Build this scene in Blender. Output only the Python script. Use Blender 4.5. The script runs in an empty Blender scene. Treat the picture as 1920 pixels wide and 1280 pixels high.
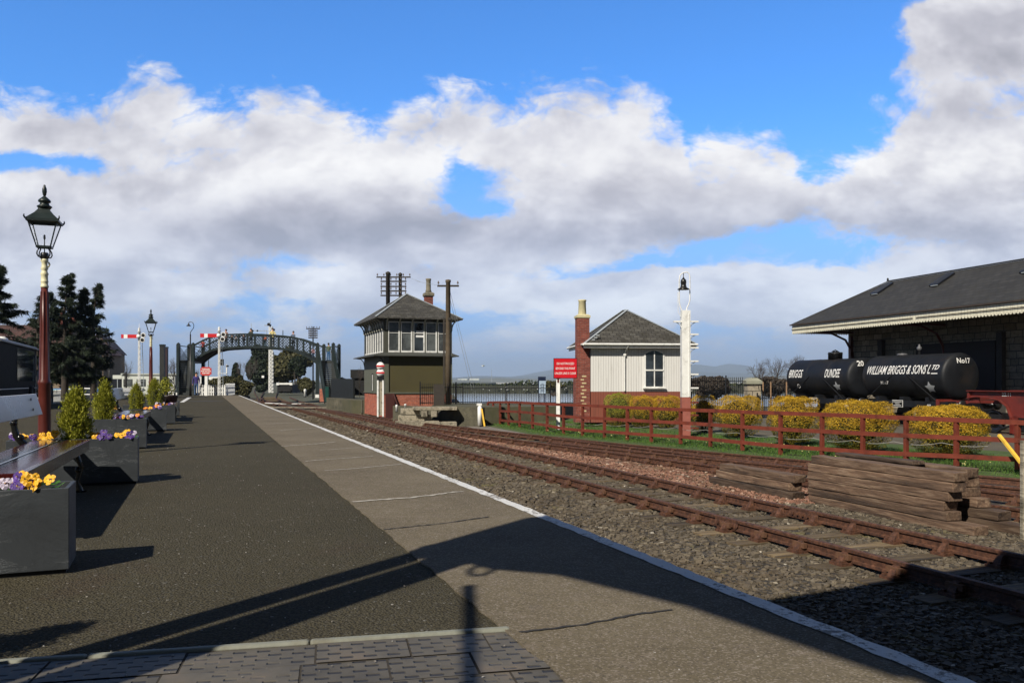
import bpy, bmesh, math, random
import numpy as np
from mathutils import Vector, Matrix, noise as mnoise
R = math.radians
rng = random.Random(7)
S = bpy.context.scene

# ------------------------------------------------------------------ camera
FPX, CX, HY = 1550.0, 960.0, 715.0         # focal length (px of a 1920 wide photo), centre column, horizon row
cam_d = bpy.data.cameras.new('camera'); cam = bpy.data.objects.new('camera', cam_d)
S.collection.objects.link(cam); S.camera = cam
cam_d.sensor_width = 36; cam_d.lens = 36*FPX/1920
cam.location = (0, 0, 1.0); cam.rotation_euler = (R(90), 0, 0)
cam_d.shift_y = (HY-640)/1920
cam_d.clip_start = .05; cam_d.clip_end = 40000
S.render.resolution_x = 1024; S.render.resolution_y = 682

# ------------------------------------------------------------------ node helper
class NT:
    def __init__(s, tree): s.t = tree
    def new(s, typ, **kw):
        n = s.t.nodes.new(typ)
        for k, v in kw.items(): setattr(n, k, v)
        return n
    def put(s, sock, v):
        if isinstance(v, E): s.t.links.new(v.k, sock)
        elif hasattr(v, 'is_output'): s.t.links.new(v, sock)
        else: sock.default_value = v
    def m(s, op, *a, clamp=False):
        n = s.new('ShaderNodeMath', operation=op, use_clamp=clamp)
        for i, v in enumerate(a): s.put(n.inputs[i], v)
        return E(s, n.outputs[0])
    def xyz(s, x, y, z):
        n = s.new('ShaderNodeCombineXYZ')
        for i, v in enumerate((x, y, z)): s.put(n.inputs[i], v)
        return E(s, n.outputs[0])
    def noise(s, vec, scale, detail=5, rough=.55, dist=0, out='Fac', dim='3D'):
        n = s.new('ShaderNodeTexNoise', noise_dimensions=dim)
        if vec is not None: s.put(n.inputs['Vector'], vec)
        n.inputs['Scale'].default_value = scale; n.inputs['Detail'].default_value = detail
        n.inputs['Roughness'].default_value = rough; n.inputs['Distortion'].default_value = dist
        return E(s, n.outputs[out])
    def ramp(s, fac, stops, interp='LINEAR'):
        n = s.new('ShaderNodeValToRGB'); s.put(n.inputs[0], fac)
        cr = n.color_ramp; cr.interpolation = interp
        while len(cr.elements) < len(stops): cr.elements.new(.5)
        for e, (p, c) in zip(cr.elements, stops):
            e.position = p; e.color = (*c, 1) if len(c) == 3 else c
        return E(s, n.outputs[0])
    def mix(s, fac, a, b, mode='MIX'):
        n = s.new('ShaderNodeMix', data_type='RGBA', blend_type=mode)
        s.put(n.inputs[0], fac)
        for i, v in ((6, a), (7, b)):
            if isinstance(v, tuple) and len(v) == 3: v = (*v, 1)
            s.put(n.inputs[i], v)
        return E(s, n.outputs[2])
    def smooth(s, x, a, b):
        n = s.new('ShaderNodeMapRange', interpolation_type='SMOOTHSTEP')
        s.put(n.inputs[0], x); n.inputs[1].default_value = a; n.inputs[2].default_value = b
        return E(s, n.outputs[0])
class E:
    def __init__(s, nt, k): s.nt = nt; s.k = k
    def __add__(s, o): return s.nt.m('ADD', s, o)
    def __radd__(s, o): return s.nt.m('ADD', s, o)
    def __sub__(s, o): return s.nt.m('SUBTRACT', s, o)
    def __rsub__(s, o): return s.nt.m('SUBTRACT', o, s)
    def __mul__(s, o): return s.nt.m('MULTIPLY', s, o)
    def __rmul__(s, o): return s.nt.m('MULTIPLY', s, o)
    def __truediv__(s, o): return s.nt.m('DIVIDE', s, o)

# ------------------------------------------------------------------ world: Nishita sky with broken cumulus
SUN_EL, SUN_AZ = 42.0, 31.0     # shadows fall towards (sin31, cos31)
W = bpy.data.worlds.new('World'); S.world = W; W.use_nodes = True
w = NT(W.node_tree); W.node_tree.nodes.clear()
sky = w.new('ShaderNodeTexSky', sky_type='NISHITA'); sky.sun_disc = False
sky.sun_elevation = R(SUN_EL); sky.sun_rotation = R(180+SUN_AZ)
sky.air_density = 1.0; sky.dust_density = .35; sky.ozone_density = 2.2; sky.altitude = 10
tc = w.new('ShaderNodeTexCoord'); sep = w.new('ShaderNodeSeparateXYZ')
w.t.links.new(tc.outputs['Generated'], sep.inputs[0])
dx, dy, dz = (E(w, sep.outputs[i]) for i in range(3))
yy = w.m('MAXIMUM', dy, .12)
u = dx/yy; v = dz/yy
def PU(px): return (px-CX)/FPX
def PV(py): return (HY-py)/FPX
# ragged upper edge of the cloud bank as a curve over u
TOP = [(-400,150),(0,160),(60,165),(130,215),(190,205),(215,175),(330,158),(385,205),(465,215),(500,165),(560,160),(610,195),(690,212),(740,180),(850,155),
       (900,162),(1000,165),(1100,168),(1190,160),(1212,200),(1270,235),(1298,285),(1340,250),(1400,245),(1460,240),(1480,292),(1550,245),(1620,232),(1680,185),(1760,140),(1850,132),(1920,128),(2500,100)]
def density_group(full):
    g = bpy.data.node_groups.new('cloud_density', 'ShaderNodeTree')
    g.interface.new_socket('u', in_out='INPUT', socket_type='NodeSocketFloat')
    g.interface.new_socket('v', in_out='INPUT', socket_type='NodeSocketFloat')
    g.interface.new_socket('d', in_out='OUTPUT', socket_type='NodeSocketFloat')
    n = NT(g); gi = n.new('NodeGroupInput'); go = n.new('NodeGroupOutput')
    gu, gv = E(n, gi.outputs[0]), E(n, gi.outputs[1])
    # domain: flatter towards the horizon
    vs = n.m('POWER', n.m('MAXIMUM', gv+.03, .001), .72)
    nz = n.new('ShaderNodeTexNoise'); n.put(nz.inputs['Vector'], n.xyz(gu, vs*1.55, 3.1)); nz.inputs['Scale'].default_value = 4.4
    nz.inputs['Detail'].default_value = 9 if full else 5; nz.inputs['Roughness'].default_value = .57; nz.inputs['Distortion'].default_value = .15
    d = (E(n, nz.outputs['Fac'])-.5)*3.6
    if not full:
        n.put(go.inputs[0], d); return g
    sw = n.new('ShaderNodeSeparateColor'); n.t.links.new(nz.outputs['Color'], sw.inputs[0])
    vo = n.new('ShaderNodeTexVoronoi', feature='F1', distance='EUCLIDEAN'); vo.inputs['Scale'].default_value = 13; vo.inputs['Detail'].default_value = 3; vo.inputs['Roughness'].default_value = .6; vo.inputs['Lacunarity'].default_value = 2.3; vo.normalize = True; vo.voronoi_dimensions = '2D'
    r_, g_ = E(n, sw.outputs[1]), E(n, sw.outputs[2])
    n.put(vo.inputs['Vector'], n.xyz(gu+r_*.16, vs*1.7+g_*.16, 0.0))
    puff = 1-E(n, vo.outputs['Distance'])
    gu2 = gu+(r_-.5)*.17; gv2 = gv+(g_-.5)*.10
    fc = n.new('ShaderNodeFloatCurve'); c = fc.mapping.curves[0]
    fc.mapping.use_clip = False
    U0, U1 = PU(-400), PU(2500)
    pts = [((PU(a)-U0)/(U1-U0), .5+PV(b)) for a, b in TOP]
    while len(c.points) < len(pts): c.points.new(.5, .5)
    for p, (a, b) in zip(c.points, pts): p.location = (a, b); p.handle_type = 'AUTO'
    fc.mapping.update()
    n.put(fc.inputs['Value'], (gu2-U0)*(1/(U1-U0)))
    top = E(n, fc.outputs[0])-.5
    d = n.m('MINIMUM', (top-gv2)*12.0, .85) + d*.60 + (puff-.66)*1.7 + .10
    def blob(px, py, sx, sy, amp):
        a = (gu2-PU(px))*(FPX/sx); b = (gv2-PV(py))*(FPX/sy)
        return n.m('MULTIPLY', n.m('EXPONENT', (a*a+b*b)*-1.0), amp)
    for px, py, sx, sy, amp in BLOBS: d = d + blob(px, py, sx, sy, amp)
    n.put(go.inputs[0], d)
    return g
BLOBS = ((908,345,80,54,-1.12),(885,385,60,30,-.45),(1420,480,250,34,-.98),(1200,500,160,20,-.75),(1620,478,120,30,-.5),(560,480,160,24,-.5),(420,560,200,20,-.5),(840,590,160,18,-.6),
         (50,302,230,30,-1.05),(370,505,330,22,-.5),(1100,620,900,26,-.8),(300,590,380,24,-.6),
         (960,690,2500,50,-.9),(1860,40,165,80,2.6),(100,240,120,36,.5),(1220,585,160,30,.5),(650,530,80,28,.6),(1185,520,60,14,1.0))
DG, DL = density_group(True), density_group(False)
def dens(uu, vv, G):
    n = w.new('ShaderNodeGroup'); n.node_tree = G
    w.put(n.inputs[0], uu); w.put(n.inputs[1], vv)
    return E(w, n.outputs[0])
d0 = dens(u, v, DG)
l0 = dens(u, v, DL); l1 = dens(u-.012, v+.030, DL)
front = w.smooth(dy, .10, .35)
high = w.smooth(dz, .50, .62)
alpha = w.smooth(d0, -.04, .66)*front*(1-high)
lit = w.smooth((l0-l1)*.9+d0*-.16, -.75, .42)
def wblob(px, py, sx, sy, amp):
    a = (u-PU(px))*(FPX/sx); b = (v-PV(py))*(FPX/sy)
    return w.m('EXPONENT', (a*a+b*b)*-1.0)*amp
sh = lit*.62 + .22
for q in ((430,430,260,42,-.30),(720,425,230,45,-.34),(930,450,120,24,-.15),(1330,440,260,40,-.26),(1700,425,260,45,-.30),(1880,110,140,60,-.25),
          (620,535,150,34,.30),(1000,500,140,40,.16),(1180,585,200,34,.32),(300,540,200,30,.12),(1600,560,200,30,.2),(400,300,200,60,.16),(700,290,200,70,.12),(1380,330,150,50,.22),(1600,320,200,60,.16),(1850,280,120,70,.10)):
    sh = sh + wblob(*q)
sh = w.m('MINIMUM', w.m('MAXIMUM', sh, .0), 1.0)
cl = w.ramp(sh, [(0, (.35,.355,.41)), (.3, (.48,.48,.54)), (.6, (.66,.66,.71)), (1, (.93,.93,.935))])
# hazy air near the horizon pales both
hz = w.smooth(v, .27, .0)
# deeper, more saturated blue than the raw sky gives at this exposure
SKYK = .105
sat = w.mix(1.0, E(w, sky.outputs[0]), (.50, 1.13, 1.84), 'MULTIPLY')
cln = w.new('ShaderNodeVectorMath', operation='SCALE'); w.put(cln.inputs[0], cl); cln.inputs[3].default_value = 1/SKYK
base = w.mix(w.smooth(v, .34, .03)*.85, sat, (.27/SKYK, .41/SKYK, .72/SKYK))
allc = w.mix(alpha*(1-hz*.35), base, E(w, cln.outputs[0]))
allc = w.mix(w.smooth(v, .095, .0)*.85, allc, (.33/SKYK, .41/SKYK, .60/SKYK))
# sky overhead and behind the camera: dimmed grey to cut the ambient fill
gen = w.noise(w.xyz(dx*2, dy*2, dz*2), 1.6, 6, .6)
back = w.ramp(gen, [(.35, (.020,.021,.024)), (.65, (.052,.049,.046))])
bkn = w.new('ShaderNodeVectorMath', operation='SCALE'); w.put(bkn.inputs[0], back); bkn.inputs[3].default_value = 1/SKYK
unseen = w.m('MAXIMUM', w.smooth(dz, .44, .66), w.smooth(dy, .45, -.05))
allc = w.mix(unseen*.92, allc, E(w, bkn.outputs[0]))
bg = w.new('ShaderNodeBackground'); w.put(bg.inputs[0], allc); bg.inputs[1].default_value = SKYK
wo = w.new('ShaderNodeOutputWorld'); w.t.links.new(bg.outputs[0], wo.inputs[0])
W.cycles.sampling_method = 'MANUAL'; W.cycles.sample_map_resolution = 256

# ------------------------------------------------------------------ sun
sd = bpy.data.lights.new('sun', 'SUN'); sd.energy = 4.9; sd.angle = R(.53); sd.color = (1, .93, .81)
sun = bpy.data.objects.new('sun', sd); S.collection.objects.link(sun)
SDIR = Vector((math.sin(R(SUN_AZ))*math.cos(R(SUN_EL)), math.cos(R(SUN_AZ))*math.cos(R(SUN_EL)), -math.sin(R(SUN_EL))))
sun.rotation_euler = SDIR.to_track_quat('-Z', 'Y').to_euler()
S.view_settings.view_transform = 'Standard'; S.view_settings.look = 'None'
S.view_settings.exposure = .22; S.view_settings.gamma = 1
S.cycles.max_bounces = 6; S.cycles.diffuse_bounces = 3; S.cycles.transparent_max_bounces = 8
S.cycles.use_denoising = True

# ------------------------------------------------------------------ object helpers
def gx(px, Y): return (px-CX)*Y/FPX
def gz(py, Y): return 1+(HY-py)*Y/FPX
def gp(px, py, z=0.0):
    Y = FPX*(1-z)/(py-HY); return ((px-CX)*Y/FPX, Y, z)
def tag(o, label=None, cat=None, group=None, kind=None):
    if label: o['label'] = label
    if cat: o['category'] = cat
    if group: o['group'] = group
    if kind: o['kind'] = kind
    return o
def link(o, parent=None):
    S.collection.objects.link(o)
    if parent is not None: o.parent = parent
    return o
def thing(name, loc, label, cat, group=None, rz=0):
    o = bpy.data.objects.new(name, None); o.empty_display_size = .1
    link(o); o.location = loc; o.rotation_euler = (0, 0, rz)
    return tag(o, label, cat, group)
def children(o): return [c for c in S.objects if c.parent == o]
_kids = {}
def copy_tree(o, parent=None, kids=None):
    c = o.copy(); link(c, parent)
    for ch in KIDS.get(o.name, []): copy_tree(ch, c)
    return c
KIDS = {}
def regkids(o):
    KIDS[o.name] = [c for c in S.objects if c.parent == o]
    for c in KIDS[o.name]: regkids(c)

class MB:
    """collects simple shapes into one mesh; several material slots possible"""
    def __init__(s): s.v = []; s.f = []; s.mi = []; s.sm = []; s.mats = []; s.cur = 0
    def mat(s, m):
        if m not in s.mats: s.mats.append(m)
        s.cur = s.mats.index(m); return s
    def add(s, vs, fs, smooth=False):
        b = len(s.v); s.v += [tuple(p) for p in vs]
        for f in fs: s.f.append(tuple(b+i for i in f)); s.mi.append(s.cur); s.sm.append(smooth)
        return s
    def box(s, c, d, rz=0, M=None):
        hx, hy, hz_ = d[0]/2, d[1]/2, d[2]/2
        vs = [Vector((x*hx, y*hy, z*hz_)) for x in (-1, 1) for y in (-1, 1) for z in (-1, 1)]
        if rz: vs = [Matrix.Rotation(rz, 3, 'Z') @ p for p in vs]
        if M is not None: vs = [M @ p for p in vs]
        vs = [p+Vector(c) for p in vs]
        return s.add(vs, [(0,1,3,2), (4,6,7,5), (0,4,5,1), (2,3,7,6), (0,2,6,4), (1,5,7,3)])
    def bar(s, a, b, w_, h, up=(0, 0, 1)):
        """square bar from a to b"""
        a = Vector(a); b = Vector(b); d = (b-a); L = d.length; d.normalize()
        up = Vector(up)
        if abs(d.dot(up)) > .98: up = Vector((0, 1, 0))
        x = d.cross(up).normalized(); z = x.cross(d)
        vs = [p+x*i*w_/2+z*j*h/2 for p in (a, b) for i, j in ((-1,-1), (1,-1), (1,1), (-1,1))]
        return s.add(vs, [(3,2,1,0), (4,5,6,7), (0,1,5,4), (1,2,6,5), (2,3,7,6), (3,0,4,7)])
    def tube(s, pts, r, n=8, closed=False, caps=True):
        pts = [Vector(p) for p in pts]; rs = r if isinstance(r, (list, tuple)) else [r]*len(pts)
        vs = []; fs = []; N = len(pts); px_ = None
        for i, p in enumerate(pts):
            if closed: d = pts[(i+1) % N]-pts[i-1]
            else: d = pts[min(i+1, N-1)]-pts[max(i-1, 0)]
            if d.length < 1e-9: d = Vector((0, 0, 1))
            d.normalize()
            if px_ is None:
                a = Vector((0, 0, 1)) if abs(d.z) < .9 else Vector((1, 0, 0))
                x = d.cross(a).normalized()
            else:
                x = (px_-d*px_.dot(d))
                x = x.normalized() if x.length > 1e-6 else d.cross(Vector((1, 0, 0))).normalized()
            px_ = x; y = d.cross(x)
            for k in range(n):
                t = 2*math.pi*k/n; vs.append(p+(x*math.cos(t)+y*math.sin(t))*rs[i])
        for i in range(N if closed else N-1):
            j = (i+1) % N
            for k in range(n): fs.append((i*n+k, i*n+(k+1) % n, j*n+(k+1) % n, j*n+k))
        s.add(vs, fs, True)
        if caps and not closed: s.add(vs[:n], [tuple(range(n-1, -1, -1))]); s.add(vs[-n:], [tuple(range(n))])
        return s
    def lathe(s, prof, c=(0, 0, 0), n=16, smooth=True, ang=0):
        vs = []; fs = []
        for r_, z in prof:
            for k in range(n):
                t = 2*math.pi*k/n+ang; vs.append((c[0]+r_*math.cos(t), c[1]+r_*math.sin(t), c[2]+z))
        for i in range(len(prof)-1):
            for k in range(n): fs.append((i*n+k, i*n+(k+1) % n, (i+1)*n+(k+1) % n, (i+1)*n+k))
        fs.append(tuple(range(n-1, -1, -1))); fs.append(tuple((len(prof)-1)*n+k for k in range(n)))
        return s.add(vs, fs, smooth)
    def prism(s, poly, a, b, M=None):
        """poly = 2D outline (x,z) extruded along y from a to b"""
        n = len(poly); vs = [Vector((x, a, z)) for x, z in poly]+[Vector((x, b, z)) for x, z in poly]
        if M is not None: vs = [M @ p for p in vs]
        fs = [tuple(range(n)), tuple(range(2*n-1, n-1, -1))]+[(i, i+n, (i+1) % n+n, (i+1) % n) for i in range(n)]
        return s.add(vs, fs)
    def slab(s, poly, z0, z1):
        """poly = XY outline (counter clockwise), from z0 up to z1"""
        n = len(poly); vs = [(x, y, z0) for x, y in poly]+[(x, y, z1) for x, y in poly]
        fs = [tuple(range(n-1, -1, -1)), tuple(range(n, 2*n))]+[(i, (i+1) % n, (i+1) % n+n, i+n) for i in range(n)]
        return s.add(vs, fs)
    def sphere(s, c, r, nu=10, nv=7, sq=(1, 1, 1)):
        prof = [(max(1e-4, math.sin(math.pi*i/nv)), -math.cos(math.pi*i/nv)) for i in range(nv+1)]
        b = len(s.v); s.lathe([(p*r, z*r) for p, z in prof], (0, 0, 0), nu)
        for i in range(b, len(s.v)):
            x, y, z = s.v[i]; s.v[i] = (x*sq[0]+c[0], y*sq[1]+c[1], z*sq[2]+c[2])
        return s
    def build(s, name, m=None, parent=None, loc=None, rz=0, bevel=0):
        me = bpy.data.meshes.new(name); me.from_pydata(s.v, [], s.f)
        if m is not None: me.materials.append(m)
        else:
            for q in s.mats: me.materials.append(q)
            me.polygons.foreach_set('material_index', s.mi)
        me.polygons.foreach_set('use_smooth', s.sm)
        me.update()
        o = link(bpy.data.objects.new(name, me), parent)
        if loc is not None: o.location = loc
        if rz: o.rotation_euler = (0, 0, rz)
        if bevel:
            b = o.modifiers.new('bevel', 'BEVEL'); b.width = bevel; b.segments = 2; b.limit_method = 'ANGLE'; b.angle_limit = R(40)
        return o
def np_mesh(name, V, F, m, parent=None, smooth=False):
    """V (n,3) float, F (m,k) int: fast mesh"""
    V = np.asarray(V, np.float32); F = np.asarray(F, np.int32); k = F.shape[1]
    me = bpy.data.meshes.new(name); me.vertices.add(len(V)); me.vertices.foreach_set('co', V.ravel())
    me.loops.add(F.size); me.loops.foreach_set('vertex_index', F.ravel())
    me.polygons.add(len(F)); me.polygons.foreach_set('loop_start', np.arange(0, F.size, k, dtype=np.int32))
    try: me.polygons.foreach_set('loop_total', np.full(len(F), k, np.int32))
    except Exception: pass
    me.polygons.foreach_set('use_smooth', np.full(len(F), smooth, bool))
    me.materials.append(m); me.update(calc_edges=True); me.validate()
    return link(bpy.data.objects.new(name, me), parent)

# ------------------------------------------------------------------ materials
def lin(r, g, b):
    f = lambda c: (c/255/12.92) if c/255 <= .04045 else ((c/255+.055)/1.055)**2.4
    return (f(r), f(g), f(b))
def mk(name):
    m = bpy.data.materials.new(name); m.use_nodes = True; n = NT(m.node_tree)
    b = m.node_tree.nodes['Principled BSDF']
    return m, n, b
def P(b, **kw):
    for k, v_ in kw.items(): b.inputs[k.replace('_', ' ')].default_value = v_
def coords(n, kind='Object'):
    t = n.new('ShaderNodeTexCoord'); return E(n, t.outputs[kind])
def world_pos(n):
    g = n.new('ShaderNodeNewGeometry'); return E(n, g.outputs['Position'])
def island(n):
    g = n.new('ShaderNodeNewGeometry'); return E(n, g.outputs['Random Per Island'])
def bump(n, b, h, strength=.3, dist=.01, prev=None):
    q = n.new('ShaderNodeBump'); q.inputs['Strength'].default_value = strength; q.inputs['Distance'].default_value = dist
    n.put(q.inputs['Height'], h)
    if prev is not None: n.t.links.new(prev.outputs[0], q.inputs['Normal'])
    n.t.links.new(q.outputs[0], b.inputs['Normal']); return q
def sc(c, k): return tuple(x*k for x in c)
def surf(name, col, var=.25, scale=6, rough=.6, bs=.15, bscale=40, metal=0, dirt=None, dirt_amt=.5, bd=.01, spec=.5, col2=None, coat=0):
    m, n, b = mk(name); p = world_pos(n)
    a = n.noise(p, scale, 6, .6)
    c = n.ramp(a, [(.25, sc(col, 1-var)), (.5, col), (.75, col2 or sc(col, 1+var))])
    if dirt:
        dn = n.smooth(n.noise(p, scale*.45, 7, .65, .3), .5, .68)
        c = n.mix(dn*dirt_amt, c, dirt)
    n.put(b.inputs['Base Color'], c)
    rr = n.m('ADD', n.m('MULTIPLY', a, .25), rough-.12); n.put(b.inputs['Roughness'], rr)
    P(b, Metallic=metal, Specular_IOR_Level=spec)
    if coat: P(b, Coat_Weight=coat, Coat_Roughness=.08)
    if bs: bump(n, b, n.noise(p, bscale, 5, .6), bs, bd)
    return m
M = {}
M['iron_green'] = surf('iron_green_paint', (.014,.022,.021), .3, 9, .38, .1, 60)
M['iron_black'] = surf('iron_black_paint', (.012,.012,.013), .3, 9, .33, .15, 50)
M['gloss_black'] = surf('gloss_black_paint', (.008,.008,.008), .3, 14, .16, .35, 30, bd=.006)
M['maroon'] = surf('maroon_post_paint', lin(86,34,26), .2, 7, .4, .1, 40)
M['cream'] = surf('cream_paint', lin(222,216,178), .08, 8, .45, .1, 40, dirt=lin(120,100,70), dirt_amt=.4)
M['white'] = surf('white_paint', (.78,.78,.75), .06, 8, .5, .1, 40, dirt=lin(120,112,100), dirt_amt=.35)
M['fence_red'] = surf('fence_red_paint', lin(112,52,38), .25, 5, .7, .3, 60, dirt=lin(62,36,28), dirt_amt=.7, spec=.25)
M['wood_dark'] = surf('pole_dark_wood', (.035,.028,.022), .3, 6, .8, .4, 40)
M['slate_metal'] = surf('lead_flashing', (.33,.36,.38), .15, 5, .5, .1, 20)
M['sign_red'] = surf('sign_red_enamel', lin(200,24,36), .05, 3, .3, 0)
M['sign_white'] = surf('sign_white_letters', (.82,.82,.80), .02, 3, .4, 0)
M['signal_red'] = surf('signal_arm_red', lin(196,38,44), .1, 6, .35, 0)
M['yellow'] = surf('yellow_paint', lin(235,190,70), .12, 8, .5, .1, 40, dirt=lin(150,120,60), dirt_amt=.3)
M['dark'] = surf('dark_recess', (.006,.006,.006), .2, 5, .8, 0)
M['rust_red'] = surf('wagon_red_oxide', lin(104,38,30), .22, 4, .55, .25, 40, dirt=lin(66,34,28), dirt_amt=.6)
M['black_tank'] = surf('tank_black_paint', (.0075,.0085,.011), .45, 2.2, .55, .22, 6, bd=.02, spec=.35, dirt=(.028,.021,.016), dirt_amt=.55)
M['concrete'] = surf('old_concrete', lin(150,146,134), .2, 5, .85, .4, 50, dirt=lin(80,78,66), dirt_amt=.7)
M['insul'] = surf('insulator_ceramic', (.10,.07,.055), .2, 5, .3, 0)
M['bark'] = surf('bark', (.045,.036,.028), .35, 9, .9, .6, 30)
M['birch'] = surf('pale_bark', (.16,.15,.13), .4, 9, .9, .3, 30)
M['skin'] = surf('skin', lin(205,155,130), .06, 8, .55, 0)
M['hair'] = surf('hair_dark', (.02,.014,.010), .3, 9, .6, 0)
M['glass_lamp'] = mk('lamp_glass')[0]
_b = M['glass_lamp'].node_tree.nodes['Principled BSDF']; P(_b, Base_Color=(.9,.93,.95,1), Roughness=.12, Transmission_Weight=.92, IOR=1.05, Alpha=.45)

def wood_mat(name, c1, c2, c3):
    m, n, b = mk(name); t = n.new('ShaderNodeTexCoord'); mp = n.new('ShaderNodeMapping')
    n.t.links.new(t.outputs['Object'], mp.inputs[0]); mp.inputs['Scale'].default_value = (14, 1.1, 14)
    oi = n.new('ShaderNodeObjectInfo'); rnd = E(n, oi.outputs['Random'])
    vec = n.new('ShaderNodeVectorMath', operation='ADD'); n.t.links.new(mp.outputs[0], vec.inputs[0])
    n.put(vec.inputs[1], n.xyz(rnd*30, rnd*17, 0))
    g = n.noise(E(n, vec.outputs[0]), 1.6, 8, .68, .5)
    big = n.noise(E(n, vec.outputs[0]), .35, 4, .6)
    c = n.ramp(g, [(.3, c1), (.5, c2), (.68, c3)])
    c = n.mix(n.smooth(big, .52, .64)*.7, c, sc(c1, .6))
    hsv = n.new('ShaderNodeHueSaturation'); n.put(hsv.inputs['Color'], c); n.put(hsv.inputs['Value'], rnd*1.0+.45)
    n.t.links.new(hsv.outputs[0], b.inputs['Base Color'])
    P(b, Roughness=.88); bump(n, b, g, .9, .02)
    return m
M['sleeper'] = wood_mat('sleeper_wood', (.045,.034,.022), (.13,.092,.050), (.25,.185,.095))
M['timber'] = wood_mat('stacked_timber_wood', (.040,.024,.016), (.125,.075,.046), (.235,.165,.11))
M['timber_grey'] = wood_mat('grey_timber_wood', (.09,.08,.055), (.24,.21,.155), (.38,.34,.26))
M['bench_plank'] = surf('bench_varnished_plank', lin(70,24,22), .35, 6, .20, .06, 20, coat=.7)
M['bench_board'] = surf('bench_grey_back_board', (.50,.51,.53), .06, 3, .30, .05, 10)

def rail_mat():
    m, n, b = mk('rusty_rail'); p = world_pos(n)
    a = n.noise(p, 18, 7, .7)
    c = n.ramp(a, [(.3, lin(42,27,19)), (.5, lin(80,51,36)), (.7, lin(114,76,55))])
    n.put(b.inputs['Base Color'], c); P(b, Roughness=.75, Metallic=.1); bump(n, b, n.noise(p, 120, 4, .6), .35, .004)
    return m
M['rail'] = rail_mat()

def asphalt():
    m, n, b = mk('platform_asphalt'); p = world_pos(n)
    big = n.noise(p, .55, 6, .6); med = n.noise(p, 4, 6, .65)
    v_ = n.new('ShaderNodeTexVoronoi'); n.put(v_.inputs['Vector'], p); v_.inputs['Scale'].default_value = 88
    agg = E(n, v_.outputs['Distance']); cellc = n.new('ShaderNodeSeparateColor'); n.t.links.new(v_.outputs['Color'], cellc.inputs[0])
    cr = E(n, cellc.outputs[0])
    c = n.ramp(big, [(.3, (.072,.063,.040)), (.7, (.095,.083,.053))])
    c = n.mix(n.smooth(med, .45, .75)*.4, c, (.080,.070,.046))
    c = n.mix(n.smooth(n.noise(p, .8, 5, .65, .6), .56, .70)*.45, c, (.085,.058,.042))
    c = n.mix(n.smooth(n.noise(p, .37, 6, .6, .4), .55, .72)*.45, c, (.040,.037,.030))
    c = n.mix(n.smooth(agg, .28, .70)*.55, c, (.020,.018,.014))
    c = n.mix(n.smooth(cr, .80, 1.0)*.5, c, (.105,.10,.088))
    c = n.mix(n.smooth(cr, .992, .998), c, (.22,.21,.19))
    n.put(b.inputs['Base Color'], c); P(b, Roughness=.92, Specular_IOR_Level=.1)
    h = n.m('ADD', (1-agg)*.8, n.noise(p, 45, 5, .7)); bump(n, b, h, .9, .012)
    return m
def slabmat():
    m, n, b = mk('platform_concrete_strip'); p = world_pos(n)
    big = n.noise(p, .8, 5, .6); med = n.noise(p, 7, 6, .65)
    v_ = n.new('ShaderNodeTexVoronoi'); n.put(v_.inputs['Vector'], p); v_.inputs['Scale'].default_value = 140
    cellc = n.new('ShaderNodeSeparateColor'); n.t.links.new(v_.outputs['Color'], cellc.inputs[0]); cr = E(n, cellc.outputs[0])
    c = n.ramp(big, [(.3, (.112,.092,.062)), (.7, (.165,.138,.094))])
    c = n.mix(n.smooth(med, .5, .72)*.5, c, (.20,.165,.135))
    c = n.mix(n.smooth(cr, .72, .95)*.55, c, (.30,.26,.22))
    c = n.mix(n.smooth(cr, .25, .0)*.55, c, (.06,.052,.045))
    c = n.mix(n.smooth(n.noise(p, 2.2, 8, .7, .5), .60, .72)*.35, c, (.075,.066,.058))
    n.put(b.inputs['Base Color'], c); P(b, Roughness=.9, Specular_IOR_Level=.1)
    bump(n, b, n.m('ADD', n.noise(p, 90, 5, .7), n.noise(p, 12, 4, .6)), .5, .008)
    return m
def whiteline():
    m, n, b = mk('worn_white_edge_line'); p = world_pos(n)
    a = n.noise(p, 30, 9, .8); l = n.noise(p, 2.2, 5, .6)
    f = n.smooth(a+l*.55, .80, .90)
    c = n.mix(f, n.ramp(l, [(.3, (.56,.56,.56)), (.7, (.72,.71,.68))]), (.16,.14,.12))
    n.put(b.inputs['Base Color'], c); P(b, Roughness=.7); bump(n, b, a, .5, .006)
    return m
def ballast_ground():
    m, n, b = mk('ballast_ground'); p = world_pos(n)
    v_ = n.new('ShaderNodeTexVoronoi'); n.put(v_.inputs['Vector'], p); v_.inputs['Scale'].default_value = 20
    cellc = n.new('ShaderNodeSeparateColor'); n.t.links.new(v_.outputs['Color'], cellc.inputs[0]); cr = E(n, cellc.outputs[0])
    c = n.ramp(cr, [(0, (.030,.023,.015)), (.5, (.070,.055,.038)), (.9, (.11,.09,.06)), (1, (.2,.18,.14))])
    dn = n.noise(p, .9, 6, .6); c = n.mix(n.smooth(dn, .5, .66)*.6, c, (.075,.052,.032))
    c = n.mix(n.smooth(E(n, v_.outputs['Distance']), .25, .6)*.7, c, (.02,.017,.014))
    n.put(b.inputs['Base Color'], c); P(b, Roughness=.95); bump(n, b, 1-E(n, v_.outputs['Distance']), 1.0, .04)
    return m
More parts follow.
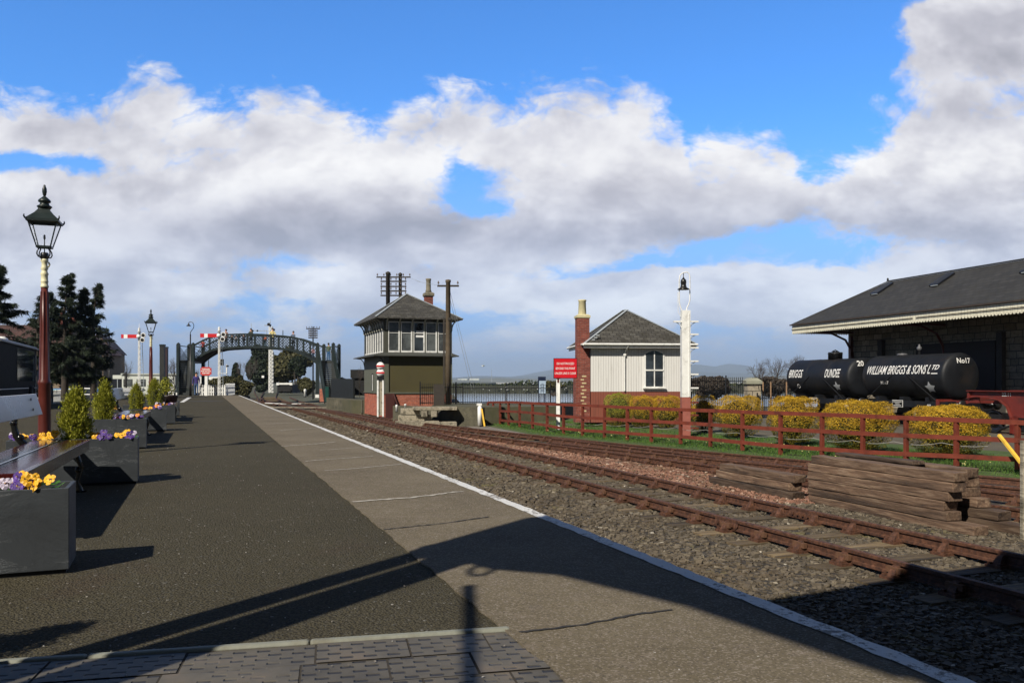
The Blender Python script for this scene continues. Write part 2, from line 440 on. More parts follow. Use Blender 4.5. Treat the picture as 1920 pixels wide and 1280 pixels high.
def stones(name, stops, speck=.02):
    m, n, b = mk(name); i = island(n)
    c = n.ramp(i, stops); p = world_pos(n)
    c = n.mix(n.smooth(n.noise(p, .7, 5, .6), .50, .64)*.45, c, (.085,.060,.034))
    c = n.mix(n.smooth(n.noise(p, 1.1, 5, .65, .5), .60, .70)*.55, c, (.12,.105,.030))
    c = n.mix(n.smooth(n.noise(p, .5, 6, .6, .8), .58, .70)*.6, c, (.030,.026,.022))
    n.put(b.inputs['Base Color'], c); P(b, Roughness=.9); bump(n, b, n.noise(p, 60, 4, .6), .5, .006)
    return m
M['asphalt'] = asphalt(); M['slab'] = slabmat(); M['line'] = whiteline(); M['ballast'] = ballast_ground()
M['stone_grey'] = stones('ballast_stone_grey', [(0, (.060,.047,.031)), (.45, (.100,.080,.055)), (.92, (.145,.118,.082)), (.99, (.19,.16,.115)), (1, (.45,.41,.34))])
M['stone_pink'] = stones('ballast_stone_pink', [(0, (.12,.056,.036)), (.45, (.23,.112,.072)), (.9, (.31,.17,.115)), (1, (.45,.35,.27))])
M['joint'] = surf('pale_joint_mortar', (.40,.37,.32), .3, 20, .9, .3, 60)
M['crack'] = surf('dark_crack', (.028,.025,.022), .3, 20, .9, 0)

def grassmat(name, c1, c2, c3):
    m, n, b = mk(name); p = world_pos(n); i = island(n)
    c = n.ramp(i, [(0, c1), (.5, c2), (1, c3)])
    n.put(b.inputs['Base Color'], c); P(b, Roughness=.7, Specular_IOR_Level=.25)
    return m
def leafmat(name, stops, trans=.25):
    m, n, b = mk(name); i = island(n)
    c = n.ramp(i, stops); n.put(b.inputs['Base Color'], c); P(b, Roughness=.6, Specular_IOR_Level=.25)
    tr = n.new('ShaderNodeBsdfTranslucent'); n.put(tr.inputs[0], c)
    mx = n.new('ShaderNodeMixShader'); mx.inputs[0].default_value = trans
    out = [q for q in n.t.nodes if q.type == 'OUTPUT_MATERIAL'][0]
    n.t.links.new(b.outputs[0], mx.inputs[1]); n.t.links.new(tr.outputs[0], mx.inputs[2]); n.t.links.new(mx.outputs[0], out.inputs[0])
    return m
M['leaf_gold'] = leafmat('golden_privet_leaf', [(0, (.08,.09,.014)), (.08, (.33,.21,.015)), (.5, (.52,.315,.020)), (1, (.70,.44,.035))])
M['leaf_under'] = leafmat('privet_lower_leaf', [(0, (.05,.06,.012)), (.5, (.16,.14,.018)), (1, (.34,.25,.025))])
M['leaf_goldgreen'] = leafmat('golden_conifer_leaf', [(0, (.13,.15,.014)), (.5, (.30,.31,.030)), (1, (.46,.44,.06))])
M['leaf_dark'] = leafmat('dark_conifer_needle', [(0, (.009,.015,.010)), (.6, (.024,.036,.021)), (1, (.045,.062,.032))], .1)
M['leaf_mid'] = leafmat('evergreen_leaf', [(0, (.014,.022,.009)), (.6, (.034,.046,.014)), (1, (.07,.078,.024))], .15)
M['leaf_olive'] = leafmat('olive_bush_leaf', [(0, (.035,.036,.014)), (.6, (.075,.073,.028)), (1, (.13,.12,.055))], .2)
M['leaf_twig'] = leafmat('brown_twig_mass', [(0, (.035,.026,.020)), (.6, (.07,.055,.042)), (1, (.12,.10,.08))], .1)
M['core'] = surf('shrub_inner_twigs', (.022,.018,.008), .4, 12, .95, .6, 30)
M['grass'] = grassmat('grass_blades', (.035,.075,.012), (.06,.14,.020), (.12,.20,.035))
M['turf'] = surf('turf_ground', (.05,.085,.016), .35, 3, .95, .6, 30, dirt=(.10,.075,.045), dirt_amt=.7)
M['dirt'] = surf('dirt_ground', (.095,.080,.058), .3, 2.5, .95, .5, 30, dirt=(.06,.065,.03), dirt_amt=.5)
M['land'] = surf('rough_ground', (.06,.062,.035), .4, .5, .95, .5, 8, dirt=(.09,.075,.05), dirt_amt=.6)
M['path'] = surf('grey_path', (.17,.15,.13), .2, 3, .95, .4, 30)

def brick(name, c1, c2, mortar, bw=.225, bh=.075, rot=False):
    m, n, b = mk(name); t = n.new('ShaderNodeTexCoord'); 
    g = n.new('ShaderNodeNewGeometry'); sp = n.new('ShaderNodeSeparateXYZ'); n.t.links.new(t.outputs['Object'], sp.inputs[0])
    sn = n.new('ShaderNodeSeparateXYZ'); 
    x, y, z = (E(n, sp.outputs[i]) for i in range(3))
    vt = n.new('ShaderNodeVectorTransform', vector_type='NORMAL', convert_from='WORLD', convert_to='OBJECT')
    n.t.links.new(g.outputs['True Normal'], vt.inputs[0]); n.t.links.new(vt.outputs[0], sn.inputs[0])
    side = n.m('GREATER_THAN', n.m('ABSOLUTE', E(n, sn.outputs[0])), .5)
    h = x*(1-side)+y*side
    tex = n.new('ShaderNodeTexBrick'); n.put(tex.inputs['Vector'], n.xyz(h, z, 0))
    tex.inputs['Color1'].default_value = (*c1, 1); tex.inputs['Color2'].default_value = (*c2, 1); tex.inputs['Mortar'].default_value = (*mortar, 1)
    tex.inputs['Scale'].default_value = 1; tex.inputs['Brick Width'].default_value = bw; tex.inputs['Row Height'].default_value = bh
    tex.inputs['Mortar Size'].default_value = .006; tex.inputs['Bias'].default_value = 0
    p = world_pos(n); a = n.noise(p, 5, 6, .65)
    c = n.mix(n.smooth(a, .45, .7)*.5, E(n, tex.outputs[0]), sc(c1, .5))
    n.put(b.inputs['Base Color'], c); P(b, Roughness=.85)
    bump(n, b, (1-E(n, tex.outputs[1]))*.6+n.noise(p, 60, 4, .6)*.4, .6, .01)
    return m
M['brick'] = brick('red_brick', lin(150,70,48), lin(190,104,76), (.32,.25,.20))
M['brick_dark'] = brick('chimney_brick', lin(112,46,36), lin(142,70,54), (.20,.15,.125))
def stone_wall():
    m, n, b = mk('rubble_stone_wall'); t = n.new('ShaderNodeTexCoord'); sp = n.new('ShaderNodeSeparateXYZ'); n.t.links.new(t.outputs['Object'], sp.inputs[0])
    x, y, z = (E(n, sp.outputs[i]) for i in range(3))
    tex = n.new('ShaderNodeTexBrick'); p = world_pos(n)
    wob = n.noise(p, 1.3, 3, .5)
    n.put(tex.inputs['Vector'], n.xyz(x+y+wob*.25, z+wob*.12, 0)); tex.offset_frequency = 2; tex.squash = .7; tex.squash_frequency = 3
    for k, v_ in (('Color1', (.19,.16,.115,1)), ('Color2', (.36,.31,.23,1)), ('Mortar', (.035,.03,.025,1))): tex.inputs[k].default_value = v_
    tex.inputs['Scale'].default_value = 1; tex.inputs['Brick Width'].default_value = .62; tex.inputs['Row Height'].default_value = .3; tex.inputs['Mortar Size'].default_value = .016
    a = n.noise(p, 7, 6, .65)
    n.put(b.inputs['Base Color'], n.mix(n.smooth(a, .4, .7)*.5, E(n, tex.outputs[0]), (.07,.062,.05))); P(b, Roughness=.9)
    bump(n, b, (1-E(n, tex.outputs[1]))*1.2+a*.6, .8, .03)
    return m
M['rubble'] = stone_wall()
def slate_roof(name, c1, c2, moss, row=.2, wd=.3):
    """slates laid by the roof's own slope: rows follow height"""
    m, n, b = mk(name); t = n.new('ShaderNodeTexCoord'); sp = n.new('ShaderNodeSeparateXYZ'); n.t.links.new(t.outputs['Object'], sp.inputs[0])
    x, y, z = (E(n, sp.outputs[i]) for i in range(3))
    g = n.new('ShaderNodeNewGeometry'); sn = n.new('ShaderNodeSeparateXYZ')
    vt = n.new('ShaderNodeVectorTransform', vector_type='NORMAL', convert_from='WORLD', convert_to='OBJECT')
    n.t.links.new(g.outputs['True Normal'], vt.inputs[0]); n.t.links.new(vt.outputs[0], sn.inputs[0])
    side = n.m('GREATER_THAN', n.m('ABSOLUTE', E(n, sn.outputs[0])), n.m('ABSOLUTE', E(n, sn.outputs[1])))
    h = x*(1-side)+y*side
    tex = n.new('ShaderNodeTexBrick'); n.put(tex.inputs['Vector'], n.xyz(h, z*1.9, 0))
    tex.inputs['Color1'].default_value = (*c1, 1); tex.inputs['Color2'].default_value = (*c2, 1); tex.inputs['Mortar'].default_value = (*sc(c1, .35), 1)
    tex.inputs['Scale'].default_value = 1; tex.inputs['Brick Width'].default_value = wd; tex.inputs['Row Height'].default_value = row; tex.inputs['Mortar Size'].default_value = .012
    p = world_pos(n); a = n.noise(p, 2.5, 7, .68)
    c = n.mix(n.smooth(a, .48, .66)*.7, E(n, tex.outputs[0]), moss)
    n.put(b.inputs['Base Color'], c); P(b, Roughness=.75)
    bump(n, b, (1-E(n, tex.outputs[1]))*1.0+n.noise(p, 25, 4, .6)*.4, .7, .02)
    return m
M['slate'] = slate_roof('slate_roof', (.042,.039,.034), (.092,.087,.075), (.026,.023,.015))
M['slate_dark'] = slate_roof('dark_slate_roof', (.024,.0235,.023), (.040,.039,.037), (.030,.028,.024), .28, .4)
M['tile_red'] = slate_roof('brown_tile_roof', (.06,.028,.022), (.10,.045,.035), (.05,.035,.025), .3, .3)
def boards(name, col, period, depth=.7, dirt=(.25,.22,.17)):
    """vertical tongue-and-groove boarding"""
    m, n, b = mk(name); t = n.new('ShaderNodeTexCoord'); sp = n.new('ShaderNodeSeparateXYZ'); n.t.links.new(t.outputs['Object'], sp.inputs[0])
    x, y, z = (E(n, sp.outputs[i]) for i in range(3))
    f = n.m('FRACT', (x+y)*(1/period)); gr = n.smooth(n.m('ABSOLUTE', f-.5), .40, .49)
    p = world_pos(n); a = n.noise(p, 3, 6, .65)
    streak = n.noise(n.xyz((x+y)*9, 0.0, z*.7), 1.0, 5, .6)
    c = n.mix(n.smooth(streak, .52, .72)*.35, col, dirt)
    c = n.mix(gr*.5, c, sc(col, .4))
    n.put(b.inputs['Base Color'], c); P(b, Roughness=.55)
    bump(n, b, (1-gr)+a*.2, depth, .012)
    return m
M['board_white'] = boards('white_boarding', (.71,.70,.67), .115)
M['board_red'] = boards('red_brown_boarding', lin(134,76,60), .115, .7, lin(90,50,42))
M['olive'] = surf('olive_render', lin(76,70,40), .10, 1.2, .8, .2, 30, dirt=lin(66,60,38), dirt_amt=.4)
M['greygreen'] = surf('grey_green_boards', lin(92,94,80), .12, 3, .6, .15, 40)
M['valance'] = boards('cream_valance', lin(222,217,194), .16, .5, lin(110,84,56))
def window_glass(name, tint=(.02,.025,.03), rough=.06):
    m, n, b = mk(name); p = world_pos(n)
    n.put(b.inputs['Base Color'], n.mix(n.smooth(n.noise(p, 1.1, 4, .6), .4, .65), tint, sc(tint, 2.5)))
    P(b, Roughness=rough, Specular_IOR_Level=.9); bump(n, b, n.noise(p, 2.5, 2, .5), .05, .02)
    return m
M['pane'] = window_glass('window_pane')
M['pane_grey'] = window_glass('window_pane_blind', (.050,.055,.054), .25)
M['render_wall'] = surf('brown_harling', lin(128,112,92), .12, 3, .95, .4, 60)
M['pale_wall'] = surf('pale_building', lin(196,200,192), .05, 1, .7, 0)
# ================================================================== GROUND, PLATFORM
A = R(20.4); TX, TY = -math.sin(A), math.cos(A); NX, NY = math.cos(A), math.sin(A)
def tf(s, o, z=0.0):
    """platform frame: s metres along the edge, o metres to the track side of the edge"""
    return (2.5+s*TX+o*NX, s*TY+o*NY, z)
EX = lambda Y: 2.5-.372*Y        # platform edge
IX = lambda Y: 1.2-.372*Y        # inner edge of the concrete strip
RZ = -.90                        # top of rail
BZ = -1.105                      # ballast level
YEND = 59.5
# land sheet with the harbour cut out (outline runs round the basin)
g = MB(); LZ = -1.12
g.slab([(-6000,-60), (60,-60), (60,60), (-4,78), (-22,86), (-22,300), (-30,1500), (-120,6000), (-6000,6000)], LZ-4, LZ)
tag(g.build('ground', M['land']), kind='structure')
g = MB(); g.slab([(60,-60), (900,-60), (900,100), (60,60)], LZ-4, LZ); tag(g.build('yard_ground', M['land']), kind='structure')
# platform body
g = MB(); yb = -9
outl = [(EX(yb)-.06, yb), (EX(YEND)-.06, YEND), (-29.5, YEND), (-24.2, 50.6), (-20.1, 35.2), (-17.6, 26), (-13, 10), (-8, yb)]
g.slab(outl, -1.3, 0)
tag(g.build('platform', M['asphalt']), kind='structure')
g = MB(); g.slab([(-20.1,35.2), (-24.2,50.6), (-29.5,YEND), (-29.8,YEND), (-24.5,50.6), (-20.4,35.2), (-18,26), (-13.4,10), (-13,10), (-17.6,26)], -.3, .06)
tag(g.build('platform_back_kerb', M['concrete']), kind='structure')
# concrete strip + edge: overhangs the wall a little
def strip(name, o0, o1, z, m, y0, y1, zb=None, n=60, jit=0.0, seed=1):
    rr = random.Random(seed); L = []; Rr = []
    for i in range(n+1):
        t = (i/n)**1.8; Y = y0+(y1-y0)*t
        j0 = rr.uniform(-jit, jit); j1 = rr.uniform(-jit, jit)
        L.append((2.5-.372*Y+o0+j0, Y)); Rr.append((2.5-.372*Y+o1+j1, Y))
    q = MB()
    if zb is None:
        vs = []; fs = []
        for (a, b) in zip(L, Rr): vs += [(a[0], a[1], z), (b[0], b[1], z)]
        for i in range(n): fs.append((2*i, 2*i+1, 2*i+3, 2*i+2))
        q.add(vs, fs)
    else: q.slab(list(reversed(L))+Rr if False else Rr+list(reversed(L)), zb, z)
    return tag(q.build(name, m), kind='structure')
strip('platform_edge_paving', -1.3, .03, .009, M['slab'], yb, YEND, zb=-.14, n=520, jit=.009, seed=9)
strip('edge_line', -.066, .033, .013, M['line'], yb, YEND, n=700, jit=.009, seed=4)
q = MB(); q.add([(EX(YEND)-.06,YEND,0),(EX(YEND)-8.2,YEND,0),(EX(YEND)-15,80,-.40),(EX(YEND)-5.7,80,-.40),(EX(YEND)-.06,YEND,-1.3),(EX(YEND)-8.2,YEND,-1.3),(EX(YEND)-15,80,-1.3),(EX(YEND)-5.7,80,-1.3)],[(0,3,2,1),(4,5,6,7),(0,4,7,3),(1,2,6,5),(0,1,5,4),(3,7,6,2)])
tag(q.build('platform_ramp', M['asphalt']), kind='structure')
# joints across the strip (measured, each a thin irregular line)
def ribbon(a, b, wd, m, z=.0135, seed=0, n=26, name='paving_joint'):
    rr = random.Random(seed); a = Vector((*a[:2], 0)); b = Vector((*b[:2], 0)); d = (b-a); nn = Vector((-d.y, d.x, 0)).normalized()
    vs = []; fs = []; ph = rr.uniform(0, 9)
    for i in range(n+1):
        t = i/n; c = a+d*t+nn*(rr.uniform(-.4, .4)*wd+math.sin(t*7+ph)*wd*.8)
        w2 = wd*rr.uniform(.25, .75); vs += [(c+nn*w2)[:2]+(z,), (c-nn*w2)[:2]+(z,)]
    for i in range(n): fs.append((2*i, 2*i+1, 2*i+3, 2*i+2))
    q = MB(); q.add(vs, fs); return tag(q.build(name, m), kind='structure')
JT = [((665,944),(872,924),1,.022),((721,996),(919,972),0,.014),((975,1191),(1262,1148),0,.012),((610,884),(755,872),1,.013),((556,859),(660,852),0,.012),((572,866),(700,856),1,.014),
      ((530,838),(632,829.5),1,.02),((600,845),(676,840),1,.012),((500,811),(607,803.5),0,.02),((497,795.5),(566,792.4),1,.02),((523,808),(592,802.5),1,.016),((486,788),(560,793),0,.012),
      ((459,772),(510,769.5),1,.02),((441,757),(482,756.5),0,.03),((425,747),(455,746.5),0,.04)]
for i, (a, b, pale, wd) in enumerate(JT):
    ribbon(gp(*a), gp(*b), wd*(1.9 if pale else 1.2), M['joint'] if pale else M['crack'], seed=i)
# painted line on the asphalt, tar patch, crack
q = MB(); a = gp(337,754); b = gp(352,744.8)
q.add([(a[0],a[1],.005),(a[0]+.2,a[1],.005),(b[0]+.25,b[1],.005),(b[0],b[1],.005)], [(0,1,2,3)]); tag(q.build('painted_line', M['line']), kind='structure')
q = MB(); c = gp(385,752); q.add([(c[0]+math.cos(t*.7)*.9, c[1]+math.sin(t*.7)*1.0, .005) for t in range(9)], [tuple(range(9))]); tag(q.build('tar_patch', M['crack']), kind='structure')
# kerb across the platform near the camera, iron grey chequered pavers beyond it (towards us)
KA = Vector(gp(-300,1262)); KB = Vector(gp(955,1179.5)); kd = (KB-KA).normalized(); kn = Vector((-kd.y, kd.x, 0))
kerbm = surf('pale_edging_kerb', (.22,.225,.185), .12, 8, .7, .3, 40, dirt=(.14,.12,.08), dirt_amt=.6)
q = MB()
for i in range(3):
    L = (KB-KA).length/3; p0 = KA+kd*(L*i+.0015); p1 = KA+kd*(L*(i+1)-.0015)
    q.bar(p0-kn*.008+Vector((0,0,-.006)), p1-kn*.008+Vector((0,0,-.006)), .040, .04)
tag(q.build('edging_kerb', kerbm, bevel=.01), kind='structure')
def paver_mat():
    m, n, b = mk('blue_grey_paver'); p = coords(n); isl = island(n)
    sp = n.new('ShaderNodeSeparateXYZ'); n.put(sp.inputs[0], p); x, y = E(n, sp.outputs[0]), E(n, sp.outputs[1])
    row = n.m('FLOOR', y*(1/.048)); xs = x*(1/.085)+row*.5
    fx = n.m('ABSOLUTE', n.m('FRACT', xs)-.5); fy = n.m('ABSOLUTE', n.m('FRACT', y*(1/.048))-.5)
    slot = n.smooth(fx, .30, .22)*n.smooth(fy, .26, .12)
    worn = n.smooth(n.noise(world_pos(n), 2.3, 3, .5)+isl*.25, .84, .70)
    slot = slot*worn
    a = n.noise(p, 5, 6, .6); base = n.ramp(a+isl*.2-.1, [(.3, (.066,.058,.044)), (.6, (.104,.091,.068)), (.8, (.145,.113,.080))])
    c = n.mix(slot*.85, base, (.022,.018,.015)); n.put(b.inputs['Base Color'], c); P(b, Roughness=.62)
    bump(n, b, (1-slot)+a*.25, .9, .02); return m
PM = paver_mat(); q = MB(); rr = random.Random(5)
ang = math.atan2(kd.y, kd.x)
L0 = (KB-KA).length
for r_ in range(7):
    x0 = -.2+rr.uniform(-.3, .1)
    while x0 < L0+1.2:
        wd = rr.choice((.30,.34,.46)); y1 = -.036-r_*.225; y0 = y1-.218
        lim = lambda yy_: L0+.02+(-yy_-.03)*.52      # pavers run up to the slanting strip edge
        if x0 < lim(y1)-.05:
            a0, a1 = x0+.004, min(x0+wd-.004, lim(y1)); b1 = min(x0+wd-.004, lim(y0))
            zt = .004+rr.uniform(-.002,.003)
            q.add([(a0,y0,zt),(b1,y0,zt),(a1,y1,zt),(a0,y1,zt)], [(0,1,2,3)])
        x0 += wd
tag(q.build('chequered_paving', PM, loc=(KA.x, KA.y, 0), rz=ang), kind='structure')
q = MB(); q.add([(-.6,-1.9,.0015),(L0+1.0,-1.9,.0015),(L0+.01,-.03,.0015),(-.6,-.03,.0015)], [(0,1,2,3)])
tag(q.build('paving_bed', surf('paving_grit', (.035,.028,.02), .4, 20, .95, .5, 60), loc=(KA.x, KA.y, 0), rz=ang), kind='structure')

# ---- ballast bed, grass verge, path behind the fence
q = MB(); q.slab([(EX(-9), -9), (30,-9), (30,8), (14,14.2), (10.6,16.6), (7.1,23.2), (4.3,28), (1.6,32.4), (-1.5,38), (-4,46), (-12,62), (-35,110), (-80,240), (-92,245), (-50,110), (EX(60),60)], -1.4, BZ)
tag(q.build('ballast_bed', M['ballast']), kind='structure')
# fence line in plan
FPOST = [(914.7,752.4,790,42.5),(924.7,752,792,41.0),(937.7,751.8,794,39.4),(953.7,751.6,796,37.8),(974.3,752.2,797.5,36.2),(998.6,753.4,800,34.5),(1026,754.8,805,32.9),(1057,756,812,31.9),(1092.6,757.2,816,30.9),
         (1133.8,759,818,29.7),(1176.6,761,821.5,28.5),(1221.8,762.6,825,27.4),(1276.8,764.8,828,26.3),(1332.9,766.6,833.7,25.3),(1393,768.9,840.4,24.1),(1464.8,771,848.4,23.0),(1542.8,773.5,854,21.9),(1619.5,776,860,20.9),(1701,779.5,864,20.0),(1795.5,783,868,19.1),(1911,787.5,874,18.1),(2040,792,880,17.2),(2200,797,889,16.3),(2390,803,898,15.5)]
FP = [(gx(p[0],p[3]), p[3], gz(p[2],p[3]), gz(p[1],p[3])) for p in FPOST]
# grass strip following the fence
def band(name, pts, o0, o1, z0, z1, m):
    vs = []; fs = []
    for i, p in enumerate(pts):
        a = Vector(pts[max(i-1,0)][:2]); b = Vector(pts[min(i+1,len(pts)-1)][:2]); d = (b-a).normalized(); nn = Vector((-d.y, d.x))
        if nn.y < 0: nn = -nn
        c = Vector(p[:2]); e0 = c+nn*o0; e1 = c+nn*o1
        vs += [(e0.x,e0.y,z0), (e1.x,e1.y,z1)]
    for i in range(len(pts)-1): fs.append((2*i,2*i+2,2*i+3,2*i+1))
    q = MB(); q.add(vs, fs); return tag(q.build(name, m), kind='structure')
band('grass_verge', FP, -.75, 4.6, -1.07, -.90, M['turf'])
band('cess_path', FP, -1.7, -.70, -1.098, -1.075, M['path'])
q = MB(); q.slab([(4.5,33), (9,26.5), (13,21), (19,15), (60,15), (60,60), (-3,60), (-1,44), (2,38)], -1.115, -.945)
tag(q.build('yard_path', M['dirt']), kind='structure')

# ---- ballast stones (one object of loose stones for each colour)
def stone_field(name, m, N, sample, smin, smax, seed, zb=BZ):
    rs = np.random.RandomState(seed); P0 = sample(N, rs); N = len(P0)
    base = np.array([(x,y,z) for x in (-1,1) for y in (-1,1) for z in (-1,1)], float)
    quads = np.array([(0,1,3,2),(4,6,7,5),(0,4,5,1),(2,3,7,6),(0,2,6,4),(1,5,7,3)])
    jit = 1+rs.uniform(-.38,.38,(N,8,3)); s_ = rs.uniform(smin,smax,(N,1,1))*P0[:,3][:,None,None]
    asp = rs.uniform(.55,1.25,(N,1,3)); asp[:,0,2] *= .55; V = base[None]*jit*asp*s_*.55
    a = rs.uniform(0,6.283,N); bb = rs.uniform(-.45,.45,N)
    ca, sa, cb, sb = np.cos(a), np.sin(a), np.cos(bb), np.sin(bb)
    X = V[...,0]*cb[:,None]+V[...,2]*sb[:,None]; Z = -V[...,0]*sb[:,None]+V[...,2]*cb[:,None]; Y = V[...,1]
    V = np.stack([X*ca[:,None]-Y*sa[:,None], X*sa[:,None]+Y*ca[:,None], Z], -1)
    V += P0[:,None,:3]; 
    F = quads[None]+8*np.arange(N)[:,None,None]
    return tag(np_mesh(name, V.reshape(-1,3), F.reshape(-1,4), m), kind='stuff')
railX = lambda Y: 7.5-.388*Y
dm0 = (-.388/math.hypot(.388,1), 1/math.hypot(.388,1))
def samp_grey(N, rs):
    Y = 5.6+ (rs.uniform(0,1,N)**1.9)*34; w_ = rs.uniform(0,1,N)
    xl = EX(Y)+.05; xr = 11.3-.388*Y+np.maximum(0,(18-Y))*.10
    X = xl+(xr-xl)*w_
    z = BZ+rs.uniform(-.010,.010,N); k = 1+np.clip((Y-9)/22,0,1)*1.1
    pink = (X > 9.6-.388*Y) & (Y > 14.5)
    keep = ~(pink & (rs.uniform(0,1,N) < .85))
    ca_ = X*dm0[0]+Y*dm0[1]; ph_ = ((ca_-4.5+.15) % .74); tr_ = X-(railX(Y)+.76)
    on = (ph_ < .27) & (np.abs(tr_) < 1.38); keep &= ~(on & (rs.uniform(0,1,N) < np.where(Y < 12.5, .93, np.where(Y < 17,.55,.15))))
    return np.stack([X,Y,z,k],1)[keep]
def samp_pink(N, rs):
    Y = 14.2+(rs.uniform(0,1,N)**1.4)*20; xl = 9.45-.388*Y; xr = np.interp(Y, [12.5,17.85,23.9,33.1],[7.57,5.07,1.85,-2.99])+.1
    X = xl+(np.maximum(xr,xl+.1)-xl)*rs.uniform(0,1,N)
    return np.stack([X,Y,BZ+rs.uniform(-.01,.03,N),1+np.clip((Y-12)/20,0,1)*.8],1)
stone_field('ballast_stones', M['stone_grey'], 100000, samp_grey, .020, .052, 3)
stone_field('pink_ballast_stones', M['stone_pink'], 13000, samp_pink, .024, .052, 5)
def samp_far(N, rs):
    Y = 36+rs.uniform(0,1,N)*26; X = (EX(Y)+.1)+(rs.uniform(0,1,N))*(11.3-2.5-.016*Y)
    return np.stack([X,Y,BZ+rs.uniform(-.01,.02,N),2.0+0*Y],1)
stone_field('distant_ballast_stones', M['stone_grey'], 9000, samp_far, .03, .06, 8)
# loose grit and litter on the platform
def samp_grit(N, rs):
    Y = 2.4+(rs.uniform(0,1,N)**1.6)*12; xl = -.55*Y-1; X = xl+(EX(Y)-.15-xl)*rs.uniform(0,1,N)
    return np.stack([X,Y,.008+0*Y,1+0*Y],1)
stone_field('platform_grit', stones('pale_grit', [(0,(.10,.09,.08)),(.6,(.22,.2,.18)),(1,(.5,.48,.44))]), 500, samp_grit, .003, .007, 12)

# ================================================================== RAILWAY TRACKS
def offset_poly(pts, o):
    out = []
    for i, p in enumerate(pts):
        a = Vector(pts[max(i-1,0)][:2]); b = Vector(pts[min(i+1,len(pts)-1)][:2]); d = (b-a).normalized(); nn = Vector((d.y,-d.x))
        q_ = Vector(p[:2])+nn*o; out.append((q_.x,q_.y))
    return out
HEADP = [(-.035,0),(-.030,.006),(.030,.006),(.035,0),(.034,-.032),(.012,-.046),(.011,-.108),(.032,-.118),(.034,-.145),(-.034,-.145),(-.032,-.118),(-.011,-.108),(-.012,-.046),(-.034,-.032)]
def rail(name, pts, parent, ztop=RZ, taper=True):
    vs = []; fs = []; n = len(HEADP); N = len(pts)
    for i, p in enumerate(pts):
        a = Vector(pts[max(i-1,0)][:2]); b = Vector(pts[min(i+1,N-1)][:2]); d = (b-a).normalized(); nn = Vector((d.y,-d.x))
        for (o, z) in HEADP:
            vs.append((p[0]+nn.x*o, p[1]+nn.y*o, ztop-.006+z))
    for i in range(N-1):
        for k in range(n): fs.append((i*n+k, (i+1)*n+k, (i+1)*n+(k+1)%n, i*n+(k+1)%n))
    fs.append(tuple(range(n))); fs.append(tuple((N-1)*n+k for k in range(n-1,-1,-1)))
    q = MB(); q.add(vs, fs); return q.build(name, M['rail'], parent)
def resample(pts, step):
    out = [Vector(pts[0][:2])]
    for a, b in zip(pts[:-1], pts[1:]):
        a = Vector(a[:2]); b = Vector(b[:2]); L = (b-a).length; k = max(1, int(L/step))
        for i in range(1, k+1): out.append(a+(b-a)*i/k)
    return [(p.x,p.y) for p in out]
def smooth_poly(pts, it=2):
    pts = [Vector(p[:2]) for p in pts]
    for _ in range(it):
        o = [pts[0]]
        for a, b in zip(pts[:-1], pts[1:]): o += [a*.75+b*.25, a*.25+b*.75]
        o.append(pts[-1]); pts = o
    return [(p.x,p.y) for p in pts]
# chair (cast iron, oriented: x across the rail) with its wooden key
def chair_mesh():
    q = MB(); zt = RZ-.151
    q.box((0,0,zt-.014), (.36,.20,.034)); q.box((0,0,zt+.004), (.22,.13,.03))
    for s_ in (-1,1):
        q.add([(s_*.036,-.055,zt),(s_*.036,.055,zt),(s_*.036,.045,zt+.112),(s_*.036,-.045,zt+.112),(s_*.135,-.05,zt),(s_*.135,.05,zt),(s_*.062,.035,zt+.105),(s_*.062,-.035,zt+.105)],
              [(0,1,2,3),(4,7,6,5),(0,4,5,1),(2,6,7,3),(1,5,6,2),(0,3,7,4)])
        for t in (-1,1): q.box((s_*.145, t*.065, zt+.012), (.035,.035,.03))
    q.mat(M['rail']); nf = len(q.f); q.box((.062,.0,zt+.062), (.05,.20,.062))
    me = bpy.data.meshes.new('chair'); me.from_pydata(q.v, [], q.f); me.materials.append(M['rail']); me.materials.append(M['keywood'])
    for i in range(nf, len(q.f)): me.polygons[i].material_index = 1
    me.update(); return me
M['keywood'] = surf('wooden_key', lin(96,66,46), .3, 30, .85, .3, 60)
CH = chair_mesh()
def key_mesh():
    q = MB(); q.box((.052,0,RZ-.085), (.034,.17,.06)); me = bpy.data.meshes.new('wooden_key'); me.from_pydata(q.v,[],q.f); me.materials.append(M['sleeper']); me.update(); return me
KEY = key_mesh()
rsl = random.Random(11)
def sleeper(c, d, length, parent, rails, name='sleeper', chairs=True):
    """c centre, d unit direction ALONG the track; rails = signed offsets of chairs"""
    ang_ = math.atan2(d[1], d[0])
    q = MB(); q.box((0,0,0), (length-.05+rsl.uniform(-.05,.05), .26, .13))
    o = q.build(name, None, parent); o.data.materials.append(M['sleeper'])
    # object x across, so grain runs along: rotate mesh coordinates
    o.location = (c[0], c[1], RZ-.182-.065+.004+rsl.uniform(-.006,.004)); o.rotation_euler = (0,0,ang_-R(90)+rsl.uniform(-.01,.01))
    if chairs:
        for k, off in enumerate(rails):
            ch = link(bpy.data.objects.new('chair', CH), o); ch.location = (off,0,-o.location.z); ch.rotation_euler = (0,0,0 if off > 0 else math.pi)
            ky = None
    return o
# sleeper grain: the wood texture stretches along Y; sleepers are long in X, so give them their own material
def sleeper_mat():
    m = M['sleeper'].copy(); m.name = 'sleeper_wood_across'
    for n_ in m.node_tree.nodes:
        if n_.type == 'MAPPING': n_.inputs['Scale'].default_value = (1.1, 14, 14)
        if n_.type == 'HUE_SAT': n_.inputs['Saturation'].default_value = 1.0
    return m
M['sleeper'] = sleeper_mat()
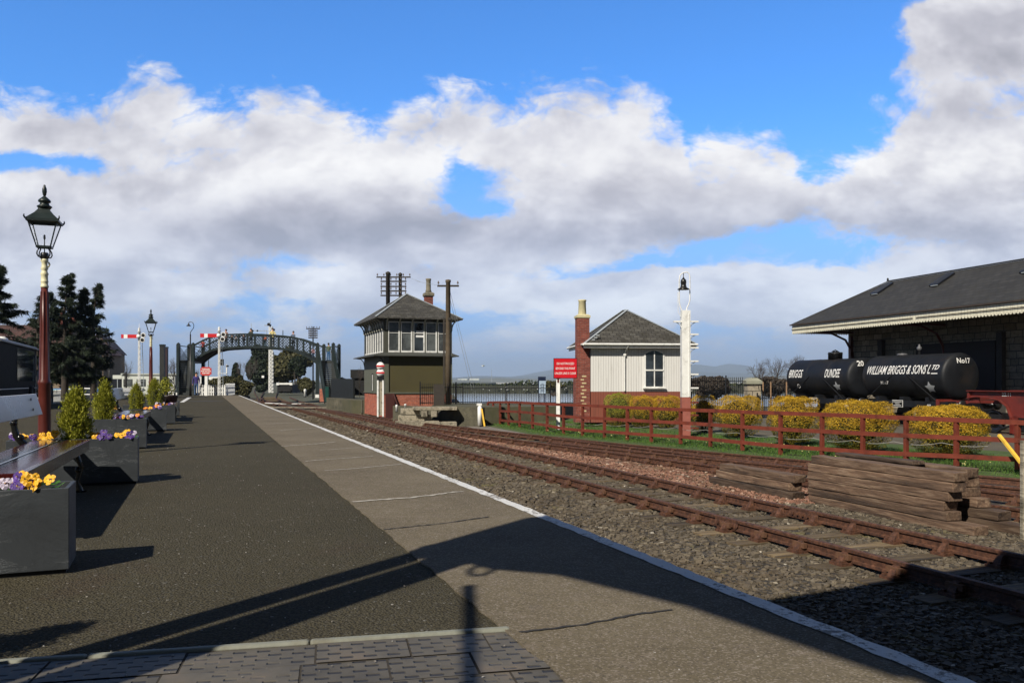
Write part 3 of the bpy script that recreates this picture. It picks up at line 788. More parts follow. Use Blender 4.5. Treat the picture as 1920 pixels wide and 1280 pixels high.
# --- main running line
main = thing('railway_track', (0,0,0), 'rusty bullhead main line nearest the platform running away to the footbridge', 'railway track', 'railway lines')
NR = [(railX(Y), Y) for Y in (1,12,20,40,59,75)]; FR = [(9.14-.388*Y, Y) for Y in (1,12,20,40,59,75)]
near_r = rail('rail', NR, main); rail('rail', FR, main)
dm = Vector((-.388,1)).normalized(); nm = Vector((dm.y,-dm.x)); half = (9.14-7.5)*nm.x/2
kcount = 0; sdist = 4.5
while sdist < 66:
    Y = sdist*dm.y; c = ((railX(Y)+9.14-.388*Y)/2, Y); c = (c[0], Y)
    cc = Vector(c)
    sleeper((cc.x, cc.y), dm, 2.6, main, (-half, half))
    sdist += .74
# fishplates
def fishplate(pts, Y, parent):
    for i in range(len(pts)-1):
        if pts[i][1] <= Y <= pts[i+1][1] or pts[i][1] >= Y >= pts[i+1][1]:
            t = (Y-pts[i][1])/(pts[i+1][1]-pts[i][1]); x = pts[i][0]+(pts[i+1][0]-pts[i][0])*t
            d = (Vector(pts[i+1][:2])-Vector(pts[i][:2])).normalized(); break
    q = MB()
    for s_ in (-1,1):
        q.add([(-.22,s_*.016,-.10),(.22,s_*.016,-.10),(.26,s_*.016,-.045),(.26,s_*.016,-.02),(-.26,s_*.016,-.02),(-.26,s_*.016,-.045),
               (-.22,s_*.042,-.13),(.22,s_*.042,-.13),(.26,s_*.042,-.10),(.26,s_*.030,-.035),(-.26,s_*.030,-.035),(-.26,s_*.042,-.10)],
              [(6,7,8,11),(11,8,9,10),(0,1,7,6),(4,3,9,10),(0,6,11,5),(5,11,10,4),(1,7,8,2),(2,8,9,3)])
        for k in (-.165,-.055,.055,.165): q.lathe([(.018,-.012),(.018,.012)], (k,s_*.052,-.075), 6) if False else q.box((k,s_*.052,-.082),(.034,.03,.034))
    q.build('fishplate', M['rail'], parent, loc=(x,Y,RZ), rz=math.atan2(d.y,d.x))
fishplate(NR, 11.55, main); fishplate(FR, 12.35, main)
# --- siding 1 (rails B and C) and siding 2 (rails C' and A) fanning out of the main line
side = thing('railway_track', (0,0,0), 'rusty siding turnout curving off right beside the pink ballast', 'railway track', 'railway lines')
PB = smooth_poly([(8.9,9.6),(7.57,12.5),(5.07,17.85),(1.85,23.9),(-2.99,33.1),(-5.2,37.6),(-9.8,49)])
PA = smooth_poly([(14.2,10.5),(9.86,16.3),(6.08,21.4),(2.11,27.2),(-3.3,36.7),(-6.9,43.3),(-13.75,59)])
NB = [p for p in PB if p[1] < 27.5]; NA_ = [p for p in PA if p[1] < 27.0]
PC = offset_poly(NB, -1.5) if offset_poly(NB,-1.5)[0][0] > NB[0][0] else offset_poly(NB, 1.5)
t_ = offset_poly(NA_, 1.5); PC2 = t_ if t_[0][1] < NA_[0][1] or t_[0][0] < NA_[0][0] else offset_poly(NA_, -1.5)
for pl in (PB, PA): rail('rail', pl, side)
rail('rail', PC, side); rail('rail', PC2, side)
fishplate(PC, 18.9, side)
# timbers under the sidings
L = resample(PB, .74)
def x_at(poly, c, nn):
    best = None
    for a, b in zip(poly[:-1], poly[1:]):
        a = Vector(a); b = Vector(b); d = b-a; den = nn.x*d.y-nn.y*d.x
        if abs(den) < 1e-9: continue
        w_ = a-c; t = (w_.x*d.y-w_.y*d.x)/den; s_ = (w_.x*nn.y-w_.y*nn.x)/den
        if -.001 <= s_ <= 1.001 and 0.3 < t < 6 and (best is None or t < best): best = t
    return best
cnt = 0
for i in range(1, len(L)-1):
    c = Vector(L[i]); d = (Vector(L[i+1])-Vector(L[i-1])).normalized(); nn = Vector((d.y,-d.x))
    if nn.x < 0: nn = -nn
    if c.y > 47 or c.y < 10: continue
    offs = [0.0]
    for poly in (PA, PC, PC2):
        t = x_at(poly, c, nn)
        if t and all(abs(t-o) > .25 for o in offs): offs.append(t)
    offs = [o for o in offs if o < 4.2]; mx_ = max(offs); cen = c+nn*mx_/2; cnt += 1
    if cnt > 60: break
    sleeper((cen.x,cen.y), (-nn.y,nn.x) if True else d, mx_+1.0, side, [o-mx_/2 for o in offs])
# --- loop line by the far end of the platform + crossing rails beyond
loop = thing('railway_track', (0,0,0), 'dark loop line curving in behind the far platform edge', 'railway track', 'railway lines')
LR = smooth_poly([(-9.6,36),(-12.4,43),(-17.7,60),(-21.3,70),(-32.4,105),(-50,160),(-76,245)]); LL = offset_poly(LR, -1.5)
if LL[0][0] > LR[0][0]: LL = offset_poly(LR, 1.5)
rail('rail', LR, loop); rail('rail', [p for p in LL if p[1] > 62], loop)
farline = thing('railway_track', (0,0,0), 'main line and crossover rails beyond the footbridge', 'railway track', 'railway lines')
for o_ in ((0,),):
    F1 = smooth_poly([(railX(75),75),(-27.4,90),(-34,112),(-45,150)]); F2 = smooth_poly([(9.14-.388*75,75),(-24.8,87),(-31.5,110),(-42.5,150)])
    rail('rail', F1, farline); rail('rail', F2, farline)
    rail('rail', [(-31,103),(-25,82),(-20,70)], farline); rail('rail', [(-28,104),(-20.5,80),(-16.5,69),(-14,61)], farline)
for (x_, y_) in [(p[0]-1.3+.75, p[1]) for p in resample([(-21.5,76),(-33,112)], .9)][:40]:
    sleeper((x_+.6,y_), dm, 2.6, farline, (-.75,.75), chairs=False)
for (x_, y_) in resample([(-18.8,61.5),(-33.2,105)], .9)[:40]:
    sleeper((x_,y_), Vector((-.31,.95)), 2.6, loop, (-.75,.75), chairs=False)
# barrow crossing boards and pale trough lids
for i, (a, b, wd, mm, lab) in enumerate([((500,762.6),(640,763.2),.5,'timber_grey','long grey crossing board laid over the rails before the footbridge'),((560,755),(616,754.6),.35,'timber_grey','short grey crossing board at the foot of the bridge column'),
                         ((500,754.7),(533,756.5),.35,'white','narrow pale trough lid lying between the far rails'),((548,756),(565,756),.4,'white','short white trough lid between the far rails')]):
    z = -.88; pa = gp(*a, z); pb = gp(*b, z); q = MB(); q.bar((pa[0],pa[1],z-.03),(pb[0],pb[1],z-.03),wd,.05)
    tag(q.build('crossing_board', M[mm]), lab, 'board', 'boards laid across the far rails')
# ================================================================== PLATFORM FURNITURE
AN = R(20.4)
slm, n_, b_ = mk('slate_planter'); p_ = world_pos(n_)
a_ = n_.noise(p_, 3.2, 7, .62, .6); mp_ = n_.new('ShaderNodeMapping'); n_.put(mp_.inputs[0], p_); mp_.inputs['Rotation'].default_value = (.2,.75,.3); mp_.inputs['Scale'].default_value = (.7,1,3.2)
ve = n_.noise(E(n_, mp_.outputs[0]), 1.5, 9, .66, .5)
vein = n_.smooth(n_.m('ABSOLUTE', ve-.5), .007, .0)*n_.smooth(a_, .42, .6)
c_ = n_.ramp(a_, [(.3, (.026,.030,.034)), (.55, (.036,.042,.048)), (.75, (.052,.059,.066))])
c_ = n_.mix(vein*.85, c_, (.16,.175,.19)); n_.put(b_.inputs['Base Color'], c_); P(b_, Roughness=.62); bump(n_, b_, a_+vein*.3, .5, .02)
M['slate_planter'] = slm
M['soil'] = surf('soil', (.02,.015,.01), .4, 20, .95, .8, 40)
def planter_build(loc, label, w_=1.12, d_=.345, h_=.447):
    """origin = near right bottom corner; x = -along the short front, y = along the track"""
    t = thing('planter', loc, label, 'planter', 'slate planters along the platform', rz=AN+R(2))
    q = MB(); th = .022
    q.box((-w_/2, th/2, h_/2+.012), (w_, th, h_-.024)); q.box((-w_/2, d_-th/2, h_/2+.012), (w_, th, h_-.024))
    q.box((-th/2, d_/2, h_/2+.012), (th, d_-2*th-.001, h_-.024)); q.box((-w_+th/2, d_/2, h_/2+.012), (th, d_-2*th-.001, h_-.024))
    q.build('trough', M['slate_planter'], t, bevel=.003)
    q = MB(); q.box((-w_/2, d_/2, .012), (w_-.03, d_-.03, .022)); q.build('base', M['dark'], t)
    q = MB(); q.box((-w_/2, d_/2, h_-.09), (w_-.05, d_-.05, .05)); q.build('soil', M['soil'], t)
    return t
PLN = [((-2.308,4.306),'nearest slate grey planter, cut by the left edge of the photo','nearest planter'),
       ((-3.67,8.11),'second slate grey planter with the tall green conifer at the end of the near bench','second planter'),
       ((-5.44,12.3),'third slate grey planter with purple pansies beside the second conifer','third planter'),
       ((-6.98,16.7),'fourth slate grey planter at the far end of the middle bench','fourth planter'),
       ((-7.9,19.4),'fifth slate grey planter, mostly behind the fourth one','fifth planter'),
       ((-9.57,23.8),'farthest slate grey planter with deep purple flowers','farthest planter')]
PLT = [planter_build((x,y,0), lab) for (x,y), lab, _ in PLN]
# conifers in the planters
def conifer_shrub(loc, h, r, label, seed, m=M['leaf_goldgreen'], N=5200):
    t = thing('dwarf_conifer', loc, label, 'conifer', 'small green conifers in the planters'); rs = np.random.RandomState(seed)
    q = MB(); q.tube([(0,0,-.04),(0.005,0,h*.5),(0,0,h*.8)], [.016,.012,.004], 7); q.build('stem', M['bark'], t)
    # upright feathery sprays: clumps of thin triangles pointing up and out
    K = 150; a = rs.uniform(0,6.283,K); zz = rs.uniform(0,1,K)**.9
    prof = lambda z: np.sin(np.clip(z*.86+.14,0,1)*math.pi)**.62*(1-.18*z)
    rad = r*prof(zz)*rs.uniform(.62,1.03,K)
    C = np.stack([rad*np.cos(a), rad*np.sin(a), zz*h*.93],1)
    idx = rs.randint(0,K,N); c = C[idx]+rs.normal(0,1,(N,3))*np.array([.017,.017,.030])*(h/.5)
    out = np.stack([np.cos(a[idx]), np.sin(a[idx]), 0*a[idx]],1)
    d = out*rs.uniform(.1,.9,(N,1))+np.array([0,0,1.0])+rs.normal(0,.35,(N,3)); d /= np.linalg.norm(d,axis=1)[:,None]
    sd_ = np.cross(d, rs.normal(0,1,(N,3))); sd_ /= np.linalg.norm(sd_,axis=1)[:,None]
    ln = rs.uniform(.012,.030,(N,1)); wd = rs.uniform(.003,.0065,(N,1))
    V = np.stack([c-sd_*wd, c+sd_*wd, c+d*ln+sd_*wd*.5, c+d*ln-sd_*wd*.5],1)
    F = np.arange(N*4).reshape(N,4)
    o = np_mesh('foliage', V.reshape(-1,3), F, m, t)
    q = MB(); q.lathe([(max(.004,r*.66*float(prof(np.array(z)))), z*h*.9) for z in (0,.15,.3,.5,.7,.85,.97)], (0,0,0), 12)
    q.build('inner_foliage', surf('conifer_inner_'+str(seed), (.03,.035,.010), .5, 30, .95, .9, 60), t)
    return t
def on_pl(i, dx_, dy_=.17, z=.40):
    T_ = PLT[i]; c, s_ = math.cos(AN+R(2)), math.sin(AN+R(2)); x, y = dx_, dy_
    return (T_.location.x+x*c-y*s_, T_.location.y+x*s_+y*c, z)
conifer_shrub(on_pl(1,-.56), .52, .142, 'plump yellow-green conifer standing in the second planter', 21, N=9000)
conifer_shrub(on_pl(2,-.57), .60, .142, 'tall yellow-green conifer in the third planter, before a grey bench back', 22, N=8000)
conifer_shrub(on_pl(3,-.56), .55, .14, 'darker conifer in the fourth planter, left of a pair', 23, N=6000)
conifer_shrub(on_pl(4,-.45), .66, .17, 'broad conifer in the fifth planter, before the dark posts', 24, N=6000)
conifer_shrub((-2.30,2.52,.40), .55, .15, 'conifer in the planter just left of the view', 25, N=3000)
planter_build((-1.9,2.2,0), 'slate planter outside the left edge of the photo')
# dark pot with leafy shrub
t = thing('plant_pot', (gx(317,22.5),22.5,0), 'dark brown tapered tub between the farthest planters', 'plant pot')
q = MB(); q.lathe([(.13,0),(.15,.02),(.22,.48),(.235,.50),(.235,.54),(.20,.54),(.19,.47),(.01,.46)], (0,0,.09), 20); q.build('tub', surf('brown_pot', (.022,.012,.010), .2, 6, .5, .1), t)
def leafcloud(name, m, parent, blobs, N, size, seed, up=.0, zmin=None, asp=.6, shell=.75, loc=None):
    rs = np.random.RandomState(seed); vol = np.array([b[3]*b[4]*b[5] for b in blobs])**.67; pr = vol/vol.sum()
    idx = rs.choice(len(blobs), N, p=pr); B = np.array(blobs)
    d = rs.normal(0,1,(N,3)); d /= np.linalg.norm(d,axis=1)[:,None]
    rr_ = np.where(rs.uniform(0,1,N) < shell, rs.uniform(.82,1.04,N), rs.uniform(.2,.95,N))[:,None]
    c = B[idx,:3]+d*rr_*B[idx,3:6]
    if zmin is not None: c = c[c[:,2] > zmin]; d = d[:len(c)]
    N = len(c); nrm = d[:N]+rs.normal(0,.7,(N,3)); nrm[:,2] += up; nrm /= np.linalg.norm(nrm,axis=1)[:,None]
    t1 = np.cross(nrm, rs.normal(0,1,(N,3))); t1 /= np.linalg.norm(t1,axis=1)[:,None]; t2 = np.cross(nrm,t1)
    s_ = size*rs.uniform(.55,1.35,(N,1))
    V = np.stack([c-t1*s_, c-t2*s_*asp, c+t1*s_, c+t2*s_*asp],1); F = np.arange(N*4).reshape(N,4)
    o = np_mesh(name, V.reshape(-1,3), F, m, parent)
    if loc: o.location = loc
    return o
t = thing('leafy_shrub', (gx(312,22.4),22.4,.62), 'bushy leafy shrub growing in the dark tub', 'shrub')
q = MB(); q.tube([(0,0,-.1),(.02,0,.3)], [.015,.008], 6); q.build('stem', M['bark'], t)
leafcloud('foliage', M['leaf_goldgreen'], t, [(-.06,0,.22,.17,.17,.2),(.08,0,.18,.15,.15,.16),(-.02,.02,.38,.11,.11,.14)], 900, .022, 31)
# ---- pansies
FM = {}
def petal_mat(name, c): FM[name] = surf('petal_'+name, c, .18, 40, .55, 0); return FM[name]
petal_mat('yellow', (.80,.42,.012)); petal_mat('orange', (.80,.25,.02)); petal_mat('purple', (.050,.012,.16)); petal_mat('white', (.50,.44,.55)); petal_mat('blotch', (.030,.004,.012)); petal_mat('violet', (.10,.04,.28))
FM['leaf'] = leafmat('pansy_leaf', [(0,(.02,.06,.01)),(.5,(.04,.12,.02)),(1,(.08,.2,.04))])
def flower_mesh(kind, r, rs):
    """five petals facing +Y(-ish towards viewer) built in XZ plane"""
    q = MB(); col = FM[kind]
    pet = [(35,1.05),(145,1.05),(-20,.95),(200,.95),(-90,1.0)]
    for k, (a_d, s_) in enumerate(pet):
        a0 = R(a_d+rs.uniform(-8,8)); cx, cz = math.cos(a0)*r*.5, math.sin(a0)*r*.5; yy_ = -.0015*k
        top = k < 2
        q.mat(FM['violet'] if (kind == 'purple' and not top and rs.random() < .3) else col)
        pts = [(cx, yy_-.1*r, cz)]; n = 10
        for i in range(n):
            t = 2*math.pi*i/n; rr_ = r*.56*s_*(1+rs.uniform(-.08,.08)); pts.append((cx+math.cos(t)*rr_, yy_+r*.10*math.sin(3*t+k), cz+math.sin(t)*rr_))
        q.add(pts, [(0, 1+(i+1) % n, 1+i) for i in range(n)])
    q.mat(FM['blotch'])
    for k, a_d in enumerate((-20,200,-90)):
        a0 = R(a_d); c = Vector((math.cos(a0)*r*.36, -.17*r-.001, math.sin(a0)*r*.36)); n = 8
        pts = [tuple(c)]+[(c.x+math.cos(2*math.pi*i/n)*r*.34*(1.0 if i % 2 else .62), c.y, c.z+math.sin(2*math.pi*i/n)*r*.34*(1.0 if i % 2 else .62)) for i in range(n)]
        q.add(pts, [(0, 1+(i+1) % n, 1+i) for i in range(n)])
    q.mat(FM['yellow']).sphere((0,-.21*r,0), r*.09, 6, 4)
    return q
ORD = ['at the right end of','second from the right end of','third from the right end of','fourth from the right end of','fifth from the right end of','sixth from the right end of','seventh from the right end of','leftmost visible in']
def pansy(loc, kinds, r, label, seed, nleaf=26):
    rs = random.Random(seed); t = thing('pansy_plant', loc, label, 'pansy', 'pansies planted in the planters')
    q = MB()
    for i in range(nleaf):
        a0 = rs.uniform(0,6.28); rd = rs.uniform(0,.045); z = rs.uniform(0,.05); L_ = rs.uniform(.018,.034); w_ = L_*.55; d = Vector((math.cos(a0),math.sin(a0),rs.uniform(-.1,.7))).normalized()
        s_ = d.cross(Vector((0,0,1))).normalized(); c = Vector((math.cos(a0)*rd, math.sin(a0)*rd, z))
        q.add([c, c+d*L_*.5+s_*w_, c+d*L_, c+d*L_*.5-s_*w_], [(0,1,2,3)])
    q.build('leaves', FM['leaf'], t)
    for i, k in enumerate(kinds):
        f = flower_mesh(k, r*rs.uniform(.85,1.15), rs).build('flower', None, t)
        f.location = (rs.uniform(-.055,.055), rs.uniform(-.10,.04)-.03, rs.uniform(.035,.085)+ (i % 2)*.02)
        f.rotation_euler = (R(rs.uniform(-42,-8)), R(rs.uniform(-15,15)), R(rs.uniform(-35,35)))
    return t
Y_, P_, O_, W_ = 'yellow','purple','orange','white'
LAY = [ # planter, list of (offset from right corner, kinds)
 (0, [(-.09,[Y_,Y_]),(-.15,[Y_,Y_,O_]),(-.225,[P_,P_,W_]),(-.32,[Y_,W_]),(-.42,[P_,Y_])], .034),
 (1, [(-.06,[P_,W_,P_]),(-.15,[Y_,Y_,O_]),(-.26,[P_,P_,P_]),(-.38,[O_,Y_,O_]),(-.72,[Y_,O_,Y_]),(-.83,[Y_,Y_,Y_]),(-.93,[Y_,P_,Y_]),(-1.05,[P_,P_,W_])], .031),
 (2, [(-.07,[P_,O_,P_]),(-.18,[P_,W_,P_]),(-.29,[P_,Y_,P_]),(-.40,[W_,P_,P_]),(-.78,[P_,P_,P_]),(-.90,[P_,W_])], .031),
 (3, [(-.08,[P_,P_,W_]),(-.20,[P_,O_,P_]),(-.32,[O_,Y_,O_]),(-.92,[Y_,O_,Y_]),(-1.02,[Y_,Y_,O_])], .038),
 (4, [(-.08,[W_,P_]),(-.20,[Y_,W_,O_]),(-.33,[P_,W_,P_])], .038),
 (5, [(-.10,[P_,P_,P_]),(-.24,[P_,P_,W_]),(-.38,[P_,P_])], .042)]
for pi, items, r_ in LAY:
    for j, (off, kinds) in enumerate(items):
        cset = {'yellow':'yellow','purple':'purple','orange':'orange','white':'white'}
        cols = []; [cols.append(cset[k]) for k in kinds if cset[k] not in cols]
        pansy(on_pl(pi, off, .12+.08*(j % 2), .405), kinds+([kinds[0], 'yellow' if 'yellow' in kinds else kinds[0]] if pi < 3 else []), r_, f"{' and '.join(cols[:2])} pansy, {ORD[j]} the {PLN[pi][2]}", pi*20+j)
# ---- benches
def bench(x, y, L_, label):
    """origin: ground point under the near front corner of the seat, running along the track"""
    t = thing('bench', (x,y,0), label, 'bench', 'station benches between the planters', rz=AN)
    for k in (0,1):
        q = MB(); q.box((-.11-k*.235, L_/2, .438), (.215, L_, .034)); q.build('seat_plank', M['bench_plank'], t, bevel=.006)
    q = MB(); q.box((.004, L_/2, .405), (.022, L_, .095)); q.build('front_rail', M['bench_plank'], t, bevel=.005)
    Mx = Matrix.Rotation(R(-14), 3, 'Y')
    q = MB(); q.box((-.55, L_/2+.33, .775), (.028, L_+.7, .205), M=None)
    # lean it back
    for i, v_ in enumerate(q.v):
        p = Vector(v_)-Vector((-.55,0,.69)); p = Matrix.Rotation(R(-20), 3, 'Y') @ p if False else Vector((p.x-(p.z)*.28, p.y, p.z)); q.v[i] = tuple(p+Vector((-.50,0,.69)))
    bb_ = q.build('back_board', M['bench_board'], t, bevel=.006)
    q = MB()
    for yy_ in (.32, L_/2+.2, L_+.25):
        for dz_ in (.735, .83):
            p0 = Vector((-.50-(dz_-.69)*.28+.020, yy_+(dz_-.78)*.5, dz_)); q.lathe([(.0,.0),(.014,.001),(.014,.006),(.0,.010)], (0,0,0), 8)
            b0 = len(q.v)-32
            for i in range(b0, len(q.v)): v_ = Vector(q.v[i]); q.v[i] = tuple(Vector((v_.z, v_.x, v_.y))+p0)
    q.build('bolts', M['dark'], bb_)
    for yy_ in (.30, L_-.30):
        q = MB(); prof = [(-.44,.03,0),(-.40,.0,.10),(-.36,0,.22),(-.40,0,.34),(-.46,0,.43),(-.53,0,.52),(-.55,0,.62),(-.53,0,.72),(-.56,0,.84)]
        q.tube([(a,yy_,c) for a,b,c in prof], [.028,.024,.022,.026,.034,.030,.026,.022,.018], 8)
        q.tube([(-.02,yy_,0),(-.05,yy_,.10),(-.015,yy_,.22),(-.05,yy_,.33),(-.10,yy_,.41)], [.030,.022,.020,.024,.032], 8)
        q.tube([(-.05,yy_,.38),(-.2,yy_,.30),(-.36,yy_,.36)], [.022,.018,.022], 7)
        for (a,c,rr_) in ((-.40,.20,.034),(-.50,.50,.036),(-.55,.63,.032),(-.04,.2,.03),(-.06,.36,.036),(-.2,.31,.030),(-.44,.42,.04)): q.sphere((a,yy_,c), rr_, 8, 6)
        q.box((-.44,yy_,.008),(.09,.05,.016)); q.box((-.02,yy_,.008),(.09,.05,.016))
        q.build('leg', M['gloss_black'], t)
    return t
bench(-2.93, 4.92, 3.05, 'near station bench with glossy brown plank seat and pale grey back board')
bench(-5.85, 12.95, 2.95, 'middle station bench with pale back board behind the second conifer')
bench(-8.3, 20.3, 2.6, 'far station bench with pale back board, mostly hidden by conifers')
# ---- platform lamps
def lamp(x, y, label, H=3.62, z0=0):
    t = thing('platform_lamp', (x,y,z0), label, 'lamp post', 'old gas style platform lamps', rz=R(20))
    q = MB(); q.lathe([(.14,0),(.14,.05),(.10,.08),(.095,.20),(.082,.24),(.082,.28),(.076,.32),(.070,.95),(.078,.97),(.078,1.0),(.062,1.03),(.047,1.7),(.041,2.20)], (0,0,0), 18)
    for k in range(8):
        a0 = k*math.pi/4; q.tube([(math.cos(a0)*.068,math.sin(a0)*.068,.46),(math.cos(a0)*.056,math.sin(a0)*.056,1.1),(math.cos(a0)*.041,math.sin(a0)*.041,2.15)], .008, 5)
    q.build('post', M['maroon'], t)
    q = MB(); q.lathe([(.041,2.20),(.049,2.205),(.049,2.225),(.042,2.235),(.042,2.27),(.048,2.28),(.042,2.29),(.040,2.36),(.050,2.375),(.036,2.40),(.034,2.43),(.046,2.445),(.034,2.47),(.034,2.52),(.046,2.54),(.046,2.56),(.032,2.58)], (0,0,.0), 14)
    q.tube([(.0,0,2.47),(.045,0,2.47),(.058,0,2.50),(.045,0,2.53)], .012, 6)
    q.build('collar', M['cream'], t)
    b0 = 2.58
    ln = MB(); ln.lathe([(.035,b0-.02),(.05,b0),(.05,b0+.055),(.04,b0+.07)], (0,0,0), 10)
    for k in range(4):
        a0 = R(45+90*k); c, s_ = math.cos(a0), math.sin(a0)
        ln.tube([(c*r_,s_*r_,b0+z) for r_,z in ((.05,.01),(.085,.012),(.105,.045),(.10,.08),(.075,.115),(.082,.14))], .008, 6)
    ln.build('cradle', M['iron_black'], t)
    zb = b0+.14; zt = zb+.325; hb, ht = .078, .165
    q = MB(); 
    for k in range(4):
        a0 = R(45+90*k); a1 = R(135+90*k); c, s_ = math.cos(a0)*1.414, math.sin(a0)*1.414; c1, s1 = math.cos(a1)*1.414, math.sin(a1)*1.414
        q.bar((c*hb,s_*hb,zb),(c*ht,s_*ht,zt),.012,.012); q.bar((c*hb,s_*hb,zb),(c1*hb,s1*hb,zb),.02,.022); q.bar((c*ht,s_*ht,zt),(c1*ht,s1*ht,zt),.016,.03)
    q.tube([(0,0,b0+.05),(0,0,zb+.10)], .007, 6); q.lathe([(.009,0),(.013,.01),(.013,.05),(.006,.06)], (0,0,zb+.10), 8)
    q.build('lantern_frame', M['iron_green'], t)
    q = MB()
    for k in range(4):
        a0 = R(45+90*k); a1 = R(135+90*k); c, s_ = math.cos(a0)*1.39, math.sin(a0)*1.39; c1, s1 = math.cos(a1)*1.39, math.sin(a1)*1.39
        q.add([(c*hb,s_*hb,zb),(c1*hb,s1*hb,zb),(c1*ht,s1*ht,zt),(c*ht,s_*ht,zt)], [(0,1,2,3)])
    q.build('glass', M['glass_lamp'], t)
    q = MB(); e = .185; r2 = .055; zt2 = zt+.015
    vs = [(math.cos(R(45+90*k))*1.414*e, math.sin(R(45+90*k))*1.414*e, zt2) for k in range(4)]+[(math.cos(R(45+90*k))*1.414*.10, math.sin(R(45+90*k))*1.414*.10, zt2+.085) for k in range(4)]+[(math.cos(R(45+90*k))*1.414*r2, math.sin(R(45+90*k))*1.414*r2, zt2+.15) for k in range(4)]
    q.add(vs, [(3,2,1,0)]+[(k,(k+1)%4,4+(k+1)%4,4+k) for k in range(4)]+[(4+k,4+(k+1)%4,8+(k+1)%4,8+k) for k in range(4)]+[(8,9,10,11)])
    q.add([tuple(Vector(p)+Vector((0,0,-.03))) for p in vs[:4]]+vs[:4], [(0,1,5,4),(1,2,6,5),(2,3,7,6),(3,0,4,7)])
    for k in range(4):
        a0 = R(45+90*k); c, s_ = math.cos(a0), math.sin(a0); q.tube([(c*e*1.40,s_*e*1.40,zt2-.01),(c*(e*1.414+.018),s_*(e*1.414+.018),zt2+.015),(c*(e*1.414+.014),s_*(e*1.414+.014),zt2+.04)], [.012,.010,.006], 6)
    q.lathe([(.062,.145),(.075,.155),(.078,.165),(.09,.175),(.085,.185),(.058,.20),(.052,.225),(.072,.238),(.075,.25),(.068,.265),(.045,.285),(.028,.30),(.012,.315)], (0,0,zt2), 16)
    q.lathe([(.008,.305),(.020,.33),(.028,.37),(.026,.41),(.014,.44),(.012,.455),(.004,.46)], (0,0,zt2), 12)
    q.build('lantern_roof', M['iron_green'], t)
    return t
lamp(gx(83.5,10.6), 10.6, 'tall near platform lamp on a red and cream post behind the near bench')
lamp(gx(283,28.8), 28.8, 'smaller farther platform lamp with a lantern, left of the two dark posts')
# ---- train shed behind the camera: only its shadow reaches the view
sh_ = thing('train_shed', (-2.476,1.584,0), 'train shed roof with iron columns at the near end of the platform', 'train shed')
RM = surf('shed_roof', (.06,.06,.06), .2, 3, .8, 0)
def fr(a, b_, z): # a metres back along the eave, b metres out over the track
    e = Vector((.345,-.938)); f = Vector((.905,.425)); p = e*a+f*b_; return (p.x,p.y,z)
q = MB(); vs = [fr(0,0,4.6),fr(0,13,4.9),fr(17,13,4.9),fr(17,0,4.6)]; q.add([Vector(v_) for v_ in vs]+[Vector(v_)+Vector((0,0,.2)) for v_ in vs], [(0,1,2,3),(7,6,5,4),(0,4,5,1),(1,5,6,2),(2,6,7,3),(3,7,4,0)])
q.build('roof', RM, sh_)
for a in (0, 6, 12):
    q = MB(); q.lathe([(.14,0),(.14,.4),(.085,.5),(.085,3.4),(.11,3.5),(.09,3.6),(.09,4.6)], fr(a,.03,0), 12); q.build('column', M['maroon'], sh_)
    q = MB(); poly = [(0,4.6),(0,2.9),(.1,3.3),(.3,3.55),(.78,3.72),(1.26,4.05),(2.23,4.39),(3.4,4.6)]
    e = Vector((.345,-.938,0)); f = Vector((.905,.425,0))
    vs = [Vector(fr(a,0,0))+e*x+Vector((0,0,z))-f*.04 for x,z in poly]+[Vector(fr(a,0,0))+e*x+Vector((0,0,z))+f*.04 for x,z in poly]; n = len(poly)
    q.add(vs, [tuple(range(n)), tuple(range(2*n-1,n-1,-1))]+[(i,(i+1)%n,(i+1)%n+n,i+n) for i in range(n)]); q.build('spandrel_bracket', M['maroon'], sh_)
q = MB(); q.lathe([(.14,0),(.14,4.5)], (.857*.275,-.515*.275,0), 10); q.build('downpipe', M['maroon'], sh_)
q = MB(); q.tube([fr(.877,0,3.44),fr(1.81,0,3.0),fr(2.6,0,2.63)], .03, 8); q.tube([Vector(fr(.72,0,3.62))+Vector((math.sin(t*.6)*.09*.345, -math.sin(t*.6)*.09*.938, math.cos(t*.6)*.09)) for t in range(11)], .018, 6)
q.build('rod_and_ring', M['iron_black'], sh_)  # unseen sloping rod and ring, shaped only for the shadow they cast
# ================================================================== TEXT
def text_obj(s_, h, m, parent=None, font_shear=0, bold=0, align='CENTER', sx=1.0, name='lettering', thick=0, spacing=1):
    """letters in the XZ plane facing -Y, centred; h = capital height in metres"""
    c = bpy.data.curves.new('txt', 'FONT'); c.body = s_; c.size = h/.69; c.align_x = align; c.align_y = 'CENTER'; c.offset = bold*h; c.shear = font_shear
    c.space_line = spacing; c.resolution_u = 3
    o = bpy.data.objects.new('txt', c); S.collection.objects.link(o); bpy.context.view_layer.update()
    me = bpy.data.meshes.new_from_object(o.evaluated_get(bpy.context.evaluated_depsgraph_get())); bpy.data.objects.remove(o)
    for v_ in me.vertices: x, y, z = v_.co; v_.co = (x*sx, 0, y)
    me.materials.clear(); me.materials.append(m); me.name = name
    return link(bpy.data.objects.new(name, me), parent)
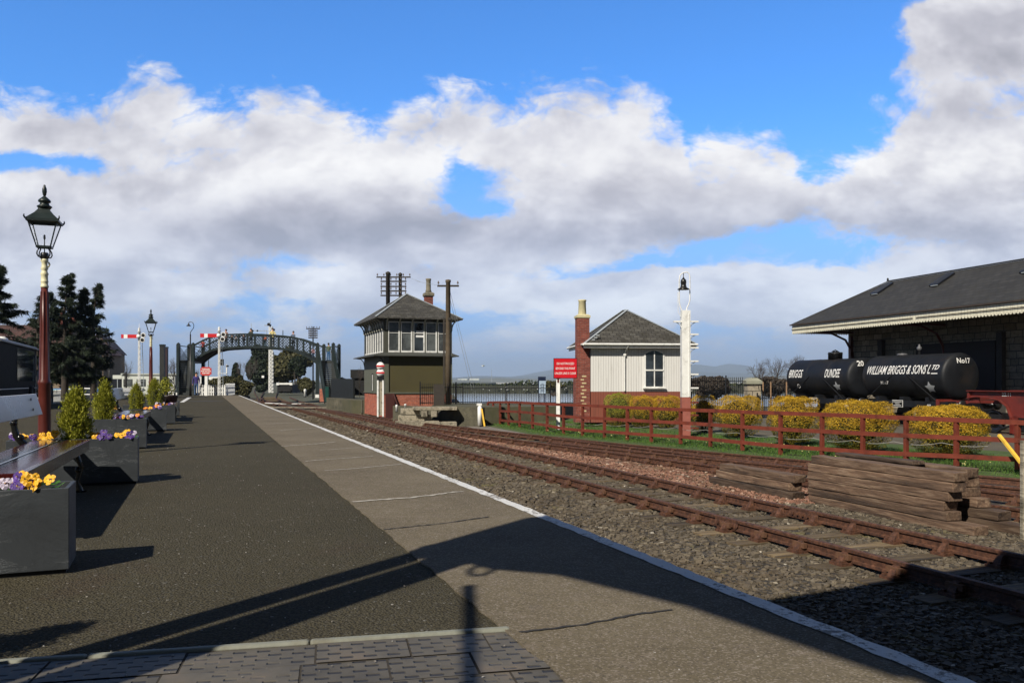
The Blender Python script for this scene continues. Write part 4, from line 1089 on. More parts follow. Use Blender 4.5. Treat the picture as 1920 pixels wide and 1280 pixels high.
# ================================================================== SIGNAL BOX
BX = thing('signal_box', (-7.12,46,-1.0), 'signal box with slate pyramid roof, white framed windows and brick base', 'signal box', rz=R(20))
BW, BD = 3.9, 6.2
q = MB(); q.box((BW/2,BD/2,.66),(BW,BD,1.32)); q.build('brick_base', M['brick'], BX)
q = MB(); q.box((BW/2,BD/2,2.44),(BW-.06,BD-.06,2.24)); 
q.build('lower_wall', M['olive'], BX)
q = MB(); q.box((-.0,BD/2,2.44),(.05,BD,2.24)); q.box((.13,-.0,2.44),(.26,.07,2.24)); q.box((BW-.06,0,2.44),(.16,.07,2.24)); q.box((BW/2,-.012,1.36),(BW+.06,.08,.09)); q.box((-.02,BD/2,1.36),(.08,BD,.09)); q.build('side_boarding', M['greygreen'], BX)
q = MB(); q.box((BW/2,BD/2,4.5),(BW-.5,BD-.5,1.9)); q.build('inner_room', M['dark'], BX)
for i, yy_ in enumerate((1.5, 3.3)):
    wn = MB(); wn.box((-.035,yy_,1.95),(.03,.34,1.05)); wo_ = wn.build('window', M['dark'], BX); q = MB(); q.box((-.055,yy_-.10,1.93),(.02,.10,.95)); q.build('frame', M['white'], wo_)
# skirt ledge between the floors
q = MB(); zc = 3.56
def ring(x0,y0,x1,y1,z): return [(x0,y0,z),(x1,y0,z),(x1,y1,z),(x0,y1,z)]
o_, i_ = ring(-.62,-.34,BW+.34,BD+.5,zc-.10), ring(-.02,-.02,BW+.02,BD+.02,zc+.06)
o2, i2 = ring(-.62,-.34,BW+.34,BD+.5,zc-.15), ring(-.02,-.02,BW+.02,BD+.02,zc-.10)
q.add(o_+i_+o2+i2, [(k,(k+1)%4,4+(k+1)%4,4+k) for k in range(4)]+[(8+k,8+(k+1)%4,(k+1)%4,k) for k in range(4)]+[(12+k,12+(k+1)%4,8+(k+1)%4,8+k) for k in range(4)])
q.build('ledge', surf('ledge_dark', (.05,.052,.045), .2, 6, .7, .1), BX)
q = MB()
for yy_ in (.1, BD-.1):
    q.tube([(-.02,yy_,2.9),(-.08,yy_,3.2),(-.25,yy_,3.38),(-.55,yy_,3.42)], .028, 6)
q.build('ledge_bracket', M['iron_green'], BX)
# upper storey framing: front (y=0) and left side (x=0)
zs, zw = 3.63, 5.36
M['side_pane'] = window_glass('side_pane_dark', (.012,.013,.012), .5)
q = MB(); q.box((BW/2,BD/2,5.47),(BW+.02,BD+.02,.2)); q.box((.11,.03,4.55),(.22,.10,1.9)); q.box((BW-.13,.03,4.55),(.26,.10,1.9)); q.box((.03,.12,4.55),(.07,.24,1.9)); q.box((.03,BD-.1,4.55),(.1,.2,1.9)); q.box((BW-.03,BD/2,4.55),(.10,BD,1.9))
q.build('upper_frame', surf('upper_frame_grey', lin(72,72,62), .1, 4, .6, .1), BX)
for k in range(5):
    x0 = .235+k*.715; w_ = .645
    f = MB(); f.box((x0+.022,-.01,(zs+zw)/2),(.04,.06,zw-zs-.02)); f.box((x0+w_-.035,-.015,(zs+zw)/2),(.07,.06,zw-zs-.02)); f.box((x0+w_/2,-.013,zs+.05),(w_-.002,.058,.10)); f.box((x0+w_/2,-.008,4.72),(w_-.01,.03,.028)); f.box((x0+w_/2,-.006,zw-.03),(w_-.003,.05,.055))
    wo_ = f.build('window', M['white'], BX); q = MB(); q.box((x0+w_/2,.012,(zs+zw)/2),(w_-.05,.012,zw-zs)); q.build('pane', M['pane_grey' if k != 2 else 'pane'], wo_)
    if k < 4:
        q = MB(); q.box((x0+w_+.036,0,(zs+zw)/2),(.05,.07,zw-zs)); q.build('mullion', M['greygreen'], BX)
q = MB(); q.box((2.06,-.002+.0,4.78),(.5,.006,.16)); q.box((2.06,-.002,4.55),(.5,.006,.12)); q.build('notice', M['sign_white'], BX)
for k in range(8):
    y0 = .30+k*.715; w_ = .66
    f = MB(); f.box((-.012,y0+.035,(zs+zw)/2-.05),(.07,.05,zw-zs)); f.box((.0,y0+w_/2,zs+.04),(.055,w_,.06))
    wo_ = f.build('window', M['white'], BX); q = MB(); q.box((.012,y0+w_/2+.04,(zs+zw)/2),(.012,w_-.05,zw-zs)); q.build('pane', M['side_pane'], wo_)
def boxbracket(p, out, side_):
    q = MB(); o = Vector(out); p = Vector(p); pts = []
    for t in (0,.2,.4,.6,.8,1): pts.append(p+o*(.42*(1-math.cos(t*math.pi/2)))+Vector((0,0,-.12+.62*math.sin(t*math.pi/2))))
    q.tube(pts, [.05,.045,.042,.042,.042,.05], 6); return q
gb = surf('bracket_grey_paint', lin(168,166,152), .1, 6, .6, .1)
for k in range(6): boxbracket((.14+k*.715 if k < 5 else BW-.08,-.04,5.0),(0,-1,0),0).build('eave_bracket', gb, BX)
for k in range(9): boxbracket((-.06,.28+k*.715 if k else .25,5.0),(-1,0,0),0).build('eave_bracket', gb, BX)
boxbracket((BW+.02,.1,5.0),(1,0,0),0).build('eave_bracket', gb, BX)
# roof
ov = .52; ze = 5.56
def hip_roof(BX_, x0, y0, x1, y1, ze, apex, mat, th=.07, flash=True, name='roof', ridge=None, fw=.11):
    q = MB(); c = ring(x0,y0,x1,y1,ze); b = ring(x0,y0,x1,y1,ze-th); ap = [apex] if ridge is None else ridge
    if ridge is None: q.add(c+[apex], [(0,1,4),(1,2,4),(2,3,4),(3,0,4)])
    else: q.add(c+list(ridge), [(0,1,4),(1,2,5,4),(2,3,5),(3,0,4,5)])
    q.add(b+c, [(3,2,1,0)]+[(k,(k+1)%4,4+(k+1)%4,4+k) for k in range(4)])
    r_ = q.build(name, mat, BX_)
    if flash:
        f = MB()
        for k in range(4):
            e = ap[0] if ridge is None else (ap[0] if k in (0,1) else ap[1])
            p0 = Vector(c[k])+Vector((0,0,.015)); p1 = Vector(e)+Vector((0,0,.03)); f.bar(p0, p1, fw, .025)
        if ridge is not None: f.bar(Vector(ridge[0])+Vector((0,0,.03)), Vector(ridge[1])+Vector((0,0,.03)), fw, .03)
        f.build('hip_flashing', M['slate_metal'], r_)
    return r_
hip_roof(BX, -ov-.05, -ov, BW+ov, BD+ov, ze, (1.95,2.95,7.22), M['slate'])
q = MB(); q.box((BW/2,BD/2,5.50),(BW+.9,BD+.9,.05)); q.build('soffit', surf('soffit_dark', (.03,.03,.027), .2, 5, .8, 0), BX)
q = MB(); q.box((3.45,3.6,6.55),(.46,.46,1.3)); ch_ = q.build('chimney', M['brick_dark'], BX)
q = MB(); q.lathe([(.36,7.17),(.42,7.22),(.42,7.36),(.34,7.42),(.2,7.46)], (3.45,3.6,0), 4, False, R(45)); q.lathe([(.17,7.44),(.20,7.5),(.155,7.6),(.145,8.15),(.17,8.2),(.17,8.28),(.12,8.29)], (3.45,3.6,0), 12); q.build('chimney_pot', surf('pot_buff', lin(118,112,96), .2, 8, .8, .3), ch_)
q = MB(); q.box((-.12,3.6,5.22),(.10,.62,.34)); q.build('lamp_box', M['white'], BX)
q = MB(); q.box((-.05,1.55,2.86),(.04,.28,.26)); q.build('notice', M['sign_white'], BX)
q = MB(); q.box((.32,-.09,.62),(.5,.10,1.42)); q.bar((.55,-.1,1.3),(.95,-.35,-.05),.16,.06); q.build('rodding_board', surf('maroon_board', lin(72,34,30), .2, 5, .7, .3), BX)
# ================================================================== TELEGRAPH POLES
def arm_with_pots(q, pot, c, L_, n, rz=0, h=.09):
    cx_, cy_, cz_ = c; d = Vector((math.cos(rz),math.sin(rz),0)); q.box(c,(L_,.09,h),rz)
    for i in range(n):
        t = (i-(n-1)/2)/(n-1)*(L_-.12)
        if abs(t) < .18 and n > 2 and L_ > 1: t = .18 if t >= 0 else -.18
        p = Vector(c)+d*t; pot.lathe([(.012,.0),(.012,.08),(.045,.09),(.05,.14),(.03,.17),(.035,.2),(.02,.22)], (p.x,p.y,p.z-.16 if False else p.z+.04), 8)
hp = thing('telegraph_pole', (gx(727.5,58),58,-.3), 'double telegraph pole with five crossarms behind the signal box', 'telegraph pole')
q = MB(); q.lathe([(.16,0),(.145,8.8),(.17,8.82),(.17,8.95),(.02,9.02)], (0,0,0), 10); q.lathe([(.13,0),(.115,8.75),(.14,8.77),(.14,8.9),(.02,8.98)], (.82,.3,0), 10); q.build('pole', M['wood_dark'], hp)
for i, (y_, x0, x1) in enumerate(((519.5,706,770),(527.5,713.5,762),(537,713.5,762),(545.5,713.5,762),(554,713.5,762))):
    q = MB(); pt = MB(); arm_with_pots(q, pt, (gx((x0+x1)/2,58)-hp.location.x, .0, gz(y_,58)+.3), (x1-x0)*58/FPX, 6); a_o = q.build('crossarm', M['wood_dark'], hp); pt.build('insulators', M['insul'], a_o)
tp = thing('telegraph_pole', (gx(838.5,44),44,-.3), 'single wooden telegraph pole at the front right corner of the signal box', 'telegraph pole')
q = MB(); q.lathe([(.155,0),(.15,3),(.12,6.55),(.145,6.57),(.145,6.70),(.02,6.73)], (.05,0,0), 12); q.build('pole', surf('brown_pole', lin(88,76,60), .25, 5, .8, .4, 30), tp)
q = MB(); q.box((-.17,-.03,2.3),(.09,.09,4.6)); q.build('conduit', M['wood_dark'], tp)
q = MB(); pt = MB(); arm_with_pots(q, pt, (.05,-.02,6.38), 1.15, 2); q.box((.12,-.12,4.62),(.14,.1,.12)); ao = q.build('crossarm', M['wood_dark'], tp); pt.build('insulators', M['insul'], ao)
for a, b in (((.1,0,5.9),(1.45,1.4,0)),((.1,0,6.3),(1.6,1.5,0))):
    q = MB(); q.tube([a,b], .009, 4); q.build('stay_wire', M['slate_metal'], tp)
q = MB()
for x_ in (.35, 0): q.tube([(hp.location.x+1.6+x_,58.2,gz(521+x_*14,58)),(gx(790,50),50,gz(529,50)),(gx(822,44),44,gz(535,44))], .008, 4)
tag(q.build('telegraph_wires', M['slate_metal']), 'thin wires strung from the double pole to the single pole', 'wires')
def tel_pole(px, ytop, ybase, Y, arms, label, wpx=3.2):
    zb, zt = gz(ybase,Y), gz(ytop,Y); t = thing('telegraph_pole', (gx(px,Y),Y,zb), label, 'telegraph pole'); H = zt-zb; r_ = wpx*Y/FPX/2
    q = MB(); q.lathe([(r_*1.15,0),(r_*.85,H-.05),(r_*1.2,H-.04),(r_*.6,H)], (0,0,0), 8); q.build('pole', M['wood_dark'], t)
    for y_, hw in arms:
        q = MB(); pt = MB(); arm_with_pots(q, pt, (0,-.02,gz(y_,Y)-zb), 2*hw*Y/FPX, 6, 0, .12); a_o = q.build('crossarm', M['wood_dark'], t); pt.build('insulators', M['insul'], a_o)
tel_pole(587, 612, 748, 92, [(616,13),(620,8.5),(624.5,8.5),(628.5,8.5),(633,8.5)], 'telegraph pole with five crossarms right of the footbridge arch', 2.6)
tel_pole(530.5, 619, 700, 190, [(654,6),(657.5,6),(661.5,6)], 'distant telegraph pole seen through the footbridge arch', 1.6)
# ================================================================== GROUND BEHIND: raised bank and retaining wall right of the line
q = MB(); q.slab([(-3.2,42),(-1.5,40.5),(3.0,38.6),(9,40),(30,36),(60,60),(-4,77.9),(-16,77),(-15,60),(-12.2,55),(-9.3,52.5),(-3.2,44.5)], -1.3, -.22) if False else q.slab([(-4.1,42.4),(-1.4,39.4),(2.2,40.4),(4,47.5),(-3.0,47.5),(-5.6,79),(-16.6,79),(-12.8,58.5),(-10.4,53.5),(-8.2,52.6),(-4.0,53)], -1.3, -.22)
tag(q.build('raised_bank', surf('bank_ground', (.075,.07,.04), .3, 2, .95, .6, 20, dirt=(.05,.055,.025), dirt_amt=.7)), kind='structure')
wallm = surf('mossy_concrete_wall', (.085,.078,.052), .4, 3, .9, .9, 12, dirt=(.15,.135,.095), dirt_amt=.7, bd=.04)
q = MB(); pts = [(gx(787,41),41),(gx(905,38.5),38.5)]
q.bar((pts[0][0]-1.3,pts[0][1]+.6,-.66),(pts[1][0],pts[1][1],-.66),.35,.9)
tag(q.build('retaining_wall', wallm), 'mossy low concrete wall behind the grey timber pile', 'wall')
q = MB(); q.bar((gx(617,58),58,-.55),(gx(684,53.2),53.2,-.6),.4,.85)
tag(q.build('retaining_wall', wallm), 'low rough stone wall between the footbridge stairs and the signal box', 'wall')
q = MB(); q.bar((gx(622,62),62,.35),(gx(664,58),58,.35),.12,1.7); tag(q.build('solid_fence', surf('black_fence_boards', (.012,.014,.014), .2, 4, .6, .1)), 'dark solid fence beside the footbridge stairs', 'fence')
q = MB(); q.box((gx(672.5,60),60,.75),(.9,.5,1.5)); q.box((gx(672,60),60,1.55),(1.0,.8,.62)); tag(q.build('dark_hut', M['dark']), 'small black box shed on a post left of the signal box', 'shed')
# ---- black railings along the harbour
def railing(a, b, z0, h, label, pitch=.13, post=2.4):
    a = Vector((a[0],a[1],z0)); b = Vector((b[0],b[1],z0)); L_ = (b-a).length; t = thing('railing', a, label, 'railing'); d = (b-a)/L_
    q = MB(); n = int(L_/pitch)
    for i in range(n): p = d*(i*pitch); q.box((p.x,p.y,h/2+.03),(.02,.02,h), math.atan2(d.y,d.x)); q.lathe([(.0,0),(.018,.03),(0,.1)], (p.x,p.y,h), 4, False)
    for z in (.12,h-.14): q.bar(Vector((0,0,z)), d*L_+Vector((0,0,z)), .03, .04)
    q.build('bars', M['iron_black'], t)
    for i in range(int(L_/post)+1): p = d*min(i*post,L_); q = MB(); q.box((p.x,p.y,h/2+.08),(.06,.06,h+.16)); q.build('post', M['iron_black'], t)
railing((gx(788,42.5),42.5), (gx(868,44.5),44.5), -.22, 1.05, 'black railings between the signal box and the harbour')
railing((gx(868,44.5),44.5), (gx(1082,43),43), -.22, 1.0, 'black harbour railings running behind the red wooden fence')
railing((gx(1296,41),41), (gx(1398,43),43), -.9, 2.05, 'tall black railings between the white hut and the stone pier', .15)
railing((gx(1420,43.5),43.5), (gx(1500,45),45), -.9, 1.15, 'low black railings behind the rusty gate bars', .13)
q = MB(); q.box((gx(823,42.2),42.2,.30),(.55,.06,1.1)); tag(q.build('dark_gate', M['wood_dark']), 'dark wooden gate at the right corner of the signal box', 'gate')
# ---- grey timber pile beside the signal box
def pl_timber(q, a, b, w_, h_): q.bar(a, b, w_, h_)
TP = [((742,783),(822,793),.30,.28,-.98,'bottom'),((748,777),(808,788),.28,.25,-.72,'second'),((752,765),(786,769),.30,.28,-.42,'end'),((775,764),(856,770),.9,.14,-.28,'top'),((790,792),(855,800),.3,.22,-1.0,'front')]
LBL = ['long grey timber at the bottom of the pile by the signal box','second grey timber up in the pile by the signal box','short thick grey block on the left of the pile by the signal box','wide dark plank lying on top of the pile by the signal box','low weathered timber lying in front of the pile by the signal box']
for (a, b, w_, h_, z, _), lab in zip(TP, LBL):
    Ya = 38.4 if z < -.9 else 38.9; q = MB(); q.box((0,0,0),((b[0]-a[0])*Ya/FPX*1.02, w_+.3, h_)); o = q.build('grey_timber', M['timber_grey'], bevel=.015)
    o.location = (gx((a[0]+b[0])/2,Ya), Ya, z+.02); o.rotation_euler = (0,0,R(rng.uniform(4,14))); tag(o, lab, 'timber', 'grey timbers piled by the signal box')
for px, lab in ((797,'left short packing block under the wide dark plank'),(815,'right short packing block under the wide dark plank')):
    q = MB(); q.box((0,0,0),(.28,.5,.28)); o = q.build('packing_block', M['timber_grey'], bevel=.02); o.location = (gx(px,38.6),38.5,-.50); tag(o, lab, 'timber', 'packing blocks')
# ---- disc ground signal
def disc_signal(px, Y, label, zb=-1.03):
    t = thing('disc_signal', (gx(px,Y),Y,zb), label, 'signal')
    H = 2.05*1.0; q = MB()
    for s_ in (-1,1): q.box((s_*.14,0,1.12),(.085,.12,1.95))
    q.build('post', M['white'], t); q = MB(); q.box((0,.03,1.12),(.196,.04,1.8)); q.build('web', M['timber_grey'], t); q = MB()
    for s_ in (-1,1): q.box((s_*.14,0,.07),(.087,.122,.16))
    q.box((0,.05,2.22),(.34,.2,.3)); q.lathe([(.06,2.3),(.07,2.5)],(-.0,.06,0),8); q.build('lamp_case', M['iron_black'], t)
    for k, z in enumerate((2.50,2.86)):
        q = MB(); Mx = Matrix.Rotation(R(90),3,'X'); b0 = 0; q.lathe([(.205,-.012),(.205,.012)], (0,0,0), 24); q.v = [tuple(Mx @ Vector(p)+Vector((0,-.06,z))) for p in q.v]; dsc = q.build('disc', M['sign_white'], t)
        q = MB(); q.box((0,-.078,z),(.43,.012,.085)); q.build('red_bar', M['signal_red'], dsc)
    return t
disc_signal(713.5, 44.2, 'white ground signal with two red striped discs before the signal box')
def marker(px, Y, y0, y1, label, wpx=5):
    zb, zt = gz(y1,Y), gz(y0,Y); t = thing('marker_post', (gx(px,Y),Y,zb), label, 'marker post'); H = zt-zb; r_ = wpx*Y/FPX/2
    q = MB(); q.lathe([(r_,H*.08),(r_*.8,H*.6),(r_*1.1,H*.65),(r_*1.1,H*.92),(r_*.7,H)], (0,0,0), 10); q.build('post', M['white'], t); q = MB(); q.lathe([(r_*1.2,0),(r_*1.2,H*.1)], (0,0,0), 10); q.build('base', M['iron_black'], t)
marker(572, 95, 729, 744, 'small white ground marker under the right end of the footbridge', 4.5)
marker(743.6, 40, 758.5, 772, 'small white marker stub left of the grey timber pile', 4)
marker(760, 41, 757, 765, 'tiny white marker stub behind the grey timber pile', 4)
# ================================================================== WHITE HUT
HT = thing('hut', (gx(1108,37),37,-.82), 'white boarded hut with red-brown base, slate roof and brick chimney', 'hut', rz=R(5))
HW, HD = 4.42, 3.9
q = MB(); q.box((HW/2,HD/2,.68),(HW-.01,HD-.01,1.38)); q.build('lower_wall', M['board_red'], HT)
q = MB(); q.box((HW/2,HD/2,2.40),(HW,HD,2.06)); q.build('upper_wall', M['board_white'], HT)
wx, wy0, wy1 = 2.88, 1.50, 3.10
wh = MB(); 
def arched(x0,x1,z0,z1,rise,n=8): return [(x0,z0),(x1,z0),(x1,z1)]+[(x1-(x1-x0)*i/n, z1+rise*math.sin(math.pi*i/n)) for i in range(1,n)]+[(x0,z1)]
wh.prism(arched(wx-.47,wx+.47,wy0,wy1,.16), -.04, .02); wo_ = wh.build('window', M['white'], HT)
q = MB(); q.prism(arched(wx-.39,wx+.39,wy0+.10,wy1-.03,.13), -.052, -.041); q.build('pane', M['pane'], wo_)
q = MB(); q.box((wx,-.062,(wy0+wy1)/2+.06),(.045,.022,1.62)); q.box((wx,-.068,2.33),(.82,.035,.06)); q.box((wx,-.08,wy0+.03),(1.04,.12,.06)); q.build('glazing_bars', M['white'], wo_)
hip_roof(HT, -.36,-.34,HW+.34,HD+.36,3.50,None,M['slate'], ridge=[(HW/2-.18,HD/2-.25,5.16),(HW/2-.28,HD/2+.15,5.16)], th=.04, fw=.13)
q = MB()
for a, b in (((-.33,-.31,3.40),(HW+.31,-.31,3.40)),((-.33,-.31,3.40),(-.33,HD+.3,3.40)),((HW+.31,-.31,3.40),(HW+.31,HD+.3,3.40))): q.bar(a,b,.03,.17)
q.build('fascia', M['white'], HT)
q = MB(); q.tube([(-.40,-.39,3.47),(HW+.36,-.39,3.47)], .05, 8); q.tube([(-.41,-.39,3.47),(-.41,HD+.3,3.47)], .05, 8); q.tube([(1.62,-.38,3.44),(1.60,-.33,3.36),(1.55,-.12,3.22),(1.52,-.06,3.05),(1.52,-.06,1.4)], .038, 8); q.box((1.52,-.055,3.02),(.12,.10,.10)); q.build('gutter', M['white'], HT)
q = MB(); q.box((-.36,.36,1.42),(.66,.62,2.86)); q.box((-.33,.36,3.74),(.56,.56,1.80)); ch_ = q.build('chimney', M['brick_dark'], HT)
q = MB(); q.lathe([(.36,4.62),(.45,4.68),(.45,4.78),(.30,4.84)], (-.33,.36,0), 4, False, R(45)); q.lathe([(.17,4.80),(.185,4.86),(.165,5.42),(.185,5.44),(.185,5.50),(.14,5.51)], (-.33,.36,0), 14); q.build('chimney_pot', surf('cream_pot', lin(196,188,150), .12, 8, .8, .2), ch_)
q = MB()
for i in range(12): q.box((-.36+(.06 if i % 2 else -.02),.045,.35+i*.155),(.20 if i % 2 else .15,.012,.062))
q.build('cream_bricks', surf('cream_brick', lin(200,182,140), .15, 8, .8, .3), ch_)
q = MB()
for k in range(4): q.box((-.02+k*.10,-.16+.0,3.58+k*.10),(.14,.08,.05))
q.build('step_flashing', M['slate_metal'], HT)
# ---- lamp post with climbing steps
LP = thing('lamp_post', (gx(1285,29.2),29.2,-.95), 'square white post with climbing steps and a hanging black lamp beside the hut', 'lamp post')
zz_ = lambda y: gz(y,29.2)+.95
q = MB(); q.box((0,0,(zz_(582)+zz_(744))/2),(.30,.30,zz_(582)-zz_(744))); q.box((.10,-.16,(zz_(584)+zz_(744))/2-.02),(.03,.02,zz_(588)-zz_(744))); q.build('post', M['white'], LP)
q = MB(); q.box((0,0,zz_(744.2)/2),(.306,.306,zz_(744.2))); q.build('painted_base', surf('base_red', lin(150,86,74), .15, 6, .7, .2, 30), LP)
for i, y_ in enumerate((603,627,652,677,701.5,727)):
    for s_ in ((1,) if i else (1,-1)):
        q = MB(); x1 = .43 if s_ > 0 else -.42; q.box(((.15*s_+x1)/2,-.06,zz_(y_)),(abs(x1-.15*s_)+.02,.13,.05)); q.tube([(s_*.15,-.06,zz_(y_)-.22),(s_*.20,-.06,zz_(y_)-.10),(x1*.8,-.06,zz_(y_)-.02)], .014, 5); q.build('step', M['white'], LP)
for y_ in (754,778,802):
    q = MB(); q.box((.29,-.06,zz_(y_)),(.30,.13,.05)); q.tube([(.15,-.06,zz_(y_)-.22),(.20,-.06,zz_(y_)-.10),(.34,-.06,zz_(y_)-.02)], .014, 5); q.build('step', M['fence_red'], LP)
q = MB(); s1 = 29.2/FPX
hoop = [((x-1285)*s1,0,zz_(y)) for x,y in ((1279,584),(1275,573),(1273.5,565),(1273.5,525),(1275,516),(1280,511.5),(1288,510),(1292,513),(1293.5,520),(1293.5,563),(1291,571),(1288,577),(1287,584))]
q.tube(hoop, .020, 7); q.tube([((x-1285)*s1,0,zz_(y)) for x,y in ((1271,548),(1271.5,585),(1277,594))], .010, 5); q.build('hoop', M['white'], LP)
q = MB(); q.lathe([(.21,zz_(543)),(.215,zz_(542)),(.12,zz_(539)),(.095,zz_(535)),(.095,zz_(531)),(.105,zz_(530)),(.095,zz_(525)),(.06,zz_(523)),(.03,zz_(521)),(.015,zz_(519)),(.012,zz_(512))], ((1281.5-1285)*s1,0,0), 18); q.build('lamp_shade', M['iron_black'], LP)
# ---- red notice "do not proceed"
SG = thing('warning_sign', (gx(1046.5,33.6),33.6,-.95), 'red sign reading DO NOT PROCEED BEYOND THIS POINT on a white post', 'sign')
q = MB(); q.box((0,.05,1.06),(.15,.09,2.12)); q.box((.06,.03,.9),(.03,.12,1.8)); q.build('post', M['white'], SG)
q = MB(); q.box((0,.045,2.06),(.07,.11,.3)); q.build('post_clamp', M['maroon'], SG)
SXc = (1060-1046.5)*33.6/FPX; zc_ = gz(690.3,33.6)+.95
q = MB(); q.box((SXc,-.012,zc_),(.965,.03,.82)); bd_ = q.build('board', M['iron_black'], SG)
q = MB(); q.box((SXc,-.030,zc_),(.92,.012,.775)); rb_ = q.build('red_panel', M['sign_red'], bd_)
for i, l_ in enumerate(('DO NOT PROCEED','BEYOND THIS POINT','UNLESS LINE IS CLEAR')):
    o = text_obj(l_, .092, M['sign_white'], rb_, bold=.006, sx=1.0); o.location = (SXc, -.040, zc_+.185-i*.195)
    wdt = max(v_.co.x for v_ in o.data.vertices)-min(v_.co.x for v_ in o.data.vertices); k_ = (.70,.78,.86)[i]/wdt
    for v_ in o.data.vertices: v_.co.x *= k_
# ---- blue-white info board by the harbour
t = thing('information_board', (gx(1016,44.6),44.6,-.25), 'blue topped white information board on posts by the harbour railings', 'sign')
zi = lambda y: gz(y,44.6)+.25
q = MB(); q.box((0,0,(zi(706)+zi(737))/2),(.42,.10,zi(706)-zi(737))); q.box((-.15,0,zi(737)/2),(.05,.06,zi(737))); q.box((.15,0,zi(737)/2),(.05,.06,zi(737))); q.build('frame', surf('navy_frame', (.01,.018,.05), .2, 4, .4, 0), t)
q = MB(); q.box((.03,-.056,(zi(714)+zi(737))/2),(.36,.012,zi(714)-zi(737.6))); pn = q.build('panel', surf('pale_blue_panel', (.36,.46,.58), .06, 3, .5, 0), t)
q = MB()
for i in range(6): q.box((.03,-.066,zi(719)-i*.075-.03*(i>1)),((.10,.24,.2,.24,.18,.22)[i],.004,.028))
q.build('text_lines', surf('dark_print', (.03,.05,.10), .1, 4, .5, 0), pn)
# ---- short white post with a yellow stick at the fence end
t = thing('short_post', (gx(899.5,38.2),38.2,-1.03), 'short white post with a flat cap at the left end of the red fence', 'post')
q = MB(); q.lathe([(.10,0),(.10,.92)], (0,0,0), 10); q.box((-.02,0,.97),(.24,.2,.10)); q.build('post', M['white'], t)
q = MB(); q.bar((gx(903,38),38,gz(766,38)),(gx(908.5,37.6),37.6,gz(799,37.6)),.07,.03); tag(q.build('yellow_stick', M['yellow']), 'thin yellow stick leaning by the short white post', 'stick')
# ================================================================== RED FENCE
FN = thing('fence', (0,0,0), 'red-brown three rail wooden fence running beside the sidings', 'fence')
for i, (x, y, zb, zt) in enumerate(FP):
    q = MB(); w_ = .10; j_ = rng.uniform(-.025,.02); q.box((x,y+.055,(zb+zt)/2-.06+j_/2),(w_,.085,zt-zb+.02+j_), R(20+rng.uniform(-6,6))); q.build('post', M['fence_red'], FN, bevel=.006)
for k, fr_ in enumerate((1.0,.61,.20)):
    q = MB()
    for (x0,y0,b0,t0),(x1,y1,b1,t1) in zip(FP[:-1],FP[1:]):
        z0 = b0+(t0-b0)*fr_-.05; z1 = b1+(t1-b1)*fr_-.05; q.bar((x0,y0-.01,z0),(x1,y1-.01,z1),.045,.105)
    q.build('rail', M['fence_red'], FN)
q = MB(); rp = []
for i in range(8, 20):
    (x0,y0,b0,t0),(x1,y1,b1,t1) = FP[i],FP[i+1]
    for s_ in range(5): tt = s_/5; rp.append((x0+(x1-x0)*tt, y0+(y1-y0)*tt+.7, b0+(b1-b0)*tt+.42-.07*math.sin(math.pi*tt)))
q.tube(rp, .006, 5); tag(q.build('rope', surf('grey_rope', (.35,.34,.31), .1, 9, .8, 0)), 'thin grey rope sagging behind the red fence rails', 'rope')
